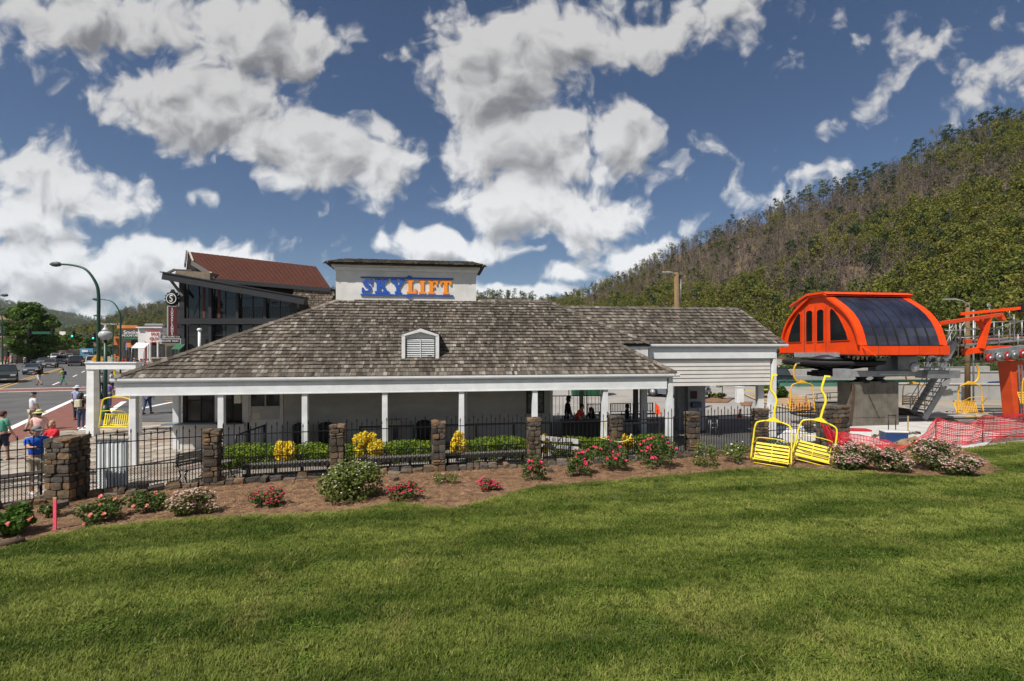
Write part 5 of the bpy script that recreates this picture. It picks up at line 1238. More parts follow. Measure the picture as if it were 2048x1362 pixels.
# ------------------------------------------------------------------ the tall blade sign
YS = 51.
bs = thing('blade_sign', 'tall vertical black and maroon blade sign with a round scroll S medallion on top', 'sign', (0, 0, 0)); so = A(343, 640, YS); bs.location = so
def smb(): return MB(so)
maroon = mat('maroon_panel', (.075, .007, .010), .5, .15, 3); silver = mat('silver_trim', (.42, .43, .44), .4, .2, 5, metal=.4); sign_lt = mat('sign_letter_cream', (.72, .70, .66), .5)
mb = smb(); mb.prism([A(334, 674, YS), A(353, 674, YS), A(353, 612, YS), A(334, 612, YS)], (0, .45, 0)); mb.build('panel', silver, bs)
mb = smb(); mb.prism([A(336.5, 673, YS - .03), A(353.5, 673, YS - .03), A(353.5, 613, YS - .03), A(336.5, 613, YS - .03)], (0, .028, 0)); mb.build('panel_face', maroon, bs)
mb = smb(); mb.prism([A(329, 676, YS), A(357, 676, YS), A(355, 671, YS), A(331, 671, YS)], (0, .5, 0)); mb.build('base', maroon, bs)
mb = smb(); mb.prism([A(319, 688, YS - .1), A(362, 688, YS - .1), A(362, 676.6, YS - .1), A(319, 676.6, YS - .1)], (0, .6, 0)); fr_ = mb.build('marquee', silver, bs)
mb = smb(); mb.prism([A(323, 686, YS - .14), A(359, 686, YS - .14), A(359, 678.6, YS - .14), A(323, 678.6, YS - .14)], (0, .038, 0)); mb.build('marquee_face', black_m, fr_)
mb = smb(); c = A(342.5, 597, YS); r = .60
mb.lathe(c, [(r * .98, .0), (r, .05), (r, .4), (r * .98, .45)], 24, 'Y')
for i in range(14): a = 6.283 * i / 14; mb.lathe(c + Vector((math.cos(a) * r * 1.12, 0, math.sin(a) * r * 1.12)), [(.09, .1), (.12, .15), (.12, .3), (.09, .35)], 8, 'Y')
mb.lathe(c + Vector((0, 0, r * 1.35)), [(.14, .1), (.17, .15), (.17, .3), (.14, .35)], 10, 'Y')
mb.build('medallion', black_iron, bs)
mb = smb(); n = 28; ri, ro = r * .76, r * .86
vs = [c + Vector((math.cos(6.283 * i / n) * q, -.02, math.sin(6.283 * i / n) * q)) for q in (ri, ro) for i in range(n)]
mb.add(vs, [(i, (i + 1) % n, n + (i + 1) % n, n + i) for i in range(n)]); mb.build('ring', sign_lt, bs)
text('scroll_letter', 'S', 1.0, sign_lt, bs, (c - so) + Vector((0, -.03, -.02)), ext=.01, sx=.8)
for i, ch in enumerate('SUGARLANDS'): text('lettering', ch, .37, sign_lt, bs, (A(345, 618.5 + i * 5.55, YS) - so) + Vector((0, -.05, 0)), ext=.012, sx=1.0)
text('lettering', 'DISTILLING CO', .2, sign_lt, bs, (A(343, 673.6, YS) - so) + Vector((0, -.05, 0)), ext=.01, sx=1.3)
text('lettering', 'WELCOME  FOLKS', .25, sign_lt, bs, (A(341, 682.3, YS) - so) + Vector((0, -.17, 0)), ext=.01, sx=.9)
for py in (617, 650, 655): mb = smb(); mb.bar(A(354, py, YS + .2), A(366, py, YS + .2), .08, .08); mb.build('bracket', black_iron, bs)
rs = thing('red_sign', 'small red square sign with a white mark behind the blade sign', 'sign', A(357, 638, 62)); mb = MB(); mb.box((0, 0, 0), (.75, .12, 1.1)); mb.build('panel', mat('red_sign', (.5, .012, .02), .5), rs); mb = MB(); mb.bar((-.15, -.08, .1), (.15, -.08, -.15), .03, .14); mb.bar((-.15, -.085, .25), (.15, -.085, .3), .03, .1); mb.build('mark', sign_lt, rs)
gs = thing('green_awning', 'green awning over a doorway under the blade sign', 'awning', A(356, 692, 54)); mb = MB(); mb.add([(-.5, -.4, -.35), (.5, -.4, -.35), (.5, .4, .2), (-.5, .4, .2)], [(0, 1, 2, 3)]); mb.build('awning_cloth', mat('awning_green', (.015, .10, .04), .6), gs); mb = MB(); mb.bar((-.5, -.4, -.36), (.5, -.4, -.36), .03, .03); mb.build('rod', black_iron, gs)

# ------------------------------------------------------------------ shops down the street
def block(name, label, x0, x1, ptop, Y, m, depth=4, base=None):
    a = A(x0, ptop, Y); b = A(x1, ptop, Y); t = thing(name, label, 'building', (a.x, Y, 0)); mb = MB(); mb.box(((b.x - a.x) / 2, depth / 2, a.z / 2), (b.x - a.x, depth, a.z)); mb.build('wall', m, t); return t
def onf(t, name, m, x0, x1, p0, p1, Y, d=.08, parent=None):
    o = Vector(t.location); a = A(x0, p1, Y) - o; b = A(x1, p0, Y) - o; mb = MB(); mb.box(((a.x + b.x) / 2, (a.y) - d / 2, (a.z + b.z) / 2), (b.x - a.x, d, b.z - a.z)); return mb.build(name, m, parent or t)
wht = mat('shop_white', (.62, .61, .60), .7, .12, 1); redb = mat('shop_brick', (.20, .05, .04), .85, .3, 1.5)
t = block('burger_shop', 'white fronted shop with red lettered sign', 276, 326, 655, 88, wht)
onf(t, 'lower_wall', redb, 290, 330, 683, 735, 87.9); sg = onf(t, 'sign_panel', mat('sign_white', (.72, .70, .68), .5), 293, 322, 661, 684, 87.7, .2)
onf(t, 'sign_border', mat('sign_red', (.42, .015, .02), .5), 292.2, 322.8, 683.9, 685, 87.6, .25); onf(t, 'sign_border', MATS['sign_red'], 292.2, 322.8, 660, 661.1, 87.6, .25)
o_ = Vector(t.location); text('lettering', 'FIVE', .78, MATS['sign_red'], t, A(310, 668.5, 87.4) - o_, ext=.03); text('lettering', 'GUYS', .78, MATS['sign_red'], t, A(310, 677.5, 87.4) - o_, ext=.03)
for a, b in ((303, 314), (318, 330)): w = onf(t, 'window', glass_shop, a, b, 691, 716, 87.7); onf(t, 'window_frame', wht, a - 1, a, 690, 717, 87.6, .1, w)
for px in (297, 301, 316): onf(t, 'column', wht, px, px + 2.2, 684, 722, 86.8, .3)
onf(t, 'parapet_cap', wht, 275, 327, 653.5, 656, 87.9, .4)
t = block('timber_shop', 'shop with an orange parapet, brown boards and an oval dark sign', 240, 276, 652, 92, wood_brown)
onf(t, 'parapet', mat('orange_stucco', (.62, .20, .05), .8, .2, 1), 238, 278, 650.5, 657, 91.8, .5); s_ = onf(t, 'sign_panel', mat('sign_charcoal', (.06, .065, .07), .6), 245, 279, 658, 680, 91, .25)
o_ = Vector(t.location); text('lettering', 'Smoky', 1.0, sign_lt, t, A(262, 665, 90.6) - o_, ext=.03); text('lettering', 'MOUNTAIN', .5, sign_lt, t, A(262, 671.5, 90.6) - o_, ext=.03, sx=1.2); onf(t, 'sign_stripe', mat('sign_green', (.03, .16, .08), .6), 249, 276, 674, 678, 90.8, .1)
for a, b in ((247, 252), (256, 262), (268, 274)): onf(t, 'window', glass_shop, a, b, 684, 716, 91.6)
onf(t, 'awning', mat('awning_orange', (.55, .10, .03), .7), 264, 275, 690, 695, 90.5, 1.2); onf(t, 'banner', mat('banner_blue', (.10, .22, .40), .7), 252, 255, 684, 700, 91.2, .1)
t = block('grey_shop', 'grey roofed shop behind the white burger shop', 296, 330, 650, 104, mat('shop_grey', (.12, .12, .125), .7, .2, 1)); onf(t, 'roof_edge', silver, 295, 331, 647.5, 651, 103.7, .8); onf(t, 'window', glass_shop, 300, 326, 655, 668, 103.8)
t = block('orange_shop', 'narrow orange shop front beside the oval sign', 226, 238, 672, 110, mat('shop_orange', (.50, .17, .05), .8, .2, 1)); onf(t, 'window', glass_shop, 228, 236, 690, 708, 109.8); onf(t, 'roof', wood_brown, 225, 239, 670, 673, 109.6, .8)
t = block('tan_terrace', 'low tan terrace wall under the blade sign', 302, 345, 716, 64, mat('terrace_tan', (.30, .25, .18), .85, .2, 1), 2); onf(t, 'coping', concrete, 301, 346, 714.5, 716.4, 63.9, .5)
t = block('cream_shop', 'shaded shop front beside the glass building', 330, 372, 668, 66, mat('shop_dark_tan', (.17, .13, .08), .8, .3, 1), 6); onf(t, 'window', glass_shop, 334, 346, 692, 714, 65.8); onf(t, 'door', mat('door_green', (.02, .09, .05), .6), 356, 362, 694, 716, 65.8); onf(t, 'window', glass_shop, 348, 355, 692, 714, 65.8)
aw = thing('striped_awning', 'pale striped awning over the pavement by the white shop', 'awning', A(286, 690, 84)); mb = MB()
for i in range(8): x = -1.1 + i * .28; mb.add([(x, -1.2, -.5), (x + .26, -1.2, -.5), (x + .26, 0, .4), (x, 0, .4)], [(0, 1, 2, 3)])
mb.build('awning_cloth', wht, aw); mb = MB(); mb.bar((-1.1, -1.2, -.55), (1.1, -1.2, -.55), .05, .05); mb.tube([(-1, -1.15, -.5), (-1, -1.15, -3)], .05, 6); mb.tube([(1, -1.15, -.5), (1, -1.15, -3)], .05, 6); mb.build('awning_frame', grey_metal, aw)
tw = mat('tan_block', (.33, .26, .17), .85, .2, 1)
t = block('arched_building', 'tan building with a round arched upper window at the left edge', -60, 32, 628, 108, tw, 1.6); onf(t, 'roof', dark_grey, -64, 35, 622, 629, 107, 1.5)
w = onf(t, 'window', glass_dark, 3, 19, 652, 668, 107.7); o_ = Vector(t.location)
mb = MB(o_); c = A(11, 652, 107.8); rr = .95; mb.prism([c + Vector((math.cos(a) * rr, 0, math.sin(a) * rr)) for a in [math.pi * i / 12 for i in range(13)]], (0, -.1, 0)); mb.build('arch_pane', glass_dark, w)
mb = MB(o_); n = 12
for i in range(n): a, b = math.pi * i / n, math.pi * (i + 1) / n; mb.prism([c + Vector((math.cos(q) * k, -.15, math.sin(q) * k)) for q, k in ((a, rr), (b, rr), (b, rr * 1.3), (a, rr * 1.3))], (0, -.1, 0))
mb.build('arch_trim', MATS['cream_trim'], w); onf(t, 'window_frame', MATS['cream_trim'], 1, 3, 652, 668, 107.6, .2, w); onf(t, 'window_frame', MATS['cream_trim'], 19, 21, 652, 668, 107.6, .2, w)
onf(t, 'awning', maroon, -10, 36, 675, 681, 106, 1.5); onf(t, 'awning_valance', wht, -10, 36, 681, 683.5, 105.8, .2); onf(t, 'balcony', black_iron, -20, 30, 666, 672, 106.5, .6)
for a, b in ((4, 22), (-20, -2)): onf(t, 'shop_window', glass_shop, a, b, 697, 718, 107.7)
for px in (-1, 24): onf(t, 'column', MATS['cream_trim'], px, px + 6, 684, 724, 106.8, .5)
t = block('far_shop', 'pale shop front beyond the trees at the end of the street', 104, 132, 700, 180, mat('far_tan', (.42, .33, .26), .85, .3, .4), 8); onf(t, 'awning', redb, 108, 126, 706, 709, 179, 1.5); onf(t, 'window', glass_shop, 112, 122, 710, 714, 179.6)
t = block('far_shop', 'small blue fronted shop beside the road at the end of the street', 160, 186, 697, 170, mat('far_blue', (.10, .26, .42), .7, .3, .5), 8); onf(t, 'sign', wht, 164, 176, 700, 704, 169.7); onf(t, 'window', glass_shop, 178, 184, 704, 710, 169.7)

# ------------------------------------------------------------------ street trees
def big_tree(px, pbase, ptop, hw, label, leaf, n, Yoff=0, seed=1, size=.32, name='street_tree', clumps=40, low=.12):
    p = P(px, pbase); Y = p.y; ht = H + (HZ - ptop) / F * Y; rx = hw / F * Y; g = random.Random(seed)
    t = thing(name, label, 'tree', p, 0, 'trees along the street'); cl = []; mb = MB()
    tp = Vector((g.uniform(-.3, .3), 0, ht * .62)); mb.tube([(0, 0, -.1), (tp.x * .5, 0, ht * .3), tuple(tp)], [ht * .022, ht * .017, ht * .008], 8)
    for i in range(clumps):
        z = ht * (low + (.93 - low) * g.random()); e = math.sin(math.pi * min(1, max(.12, (z / ht - low * .6) / (1.05 - low * .6))) ** .8); a = g.uniform(0, 6.283); q = math.sqrt(g.random()) * .88
        c = (math.cos(a) * q * rx * e, math.sin(a) * q * rx * e, z); s = g.uniform(.16, .30); cl.append((*c, rx * s, rx * s, rx * s * .62))
        if i % 4 == 0: mb.tube([(tp.x * .4, 0, z * .5), (c[0] * .5, c[1] * .5, z * .8), c], [ht * .009, ht * .006, ht * .002], 5)
    mb.build('trunk', trunk_m, t); V, Q = leafquads(cl, n, size, .35, 1.4, .35, seed); link('crown', npmesh('crown', V, Q, leaf), t); return t
big_tree(56, 729, 600, 50, 'largest dark green street tree at the left, taller than the arched building', leaf_green, 15000, seed=71, clumps=75, size=.34)
big_tree(10, 719, 610, 44, 'dark green tree behind the arched building at the left edge', leaf_green, 5000, seed=72)
big_tree(92, 720, 655, 24, 'green tree just right of the largest street tree', leaf_green, 5000, seed=73)
big_tree(112, 711, 664, 22, 'pale green tree under the traffic signal mast, left one', leaf_bright, 3800, seed=74, size=.42)
big_tree(134, 709, 668, 20, 'pale yellow green tree at the centre of the street view', leaf_bright, 3800, seed=75, size=.45)
big_tree(157, 710, 664, 20, 'pale green tree beneath the left green traffic light', leaf_bright, 3800, seed=76, size=.45)
big_tree(180, 711, 672, 20, 'green tree beneath the right green traffic light', leaf_green, 3600, seed=77, size=.42)
big_tree(201, 718, 684, 12, 'small dark tree beside the pedestrian crossing sign', leaf_green, 1600, seed=78, size=.25)
big_tree(222, 716, 676, 14, 'small tree on the pavement behind the globe lamp', leaf_green, 1400, seed=79, size=.25)

# ------------------------------------------------------------------ lamps and signals
lamp_head = mat('lamp_head', (.06, .07, .07), .5)
def arm_lamp(px, pbase, ptop, reach, label, m=green_pole, rise=1.3, side=-1, r=.10):
    p = P(px, pbase); ht = H + (HZ - ptop) / F * p.y; t = thing('street_lamp', label, 'street lamp', p, 0, 'arm lamps along the street'); rr = reach / F * p.y
    mb = MB(); path = [(0, 0, 0), (0, 0, ht * .55), (0, 0, ht - rise * 1.9), (side * rr * .08, 0, ht - rise * 1.1), (side * rr * .3, 0, ht - rise * .35), (side * rr * .6, 0, ht - rise * .08), (side * rr, 0, ht)]
    mb.tube(smooth_path([Vector(q) for q in path], 4), r, 10, r * .5); mb.build('pole', m, t)
    mb = MB(); mb.lathe((0, 0, 0), [(r * 2.3, 0), (r * 2.1, .25), (r * 1.4, .5)], 10); mb.build('base', m, t)
    mb = MB(); x = side * rr; mb.lathe((x, 0, ht - .02), [(.05, -.5), (.16, -.3), (.2, .0), (.16, .25), (.05, .35)], 8, 'X'); mb.build('lamp_head', lamp_head, t); return t
arm_lamp(197, 798, 528, 84, 'tallest street lamp, green pole behind the white frame, arm reaching left', rise=1.2, r=.13)
arm_lamp(241, 757, 598, 48, 'second arm lamp, right of the tallest one', rise=1.2)
arm_lamp(226, 733, 631, 34, 'third arm lamp, lowest and farthest of those on the right kerb', rise=1.2)
arm_lamp(5, 740, 613, -46, 'arm lamp at the left edge whose arm reaches right before the big tree', rise=1.2, side=1)
arm_lamp(-70, 757, 590, 80, 'arm lamp mostly out of the picture, its head poking in at the left edge', rise=1.2, side=1)
gl = thing('globe_lamp', 'thick green post lamp with a white acorn globe', 'street lamp', P(211, 838)); mb = MB(); mb.tube([(0, 0, 0), (0, 0, 4.4)], .10, 12, .085); mb.build('pole', green_pole, gl)
mb = MB(); mb.lathe((0, 0, 0), [(.26, 0), (.26, .3), (.2, .5), (.12, .8)], 12); mb.build('base', green_pole, gl)
mb = MB(); mb.lathe((0, 0, 4.38), [(.12, 0), (.30, .15), (.33, .3), (.28, .42), (.15, .5)], 16); mb.build('globe', mat('acorn_globe', (.42, .44, .44), .25, .1, 5), gl); mb = MB(); mb.lathe((0, 0, 4.88), [(.17, 0), (.16, .06), (.09, .16), (.05, .2), (.07, .26), (.01, .34)], 12); mb.build('cap', MATS['acorn_globe'], gl)
YT = 80.; sm = thing('signal_mast', 'traffic signal mast arm over the road with street name board', 'traffic signal', P(197, 740)); sm.location = (A(197, 0, YT).x, YT, 0); so2 = Vector(sm.location)
def tmb(): return MB(so2)
mb = tmb(); mb.tube([A(197, 738, YT), A(197, 674, YT)], .13, 8); mb.build('pole', dark_metal, sm); mb = tmb(); mb.tube([A(197, 678, YT), A(165, 669, YT), A(130, 664.5, YT), A(58, 663.5, YT)], .09, 8, .05); mb.build('arm', dark_metal, sm)
mb = tmb(); mb.prism([A(64, 668, YT - .2), A(100, 668, YT - .2), A(100, 663, YT - .2), A(64, 663, YT - .2)], (0, .06, 0)); mb.build('name_board', mat('board_green', (.01, .10, .055), .5), sm)
mb = tmb(); mb.prism([A(119, 668, YT - .2), A(125, 670.5, YT - .2), A(131, 668, YT - .2), A(131, 663, YT - .2), A(119, 663, YT - .2)], (0, .06, 0)); mb.build('route_shield', sign_lt, sm)
mb = tmb(); mb.prism([A(203, 650, YT - 14), A(239, 650, YT - 14), A(239, 645.5, YT - 14), A(203, 645.5, YT - 14)], (0, .06, 0)); mb.build('name_board', black_iron, sm)
text('lettering', 'Historic Nature Tr', .34, sign_lt, sm, A(221, 647.8, YT - 14.1) - so2, ext=.01, sx=.95)
em_g = mat('signal_green', (.05, .6, .35), .4, emit=(.02, .85, .45, 2.2))
for px, py, lit, lb in ((58, 664, 0, 'leftmost traffic light on the mast, seen from behind'), (105, 663, 0, 'second traffic light on the mast, beside the green name board'), (146, 668, 1, 'traffic light showing green, left of the two lit ones'), (188, 672, 1, 'traffic light showing green, nearest the signal pole')):
    q = A(px, py, YT - .25); t = thing('traffic_light', lb, 'traffic light', q, 0, 'traffic lights on the mast'); mb = MB(); mb.box((0, 0, 0), (.38, .3, 1.05)); mb.build('housing', black_iron, t, bevel=.03)
    if lit:
        for k, m in ((.32, dark_grey), (0, dark_grey), (-.33, em_g)): mb = MB(); mb.lathe((.0, -.2, k), [(.13, 0), (.14, .02), (.14, .04)], 12, 'Y'); mb.build('lens', m, t)
    else: mb = MB(); mb.box((0, .0, .58), (.1, .1, .12)); mb.build('bracket', black_iron, t)
ps = thing('crossing_sign', 'yellow diamond pedestrian crossing sign beside the globe lamp', 'sign', P(199, 760)); z = A(195, 718.5, ps.location.y).z
mb = MB(); mb.tube([(0, 0, 0), (0, 0, z + .5)], .04, 8); mb.build('pole', grey_metal, ps); mb = MB(); w_ = .72; mb.prism([(-w_ - .2, -.05, z), (-.2, -.05, z - w_), (w_ - .2, -.05, z), (-.2, -.05, z + w_)], (0, .02, 0)); mb.build('panel', mat('warning_yellow', (.65, .30, .02), .5), ps)
mb = MB(); mb.lathe((-.2, -.075, z + .33), [(.06, 0), (.07, .01), (.06, .02)], 8, 'Y'); mb.bar((-.2, -.07, z + .25), (-.2, -.07, z - .02), .015, .13, up=(0, 1, 0)); mb.bar((-.2, -.07, z), (-.36, -.07, z - .33), .015, .07); mb.bar((-.2, -.07, z), (-.05, -.07, z - .33), .015, .07); mb.bar((-.2, -.07, z + .2), (-.4, -.07, z + .02), .015, .05); mb.bar((-.2, -.07, z + .2), (.02, -.07, z + .05), .015, .05); mb.build('walking_figure', black_iron, ps)
for px, pb, pt, lb in ((245, 742, 706, 'small dark street sign on the pavement by the second lamp'), (258, 736, 690, 'orange and white notice board on the shop pavement')):
    p = P(px, pb); z = H - (pt - HZ) / F * p.y; t = thing('pavement_sign', lb, 'sign', p); mb = MB(); mb.tube([(0, 0, 0), (0, 0, z)], .05, 6); mb.build('pole', dark_metal, t); mb = MB(); mb.box((0, -.06, z), (.7, .05, .8)); mb.build('panel', dark_grey if px == 245 else MATS['orange_stucco'], t)

# ------------------------------------------------------------------ vehicles
def car(label, cat, pos, heading, kind, body, lights=True, s=1., group='vehicles on the street'):
    """local +X is the front"""
    t = thing({'truck': 'pickup_truck'}.get(kind, kind), label, cat, pos, heading, group); t.scale = (s, s, s)
    D = dict(sedan=dict(L=4.7, W=1.8, h=.92, H=1.45, hood=.98, cab=(-1.35, -.65, .55, 1.15), r=.33), suv=dict(L=4.8, W=1.9, h=1.08, H=1.78, hood=1.10, cab=(-2.1, -1.8, .45, 1.05), r=.38), truck=dict(L=5.6, W=2.0, h=1.16, H=1.90, hood=1.18, cab=(-.95, -.75, .75, 1.25), r=.42), van=dict(L=5.0, W=2.0, h=1.15, H=2.0, hood=1.2, cab=(-2.4, -2.2, 1.1, 1.8), r=.36))[kind]
    L, Wd, h, Ht, hd, (c0, c1, c2, c3), r = D['L'], D['W'], D['h'], D['H'], D['hood'], D['cab'], D['r']; x0, x1 = -L / 2, L / 2; gc = .28
    mb = MB()   # lofted body: side profile swept with a tucked-in waist
    prof = [(x0, gc + .15), (x0 + .05, gc), (x1 - .1, gc), (x1, gc + .15), (x1 - .02, h * .78), (x1 - .25, hd * .93), (c3, hd), (c0, h), (x0 + .08, h * .98), (x0, h * .8)]
    n = len(prof)
    for y, k in ((-Wd / 2, 0), ):
        vs = []
        for yy, ins in ((-Wd / 2 + .10, .04), (-Wd / 2, 0), (-Wd / 2, 0), (Wd / 2, 0), (Wd / 2, 0), (Wd / 2 - .10, .04)):
            vs += [(x * (1 - ins * .4), yy * (1 if z < h * .7 else .97), z - (ins if z > h * .7 else 0)) for x, z in prof]
        fs = [(j * n + i, j * n + (i + 1) % n, (j + 1) * n + (i + 1) % n, (j + 1) * n + i) for j in range(5) for i in range(n)]
        mb.add(vs, fs + [tuple(range(n - 1, -1, -1)), tuple(5 * n + i for i in range(n))], False)
    mb.build('body', body, t, bevel=.03)
    mb = MB(); zi = h - .03; w0, w1 = Wd / 2 - .06, Wd / 2 - .24
    mb.add([(c0, -w0, zi), (c3, -w0, hd - .03), (c3, w0, hd - .03), (c0, w0, zi), (c1, -w1, Ht - .05), (c2, -w1, Ht - .05), (c2, w1, Ht - .05), (c1, w1, Ht - .05)], [(0, 1, 5, 4), (1, 2, 6, 5), (2, 3, 7, 6), (3, 0, 4, 7), (4, 5, 6, 7)])
    mb.build('windows', glass_car, t)
    mb = MB(); mb.box(((c1 + c2) / 2, 0, Ht - .03), (c2 - c1 + .06, 2 * w1 + .05, .07)); mb.build('roof', body, t, bevel=.02)
    mb = MB()
    for sy in (-1, 1):
        mb.bar((c0, sy * w0, zi), (c1, sy * w1, Ht - .03), .07, .07); mb.bar((c3, sy * w0, hd - .03), (c2, sy * w1, Ht - .03), .06, .06); xm = (c1 + c2) / 2 - .1; mb.bar((xm, sy * (w0 + .0), h - .02), (xm, sy * w1, Ht - .03), .09, .06)
    mb.build('pillar', body, t)
    for sx in (-1, 1):
        for sy in (-1, 1):
            xw = (x0 + .85) if sx < 0 else (x1 - .9)
            ty = MB(); ty.lathe((xw, sy * (Wd / 2 - .10), r), [(r * .9, -.11), (r, -.08), (r, .08), (r * .9, .11)], 16, 'Y'); w = ty.build('wheel', black_m, t)
            ty = MB(); ty.lathe((xw, sy * (Wd / 2 + .005), r), [(r * .62, -.01), (r * .58, .01), (r * .2, .02)], 10, 'Y'); ty.build('rim', silver, w)
    for sy in (-1, 1):
        mb = MB(); mb.box((x1 - .06, sy * (Wd / 2 - .32), h * .72), (.14, .42, .16)); mb.build('headlight', mat('headlight_lens', (.75, .76, .74), .2), t, bevel=.02)
        mb = MB(); mb.box((x0 + .04, sy * (Wd / 2 - .22), h * .76), (.12, .26, .22)); mb.build('tail_light', mat('tail_lens', (.35, .01, .01), .3), t)
        mb = MB(); mb.box((c3 - .15, sy * (Wd / 2 + .08), hd + .08), (.12, .18, .13)); mb.build('mirror', body, t)
    mb = MB(); mb.box((x1 - .02, 0, h * .70), (.08, Wd * .42, .20)); mb.build('grille', dark_grey, t); mb = MB(); mb.box((x1 - .0, 0, gc + .14), (.16, Wd * .93, .17)); mb.build('bumper', grey_metal if kind == 'truck' else dark_grey, t, bevel=.03)
    mb = MB(); mb.box((x0 + .0, 0, gc + .16), (.14, Wd * .93, .17)); mb.build('bumper', grey_metal if kind == 'truck' else dark_grey, t, bevel=.03); mb = MB(); mb.box((x1 + .09, 0, gc + .17), (.02, .45, .12)); mb.build('number_plate', sign_lt, t)
    return t
TOW = math.atan2(-.80, .60)
p_dark, p_grey, p_silver, p_white, p_black, p_tan = paint('car_dark_green_grey', (.035, .045, .045)), paint('car_grey_blue', (.12, .135, .165)), paint('car_silver', (.36, .36, .36)), paint('car_white', (.66, .67, .68)), paint('car_black', (.018, .02, .024)), paint('car_taupe', (.12, .105, .09))
car('dark green grey pickup truck nearest the camera at the left edge', 'pickup truck', P(10, 764), TOW + .12, 'truck', p_dark)
car('blue grey sedan following the dark pickup truck', 'car', P(66, 748), TOW + .05, 'sedan', p_grey)
car('taupe sedan with its headlights on, third in the queue', 'car', P(101, 735), TOW, 'sedan', p_tan)
car('white suv behind the blue grey sedan in the far lane', 'car', P(64, 728), TOW, 'suv', p_white)
car('dark sedan half hidden between the white suv and the taupe sedan', 'car', P(88, 730), TOW, 'sedan', p_grey)
car('silver car behind the taupe sedan', 'car', P(124, 727), TOW - .03, 'suv', p_silver)
car('white car behind the silver car', 'car', P(112, 720), TOW, 'suv', p_white)
car('small pale car farthest back in the queue', 'car', P(138, 717.5), TOW, 'sedan', p_silver)
car('small white car at the back of the far lane', 'car', P(98, 719), TOW, 'sedan', p_white)
car('dark pickup truck driving away up the street', 'pickup truck', P(153, 731.5), TOW + math.pi - .02, 'truck', p_black)
car('white van at the kerb behind the globe lamp', 'van', P(187, 733), TOW + math.pi, 'van', p_white)
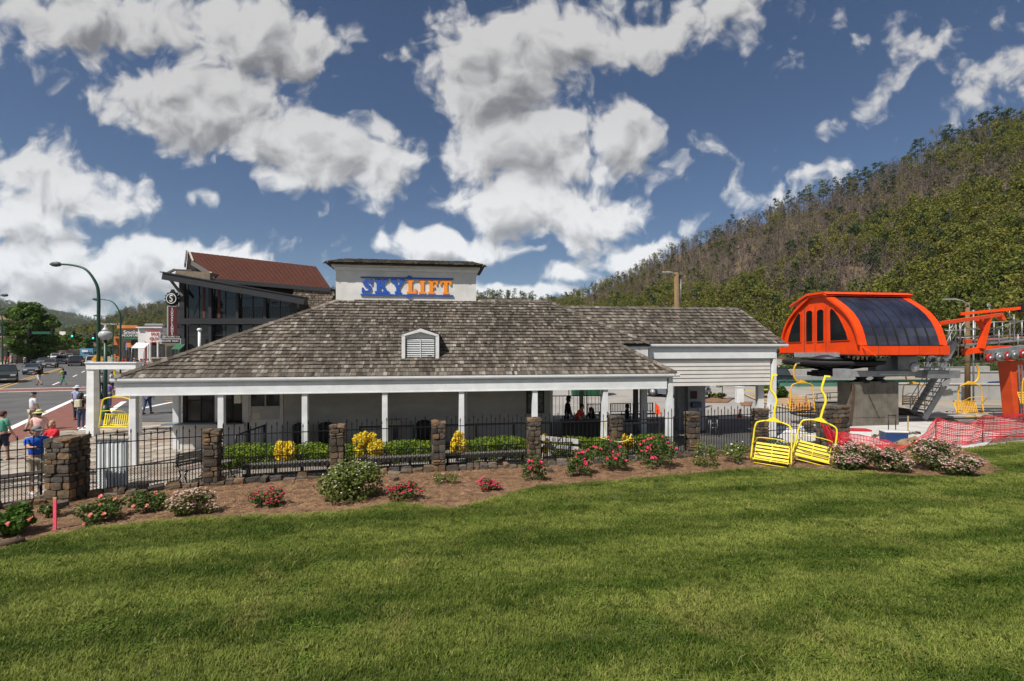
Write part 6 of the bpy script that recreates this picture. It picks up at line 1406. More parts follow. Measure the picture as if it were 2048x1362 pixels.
# ================================================================== people
def skinmesh(name, nodes, edges, radii, m, parent, sub=1):
    me = bpy.data.meshes.new(name); me.from_pydata([tuple(n) for n in nodes], edges, []); me.materials.append(m)
    o = link(name, me, parent); md = o.modifiers.new('skin', 'SKIN'); md.use_smooth_shade = True
    sv = me.skin_vertices[0].data if me.skin_vertices else None
    if sv is None:
        me.update(); bm = bmesh.new(); bm.from_mesh(me); bm.verts.layers.skin.verify(); bm.to_mesh(me); bm.free(); sv = me.skin_vertices[0].data
    for i, r in enumerate(radii): sv[i].radius = r if isinstance(r, tuple) else (r, r)
    sv[0].use_root = True
    s = o.modifiers.new('sub', 'SUBSURF'); s.levels = sub; s.render_levels = sub; return o
def person(label, pos, face, top, legs, hair=hair_dark, skin=skin_m, ht=1.75, arms=((.30, .05, .0), (.30, .05, 0)), stride=0., shorts=False, hat=None, hatm=None, longhair=False, bag=None, seated=False, lean=0., bulk=1., group='people', hands=False, shoes=None, skirt=False):
    """faces -Y locally; arms = (bend forward at shoulder, bend forward at elbow, outwards) per side in radians; face = heading"""
    t = thing('person', label, 'person', pos, face, group); k = ht / 1.75; t.scale = (k, k, k)
    hipz = .93 if not seated else .50
    def legpts(s, ph):
        hx = .095 * s
        if seated: return [Vector((hx, 0, hipz)), Vector((hx * 1.3, -.44, hipz + .0)), Vector((hx * 1.3, -.46, .08)), Vector((hx * 1.3, -.60, .04))]
        a = stride * ph; kn = Vector((hx, -math.sin(a) * .42, hipz - math.cos(a) * .44)); b = a - (.35 * abs(stride) if ph < 0 else -.0) - (.5 * stride if ph < 0 else 0)
        an = kn + Vector((0, -math.sin(b) * .43, -math.cos(b) * .43)); return [Vector((hx, 0, hipz)), kn, an, an + Vector((0, -.15, -.035))]
    off = Vector((0, -math.sin(lean), math.cos(lean)))
    pel = Vector((0, 0, hipz + .03)); wst = pel + off * .17; ch = pel + off * .38; sh = pel + off * .49; nk = sh + off * .06 ; hd0 = nk + Vector((0, -.02 - .05 * math.sin(lean), .08)); hd1 = hd0 + Vector((0, -.01, .13))
    def armpts(s, i):
        f_, e_, o_ = arms[i]; S = sh + Vector((s * .185 * bulk, 0, -.01)); d = Vector((s * math.sin(o_ + .10), -math.sin(f_), -math.cos(f_))).normalized(); E = S + d * .29; a = f_ + e_
        d2 = Vector((s * math.sin(o_) * .6 - (s * .25 if e_ > .8 else 0), -math.sin(a), -math.cos(a))).normalized(); return [S, E, E + d2 * .25, E + d2 * .33]
    L = [legpts(-1, 1), legpts(1, -1)]; AR = [armpts(-1, 0), armpts(1, 1)]
    # the body: one continuous surface
    nd = [pel, wst, ch, sh, nk, hd0, hd1, hd1 + Vector((0, 0, .045))]; rd = [(.125 * bulk, .10 * bulk), (.12 * bulk, .10 * bulk), (.145 * bulk, .11 * bulk), (.09, .08), .052, .078, .085, .05]; ed = [(i, i + 1) for i in range(7)]
    nd.append(hd0 + Vector((0, -.10, .04))); rd.append(.018); ed.append((5, len(nd) - 1))        # nose
    for l in L:
        n = len(nd); nd += l; rd += [.085, .058, .042, .034]; ed += [(0, n), (n, n + 1), (n + 1, n + 2), (n + 2, n + 3)]
    for a in AR:
        n = len(nd); nd += a; rd += [.05, .042, .03, .034]; ed += [(3, n), (n, n + 1), (n + 1, n + 2), (n + 2, n + 3)]
    body = skinmesh('body', nd, ed, rd, skin, t)
    # shirt
    nd = [pel + off * .02, wst, ch, sh + off * .0]; rd = [(.155 * bulk, .125 * bulk), (.145 * bulk, .122 * bulk), (.165 * bulk, .128 * bulk), (.11, .09)]; ed = [(0, 1), (1, 2), (2, 3)]
    for a in AR: n = len(nd); nd += [a[0], a[0].lerp(a[1], .75)]; rd += [.068, .062]; ed += [(3, n), (n, n + 1)]
    skinmesh('shirt', nd, ed, rd, top, t)
    nd = [pel + off * .03]; rd = [(.14 * bulk, .118 * bulk)]; ed = []
    for l in L:
        n = len(nd); q = [l[0] + Vector((0, 0, -.03)), l[1]] + ([l[1].lerp(l[2], .92)] if not shorts else []); nd += q; rd += [.098 * min(bulk, 1.15), .070] + ([.055] if not shorts else []); ed += [(0, n)] + [(n + i, n + i + 1) for i in range(len(q) - 1)]
    skinmesh('trousers' if not shorts else 'shorts', nd, ed, rd, legs, t)
    for l in L:
        mb = MB(); a, b = l[2], l[3]; mb.tube([a + Vector((0, .05, -.03)), a.lerp(b, .5) + Vector((0, 0, -.025)), b + Vector((0, -.03, -.01))], [.048, .05, .03], 8); mb.build('shoe', shoes or black_m, t)
    for s in (-1, 1): mb = MB(); mb.lathe(hd0 + Vector((s * .082, .0, .045)), [(.012, -.008), (.026, 0), (.012, .008)], 6, 'X'); mb.build('ear', skin, t)
    # hair or hat
    hc = hd0.lerp(hd1, .55)
    if hair:
        mb = MB(); mb.lathe(hc + Vector((0, .012, .0)), [(.080, .0), (.094, .03), (.092, .07), (.07, .105), (.02, .122)], 12); 
        mb.lathe(hc + Vector((0, .035, -.05)), [(.05, -.03), (.078, .0), (.085, .05), (.08, .09)], 12)
        if longhair: mb.tube([hc + Vector((0, .04, .06)), hc + Vector((0, .10, -.05)), hc + Vector((0, .12, -.22)), hc + Vector((0, .12, -.34))], [.07, .10, .11, .06], 10)
        mb.build('hair', hair, t)
    if hat:
        mb = MB(); mb.lathe(hc + Vector((0, 0, .035)), [(.100, .0), (.102, .04), (.085, .09), (.03, .112)], 14)
        if hat == 'cap': mb.add([hc + Vector(q) for q in ((-.08, -.07, .045), (.08, -.07, .045), (.06, -.185, .03), (-.06, -.185, .03), (-.08, -.07, .055), (.08, -.07, .055), (.06, -.185, .036), (-.06, -.185, .036))], [(0, 1, 2, 3), (4, 7, 6, 5), (0, 3, 7, 4), (1, 5, 6, 2), (2, 6, 7, 3)])
        else: mb.lathe(hc + Vector((0, 0, .03)), [(.08, .004), (.20, -.02), (.205, -.012), (.10, .02)], 16)
        mb.build('hat', hatm, t)
    if bag: mb = MB(); mb.box(ch + Vector((0, .19, -.06)), (.30, .16, .38), taper=(.85, .9)); mb.build('backpack', bag, t, bevel=.04); mb = MB(); mb.tube([ch + Vector((-.12, .12, .1)), ch + Vector((-.12, -.02, .15)), ch + Vector((-.12, -.15, .0))], .02, 6); mb.tube([ch + Vector((.12, .12, .1)), ch + Vector((.12, -.02, .15)), ch + Vector((.12, -.15, .0))], .02, 6); mb.build('strap', bag, t)
    if hands:
        for a, s in zip(AR, (-1, 1)):
            d = (a[3] - a[2]).normalized(); o_ = d.orthogonal().normalized(); e_ = d.cross(o_); c = a[3]
            for j, ln in enumerate((.065, .075, .072, .058)):
                b_ = c + e_ * (.024 * (j - 1.5)) + d * .02; mb = MB(); mb.tube([b_ - d * .03, b_ + d * ln * .55, b_ + d * ln * .8 + o_ * .03], [.0105, .009, .007], 6); mb.build('finger', skin, t)
            mb = MB(); mb.tube([c - d * .03 + e_ * .03, c + d * .01 + e_ * .055, c + d * .04 + e_ * .05 + o_ * .01], [.012, .011, .008], 6); mb.build('thumb', skin, t)
    return t, AR
jeans = cloth('jeans', (.055, .085, .16), (.035, .055, .11)); khaki = cloth('khaki_cloth', (.42, .37, .28)); whitec = cloth('white_cloth', (.62, .63, .68)); navy = cloth('navy_cloth', (.02, .025, .05)); blackc = cloth('black_cloth', (.012, .012, .014)); redc = cloth('red_cloth', (.55, .015, .025))
bluec = cloth('bright_blue_cloth', (.01, .10, .50), (.008, .07, .40)); greyc = cloth('grey_cloth', (.20, .20, .21)); greenc = cloth('mint_pattern_cloth', (.10, .36, .24), (.04, .18, .16), 25); pinkc = cloth('pink_check_cloth', (.62, .30, .26), (.72, .52, .48), 22); whites = mat('white_shoe', (.7, .7, .72), .6)
plaid = cloth('blue_plaid_cloth', (.12, .17, .36), (.45, .48, .58), 18); brownc = cloth('brown_cloth', (.08, .035, .025)); purplec = cloth('purple_cloth', (.14, .11, .30)); neon = cloth('neon_cloth', (.50, .62, .04)); tealc = cloth('teal_cloth', (.03, .22, .16)); creamc = cloth('cream_cloth', (.55, .52, .38)); orangec = cloth('orange_cloth', (.75, .14, .02)); lav = cloth('lavender_cloth', (.42, .40, .52))
ppl = 'people on the pavement'
t, AR = person('man in bright blue polo shirt and grey cap holding up a phone by the fence', P(72, 986), R(68), bluec, khaki, hair=hair_grey, ht=1.82, arms=((1.0, .65, .0), (.95, .7, .0)), shorts=True, hat='cap', hatm=greyc, hands=True, shoes=whites, bulk=1.22, group=ppl)
ph = thing('phone', 'dark phone held up by the man in the blue polo shirt', 'phone', P(72, 986)); M = Matrix.Rotation(R(68), 3, 'Z'); ph.location = Vector(t.location) + M @ (Vector((0, (AR[0][3].y + AR[1][3].y) / 2 - .07, (AR[0][3].z + AR[1][3].z) / 2 + .03)) * 1.04); ph.rotation_euler = (0, 0, R(68)); mb = MB(); mb.box((0, 0, 0), (.08, .012, .15)); mb.build('case', black_m, ph, bevel=.003); mb = MB(); mb.box((0, .008, 0), (.07, .002, .13)); mb.build('screen', glass_dark, ph)
t, AR = person('bald man in a red shirt looking at his phone behind the wide pillar', P(107, 958), R(-25), redc, khaki, hair=None, ht=1.80, arms=((.75, 1.5, .1), (.75, 1.4, .1)), hands=True, bulk=1.12, group=ppl)
ph = thing('phone', 'dark phone held at chest height by the bald man in red', 'phone', (0, 0, 0)); M = Matrix.Rotation(R(-25), 3, 'Z'); ph.location = Vector(t.location) + M @ (((AR[0][3] + AR[1][3]) / 2 + Vector((0, -.03, .05))) * 1.03); mb = MB(); mb.box((0, 0, 0), (.075, .012, .14)); mb.build('case', black_m, ph, bevel=.003); mb = MB(); mb.box((0, .008, 0), (.065, .002, .125)); mb.build('screen', glass_dark, ph)
person('person in pink checked shirt and wide floral sun hat', P(78, 916), R(200), pinkc, jeans, ht=1.72, hat='brim', hatm=cloth('floral_hat', (.30, .34, .10), (.55, .55, .30), 30), bulk=1.15, group=ppl, hands=True)
person('man in white tee and dark blue cap walking beside the crossing', P(66, 862), R(150), whitec, khaki, ht=1.82, stride=.2, hat='cap', hatm=navy, bulk=1.15, hair=hair_grey, group=ppl)
person('woman in mint patterned top walking out at the left edge', P(6, 922), R(165), greenc, navy, ht=1.75, arms=((.2, .3, 0), (-.1, .3, .1)), stride=.12, skin=skin_m, hair=mat('auburn_hair', (.06, .015, .012), .7), shorts=True, hands=True, bulk=1.1, group=ppl)
person('woman in jeans with cream backpack and long dark hair, seen from behind', P(162, 858), R(185), brownc, jeans, ht=1.74, longhair=True, bag=creamc, shoes=whites, group=ppl, hands=True, bulk=1.05)
person('person in blue plaid shirt and white hat beyond the woman with the cream backpack', P(154, 840), R(190), plaid, navy, ht=1.84, hat='brim', hatm=whitec, group=ppl, bulk=1.15)
person('person in purple top and jeans by the globe lamp', P(219, 816), R(160), purplec, jeans, ht=1.72, hat='cap', hatm=brownc, group=ppl)
person('man in grey tee and jeans walking away under the porch eave', P(295, 828), R(178), greyc, jeans, ht=1.86, stride=.18, arms=((.1, .1, .12), (.1, .1, .12)), group=ppl, bulk=1.15, skin=mat('tan_skin', (.28, .14, .09), .55))
person('woman in black top and white shorts striding over the crossing', P(78, 772), R(-100), blackc, whitec, ht=1.90, stride=.42, arms=((.9, .9, .1), (.5, .8, 0)), shorts=True, group=ppl, shoes=blackc)
person('person in neon vest and teal leggings striding with a blue backpack', P(126, 771.5), R(-95), neon, tealc, ht=1.72, stride=.42, arms=((.7, .7, 0), (.4, .6, 0)), bag=cloth('blue_bag', (.02, .04, .16)), group=ppl)
person('person in white tank top beyond the globe lamp', P(224, 784), R(90), whitec, jeans, ht=1.75, group=ppl, skin=skin_m)
person('person in dark shorts just behind the white frame', P(203, 790), R(60), whitec, blackc, ht=1.8, group=ppl, hair=hair_dark)
crowd = [(246, 741, redc, 'red'), (252, 739, redc, 'red'), (262, 740, bluec, 'blue'), (268, 739.5, orangec, 'orange'), (275, 741, blackc, 'black'), (282, 742, redc, 'red'), (289, 740, greyc, 'grey'), (296, 741, lav, 'lavender'), (233, 737, whitec, 'white'), (240, 735, navy, 'navy'), (226, 733, greenc, 'mint'), (303, 742, khaki, 'khaki'), (312, 744, blackc, 'black')]
names = {('red', 0): 'person in a red shirt, first of the crowd right of the lamps', ('red', 1): 'person in a red shirt close behind the first one', ('red', 2): 'person in a red shirt in the middle of the far crowd', ('black', 0): 'person in black among the far crowd', ('black', 1): 'person in black at the right end of the far crowd'}
seen = {}
for i, (px, py, c, nm) in enumerate(crowd):
    k = seen.get(nm, 0); seen[nm] = k + 1
    lb = names.get((nm, k), f'person in a {nm} top among the crowd on the far pavement')
    person(lb, P(px, py, .13), R(random.uniform(0, 360)), c, random.choice((jeans, khaki, navy)), ht=random.uniform(1.62, 1.88), hat=random.choice((None, 'cap', None)), hatm=random.choice((whitec, navy)), group='crowd on the far pavement', stride=random.choice((0, .2)))
for px, c, nm in ((5, whitec, 'white tops'), (11, redc, 'red'), (17, redc, 'red'), (24, blackc, 'black'), (-4, bluec, 'blue'), (33, navy, 'navy')):
    lb = {5: 'person in a white top before the arched building', 11: 'person in red in front of the arched building', 17: 'person in red standing right of the other one by the arched building', 24: 'person in black by the arched building column', -4: 'person in blue at the very left edge by the arched building', 33: 'person in navy under the big street tree'}[px]
    person(lb, P(px, 732 - px * .12, .13), R(random.uniform(0, 360)), c, navy, ht=random.uniform(1.65, 1.85), group='crowd before the arched building')
sh_ = 'people in the open shelter'
person('man in dark clothes and cap standing in the shelter, looking down', W(15.9, 2.7), R(95), blackc, blackc, ht=1.82, lean=.12, hat='cap', hatm=blackc, skin=skin_dark, group=sh_)
person('person in a bright red shirt bending forward in the shelter', W(16.1, 2.0), R(60), cloth('vermilion_cloth', (.72, .035, .015)), blackc, ht=1.66, lean=.55, hair=hair_dark, skin=skin_m, group=sh_, bulk=1.1)
person('dark haired person seated on the shelter bench reading', W(17.2, 3.0), R(-40), blackc, navy, ht=1.75, seated=True, lean=.25, arms=((.6, 1.0, 0), (.6, 1.0, 0)), skin=skin_dark, group=sh_, longhair=True)
person('person in dark clothes seated at the left end of the slatted benches', W(17.9, 3.6), R(20), greyc, blackc, ht=1.75, seated=True, hair=hair_dark, skin=skin_dark, group=sh_)
person('person seated half hidden behind the dark post at the right of the shelter', W(19.15, 3.9), R(80), blackc, blackc, ht=1.72, seated=True, skin=skin_dark, group=sh_)
# slatted metal benches in the shelter
def slat_bench(u, v, label, rz=0.):
    t = thing('slatted_bench', label, 'bench', W(u, v), A8 + rz, 'slatted benches in the shelter'); L = 1.15
    for z in (.98, .55): mb = MB(); mb.tube([(0, .22, z), (L, .22, z)], .022, 6); mb.build('rail', black_iron, t)
    for i in range(13): mb = MB(); mb.box((.05 + i * (L - .1) / 12, .22, .765), (.028, .012, .42)); mb.build('slat', black_iron, t)
    for i in range(6): mb = MB(); mb.box((L / 2, .14 - i * .08, .45), (L, .055, .02)); mb.build('seat_slat', black_iron, t)
    for x in (.02, L - .02): mb = MB(); mb.tube([(x, .26, .0), (x, .20, .46), (x, .22, 1.0)], .024, 6); mb.tube([(x, -.3, 0), (x, -.28, .45), (x, .2, .45)], .024, 6); mb.build('leg', black_iron, t)
slat_bench(18.05, 6.6, 'leftmost black slatted bench in the shelter, behind the reading person'); slat_bench(19.35, 6.6, 'middle black slatted bench in the shelter'); slat_bench(20.6, 6.6, 'rightmost black slatted bench, ending at the dark post')
tb = thing('shelter_counter', 'long dark counter behind the fence in the open shelter', 'counter', W(15.4, 1.6), A8); mb = MB(); mb.box((1.2, 0, .95), (2.4, .5, .07)); mb.build('counter_top', dark_grey, tb); mb = MB(); mb.box((1.2, .05, .46), (2.3, .3, .91)); mb.build('counter_body', interior_black, tb)
for u, v, z, d, lb in ((17.5, 7.9, 1.0, 6.6, 'black rail along the back of the shelter'),):
    t = thing('back_rail', lb, 'railing', W(15.3, 7.6), A8); mb = MB(); mb.box((2.0, 0, 1.35), (4.0, .04, .05)); mb.build('rail', black_iron, t)
    for i in range(5): mb = MB(); mb.box((i * 1.0, 0, 1.3), (.04, .04, 2.6)); mb.build('post', black_iron, t)
    for i in range(20): mb = MB(); mb.box((.08 + i * .2, .02, .75), (.018, .018, 1.16)); mb.build('baluster', black_iron, t)
# ================================================================== chairlift terminal
T0 = Vector((16.9, 24.5, 0)); TM = thing('lift_terminal', 'orange chairlift drive terminal with curved tinted side windows on a concrete pier', 'lift terminal', T0, A8)
def tl(px, py, y):
    """terminal-local point seen at px,py on the plane y (across)"""
    q = (px - 1024) / F; x = (q * (T0.y + CA * y) - T0.x + SA * y) / (CA - q * SA); Y = T0.y + SA * x + CA * y; return Vector((x, y, H + (HZ - py) / F * Y))
def tx(px, py, x):
    """point on the plane x (along) of the terminal"""
    q = (px - 1024) / F; y = (T0.x + CA * x - q * (T0.y + SA * x)) / (q * CA + SA); Y = T0.y + SA * x + CA * y; return Vector((x, y, H + (HZ - py) / F * Y))
ARC = [(-.22, 4.1), (-.10, 4.55), (.05, 4.95), (.25, 5.32), (.55, 5.70), (.92, 6.03), (1.35, 6.33), (1.78, 6.60), (2.12, 6.80)]
ARCF = [(5.3 - y, z) for y, z in reversed(ARC)]
LT = 4.88
def sweep(name, pts, x0, x1, th, m, parent=TM, smooth=False, inw=True):
    """band following the arch between x0 and x1 with thickness th inward"""
    mb = MB(); n = len(pts); cy, cz = 2.65, 4.6; inn = []
    for y, z in pts: d = Vector((y - cy, z - cz)).normalized(); inn.append((y - d.x * th, z - d.y * th))
    vs = [(x0, y, z) for y, z in pts] + [(x1, y, z) for y, z in pts] + [(x1, y, z) for y, z in inn] + [(x0, y, z) for y, z in inn]
    fs = []
    for i in range(n - 1): fs += [(i, i + 1, n + i + 1, n + i), (n + i, n + i + 1, 2 * n + i + 1, 2 * n + i), (2 * n + i, 2 * n + i + 1, 3 * n + i + 1, 3 * n + i), (3 * n + i, 3 * n + i + 1, i + 1, i)]
    fs += [(0, n, 2 * n, 3 * n), (n - 1, 4 * n - 1, 3 * n - 1, 2 * n - 1)]
    mb.add(vs, fs, False); return mb.build(name, m, parent)
full = [(-.22, 3.62)] + ARC + [(5.3 - 2.12, 6.8)] + ARCF[1:] + [(5.52, 3.62)]
mb = MB(); mb.prism([(.10, y * .985 + .04, z - .02) for y, z in full], (.10, 0, 0)); ew = mb.build('end_wall', orange_m, TM)
mb = MB(); mb.prism([(LT - .2, y * .985 + .04, z - .02) for y, z in full], (.1, 0, 0)); mb.build('end_wall', orange_m, TM)
allp = ARC + ARCF
for x0, x1 in ((-.06, .36), (LT - .42, LT)): sweep('arch_frame', allp, x0, x1, .12, orange_m)
tint = mat('tinted_glass', (.030, .034, .060), .07, .6, .8, spec=.9, col2=(.012, .012, .022))
ns = 7; xs = [.36 + (LT - .78) * i / ns for i in range(ns + 1)]
for side in (ARC, ARCF):
    for a, b in zip(xs, xs[1:]): sweep('side_pane', [(y, z) for y, z in side], a + .025, b - .025, .03, tint)
    for a in xs[1:-1]: sweep('pane_rib', [(2.65 + (y - 2.65) * 1.008, 4.6 + (z - 4.6) * 1.01) for y, z in side], a - .04, a + .04, .09, black_m)
for y, s in ((-.22, 1), (5.52, -1)):
    mb = MB(); mb.box((LT / 2 + .02, y - .02 * s, 3.84), (LT + .1, .10, .46)); mb.build('skirt', orange_m, TM, bevel=.01)
    mb = MB(); mb.box((LT / 2, y - .04 * s, 4.09), (LT - .7, .08, .035)); mb.build('sill', black_m, TM)
for y, s in ((-.22, 1), (5.52, -1)):   # seams and bolt heads of the skirt
    for i in range(4): mb = MB(); mb.box((.9 + i * 1.15, y - .072 * s, 3.84), (.016, .008, .44)); mb.build('skirt_seam', dark_grey, TM)
mb = MB()
for i in range(16): mb.lathe((.25 + i * .29, -.295, 3.70), [(.018, 0), (.012, .012)], 6, 'Y')
for i in range(5): mb.lathe((.25 + i * 1.1, -.295, 3.98), [(.018, 0), (.012, .012)], 6, 'Y')
mb.build('bolt_row', grey_metal, TM)['kind'] = 'stuff'
mb = MB(); mb.prism([(-.14, -.02, 6.72), (-.14, 2.1, 6.81), (-.14, 3.2, 6.81), (-.14, 4.6, 6.30), (-.14, 4.62, 6.36), (-.14, 3.22, 6.93), (-.14, 2.08, 6.93), (-.14, 1.7, 6.78)][1:], (LT + .3, 0, 0)); mb.build('roof_cap', orange_m, TM)
mb = MB(); mb.prism([(-.14, 2.08, 6.93), (-.14, 2.08, 6.80), (-.14, 1.82, 6.68), (-.14, 1.80, 6.74)], (LT + .3, 0, 0)); mb.build('roof_cap_edge', orange_m, TM)
# end wall: leaf doors with tall windows, side windows, grey sill
xe = .075
def epoly(name, m, pts, d=.03, parent=ew, xo=0.):
    mb = MB(); mb.prism([tx(px, py, xe + xo) for px, py in pts], (-d, 0, 0)); return mb.build(name, m, parent, bevel=.0)
def window(pts, cx, cy):
    epoly('window_frame', orange_m, [(cx + (a - cx) * 1.14, cy + (b - cy) * 1.07) for a, b in pts], .02); epoly('window', glass_dark, pts, .035)
window([(1613.5, 683), (1625, 682), (1625, 624), (1622, 621), (1616, 622), (1613.5, 626)], 1619, 652); window([(1635, 682), (1647.5, 681), (1647.5, 622), (1644, 619), (1638, 620), (1635, 623)], 1641, 651)
window([(1577, 684), (1601, 683), (1601, 629), (1598, 627), (1592, 636), (1585, 652), (1579, 672)], 1592, 662); window([(1662, 681), (1696, 679), (1692, 664), (1686, 650), (1678, 634), (1669, 621), (1663, 617), (1661, 622)], 1674, 655)
for px in (1609, 1630, 1652): a, b = tx(px, 704, xe), tx(px, 612, xe); mb = MB(); mb.bar(a + Vector((-.004, 0, 0)), b + Vector((-.004, 0, 0)), .014, .014); mb.build('door_seam', dark_grey, ew)
epoly('end_sill', silver, [(1591, 714), (1680, 714), (1680, 705), (1591, 705)], .08)
mb = MB(); mb.bar(tl(1725, 694, -.3), tl(1752, 711, -.9), .05, .05); mb.build('stay', orange_m, TM)
mb = MB(); mb.tube([(1.3 * 2, 2.6, 6.9), (2.6, 2.6, 7.45)], .04, 6); mb.lathe((2.6, 2.6, 7.45), [(.06, 0), (.07, .08), (.02, .12)], 8); mb.build('antenna', dark_grey, TM)
# underside floor, bull wheel, gearbox and frames
mb = MB(); mb.box((LT / 2, 2.65, 3.60), (LT - .1, 5.5, .06)); mb.build('floor', dark_metal, TM)
mb = MB(); mb.lathe((.95, 2.7, 3.08), [(2.28, 0), (2.40, .03), (2.36, .09), (2.42, .17), (2.30, .20)], 40); bw = mb.build('bull_wheel', black_m, TM)
mb = MB(); mb.lathe((.95, 2.7, 2.72), [(.5, 0), (.9, .2), (2.3, .37)], 24); mb.build('wheel_cone', black_iron, TM)
for i in range(10): a = 6.283 * i / 10; mb = MB(); mb.bar((.95 + .4 * math.cos(a), 2.7 + .4 * math.sin(a), 2.76), (.95 + 2.3 * math.cos(a), 2.7 + 2.3 * math.sin(a), 3.10), .08, .12); mb.build('spoke', black_iron, bw)
mb = MB(); mb.lathe((.95, 2.7, 3.28), [(.6, 0), (.6, .28)], 16); mb.build('gearbox', dark_metal, TM)
mb = MB(); mb.lathe((.2, 2.0, 3.32), [(.9, 0), (.95, .08), (.3, .26)], 16); mb.build('brake_disc', dark_metal, TM)
def tb_(name, m, px0, px1, p0, p1, y, d, b=.01):
    a, c = tl(px0, p1, y), tl(px1, p0, y); mb = MB(); mb.box(((a.x + c.x) / 2, y + d / 2, (a.z + c.z) / 2), (abs(c.x - a.x), d, abs(c.z - a.z))); return mb.build(name, m, TM, bevel=b)
gcm = tb_('gearbox_plate', grey_metal, 1752, 1826, 716, 748, 1.2, .5); tb_('machine_housing', grey_metal, 1796, 1836, 712, 740, .9, .4)
tb_('cross_beam', grey_paint, 1682, 1862, 741, 754, .5, .4); tb_('cross_beam', dark_metal, 1636, 1690, 740, 753, 2.4, .5); tb_('beam_box', grey_paint, 1681, 1702, 738, 756, .3, .5); tb_('beam_end', black_m, 1619, 1636, 743, 751, 2.5, .2)
tb_('beam_end', grey_metal, 1856, 1921, 741, 757, .2, .7); tb_('upper_rail', grey_metal, 1830, 1930, 733, 737, 1.0, .2); tb_('lower_rail', silver, 1760, 1818, 747, 750, .25, .1)
mb = MB(); c = tl(1829, 734, .3); mb.lathe(c, [(.22, -.08), (.25, -.04), (.25, .04), (.22, .08)], 20, 'Y'); g_ = mb.build('gauge_wheel', silver, TM); mb = MB(); mb.lathe(c + Vector((0, -.10, 0)), [(.18, 0), (.16, .02)], 16, 'Y'); mb.build('gauge_face', sheet_white, g_)
for px, w in ((1722, .5), (1757, .5)): c = tl(px, 760, 1.0); mb = MB(); mb.lathe((c.x, c.y, 2.18), [(.42, 0), (.30, .12), (.2, .2), (.35, .34)], 16); mb.build('bearing', black_m if px == 1722 else dark_metal, TM)
for i in range(9): c = tl(1700 + i * 9, 728, 1.5 + (i % 3) * .3); mb = MB(); mb.tube([c + Vector((0, 0, -.15)), c + Vector((.1, 0, .4))], .05, 6); mb.build('linkage', dark_metal, TM)
for i in range(7): c = tl(1842 + i * 9, 722 - (i % 2) * 4, 1.3); mb = MB(); mb.bar(c, c + Vector((.28, 0, .05 * (-1) ** i)), .10, .16); mb.build('drive_part', grey_metal if i % 2 else dark_metal, TM)
# pier of board-marked concrete
pa, pb_ = tl(1701, 848, .7), tl(1797, 848, .7); pw = pb_.x - pa.x; pr = MB(); pr.box(((pa.x + pb_.x) / 2, 1.15, 1.09), (pw - .06, .85, 2.18)); pier = pr.build('pier', concrete_pier, TM)
g = random.Random(3); x = pa.x
while x < pb_.x - .05:
    w_ = min(g.uniform(.28, .48), pb_.x - x); mb = MB(); mb.box((x + w_ / 2, .705 + g.uniform(0, .02), 1.30), (w_ - .012, .05, 1.76)); mb.build('cast_panel', concrete_pier, pier); mb = MB(); mb.box((x + w_ / 2, .695 + g.uniform(0, .02), .20), (w_ - .01, .05, .40)); mb.build('cast_panel', concrete_pier, pier); x += w_
mb = MB(); mb.box(((pa.x + pb_.x) / 2, 1.15, 2.2), (pw + .1, .98, .06)); mb.build('pier_cap', concrete_pier, TM); mb = MB(); mb.bar((pa.x - .12, .62, .1), (pa.x + .12, .66, 2.1), .10, .16); mb.build('form_board', wood_brown, TM)

# stairs, catwalk, gantry
stw = thing('steel_stairs', 'grey galvanised stairs rising from the slab to the terminal catwalk', 'stairs', P(1850, 843)); so3 = Vector(stw.location)
def smb3(): return MB(so3)
YS3 = 26.8
def flight(a, b, n, wid, sm_):
    for dy in (0, wid): mb = smb3(); mb.bar(a + Vector((0, dy, 0)), b + Vector((0, dy, 0)), .08, .28); mb.build('stringer', sm_, stw)
    for i in range(n): t = (i + .5) / n; c = a.lerp(b, t); mb = smb3(); mb.box(c + Vector((-.0, wid / 2, .08)), (.30, wid - .1, .035)); mb.build('tread', grey_metal, stw)
    for dy in (-.03, wid + .03):
        mb = smb3(); mb.tube([a + Vector((0, dy, 1.0)), b + Vector((0, dy, 1.0))], .022, 6); mb.tube([a + Vector((0, dy, .55)), b + Vector((0, dy, .55))], .018, 6)
        for i in range(4): c = a.lerp(b, i / 3); mb.tube([c + Vector((0, dy, 0)), c + Vector((0, dy, 1.0))], .022, 6)
        mb.build('handrail', grey_metal, stw)
flight(A(1848, 838, YS3), A(1898, 756, YS3), 9, .9, grey_paint)
flight(A(1877, 752, YS3 + .3), A(1911, 684, YS3 + .3), 7, .9, grey_metal)
cw = thing('gantry', 'orange lift gantry with grey catwalk railings and sheave wheels right of the terminal', 'gantry', (A(1985, 0, 28).x, 28, 0)); co = Vector(cw.location)
def cmb(): return MB(co)
def cb_(name, a, b, w, h, m): mb = cmb(); mb.bar(a, b, w, h); return mb.build(name, m, cw, bevel=.01)
YG = 28.
cb_('beam', A(1884, 646, YG - 2), A(2004, 629, YG), .18, .19, orange_m); cb_('beam', A(1921, 628, YG + 3), A(2044, 616, YG + 2), .18, .18, orange_m); cb_('beam_tip', A(2040, 617, YG + 2), A(2052, 616, YG + 2), .3, .5, black_m)
cb_('upright', A(1976, 632, YG - .4), A(1961, 697, YG - .4), .26, .27, orange_m); cb_('brace', A(1955, 639, YG - .4), A(1966, 656, YG - .4), .2, .2, orange_m); cb_('beam_end', A(1998, 629, YG), A(2006, 640, YG), .24, .2, orange_m)
cb_('lower_beam', A(1927, 704, YG - .3), A(1972, 698, YG - .3), .26, .32, orange_m); cb_('lower_beam', A(1972, 696, YG - .3), A(2021, 695, YG - .3), .22, .22, orange_m); cb_('lower_beam', A(1930, 684, YG + 2), A(2052, 678, YG + 2), .3, .3, orange_dk)
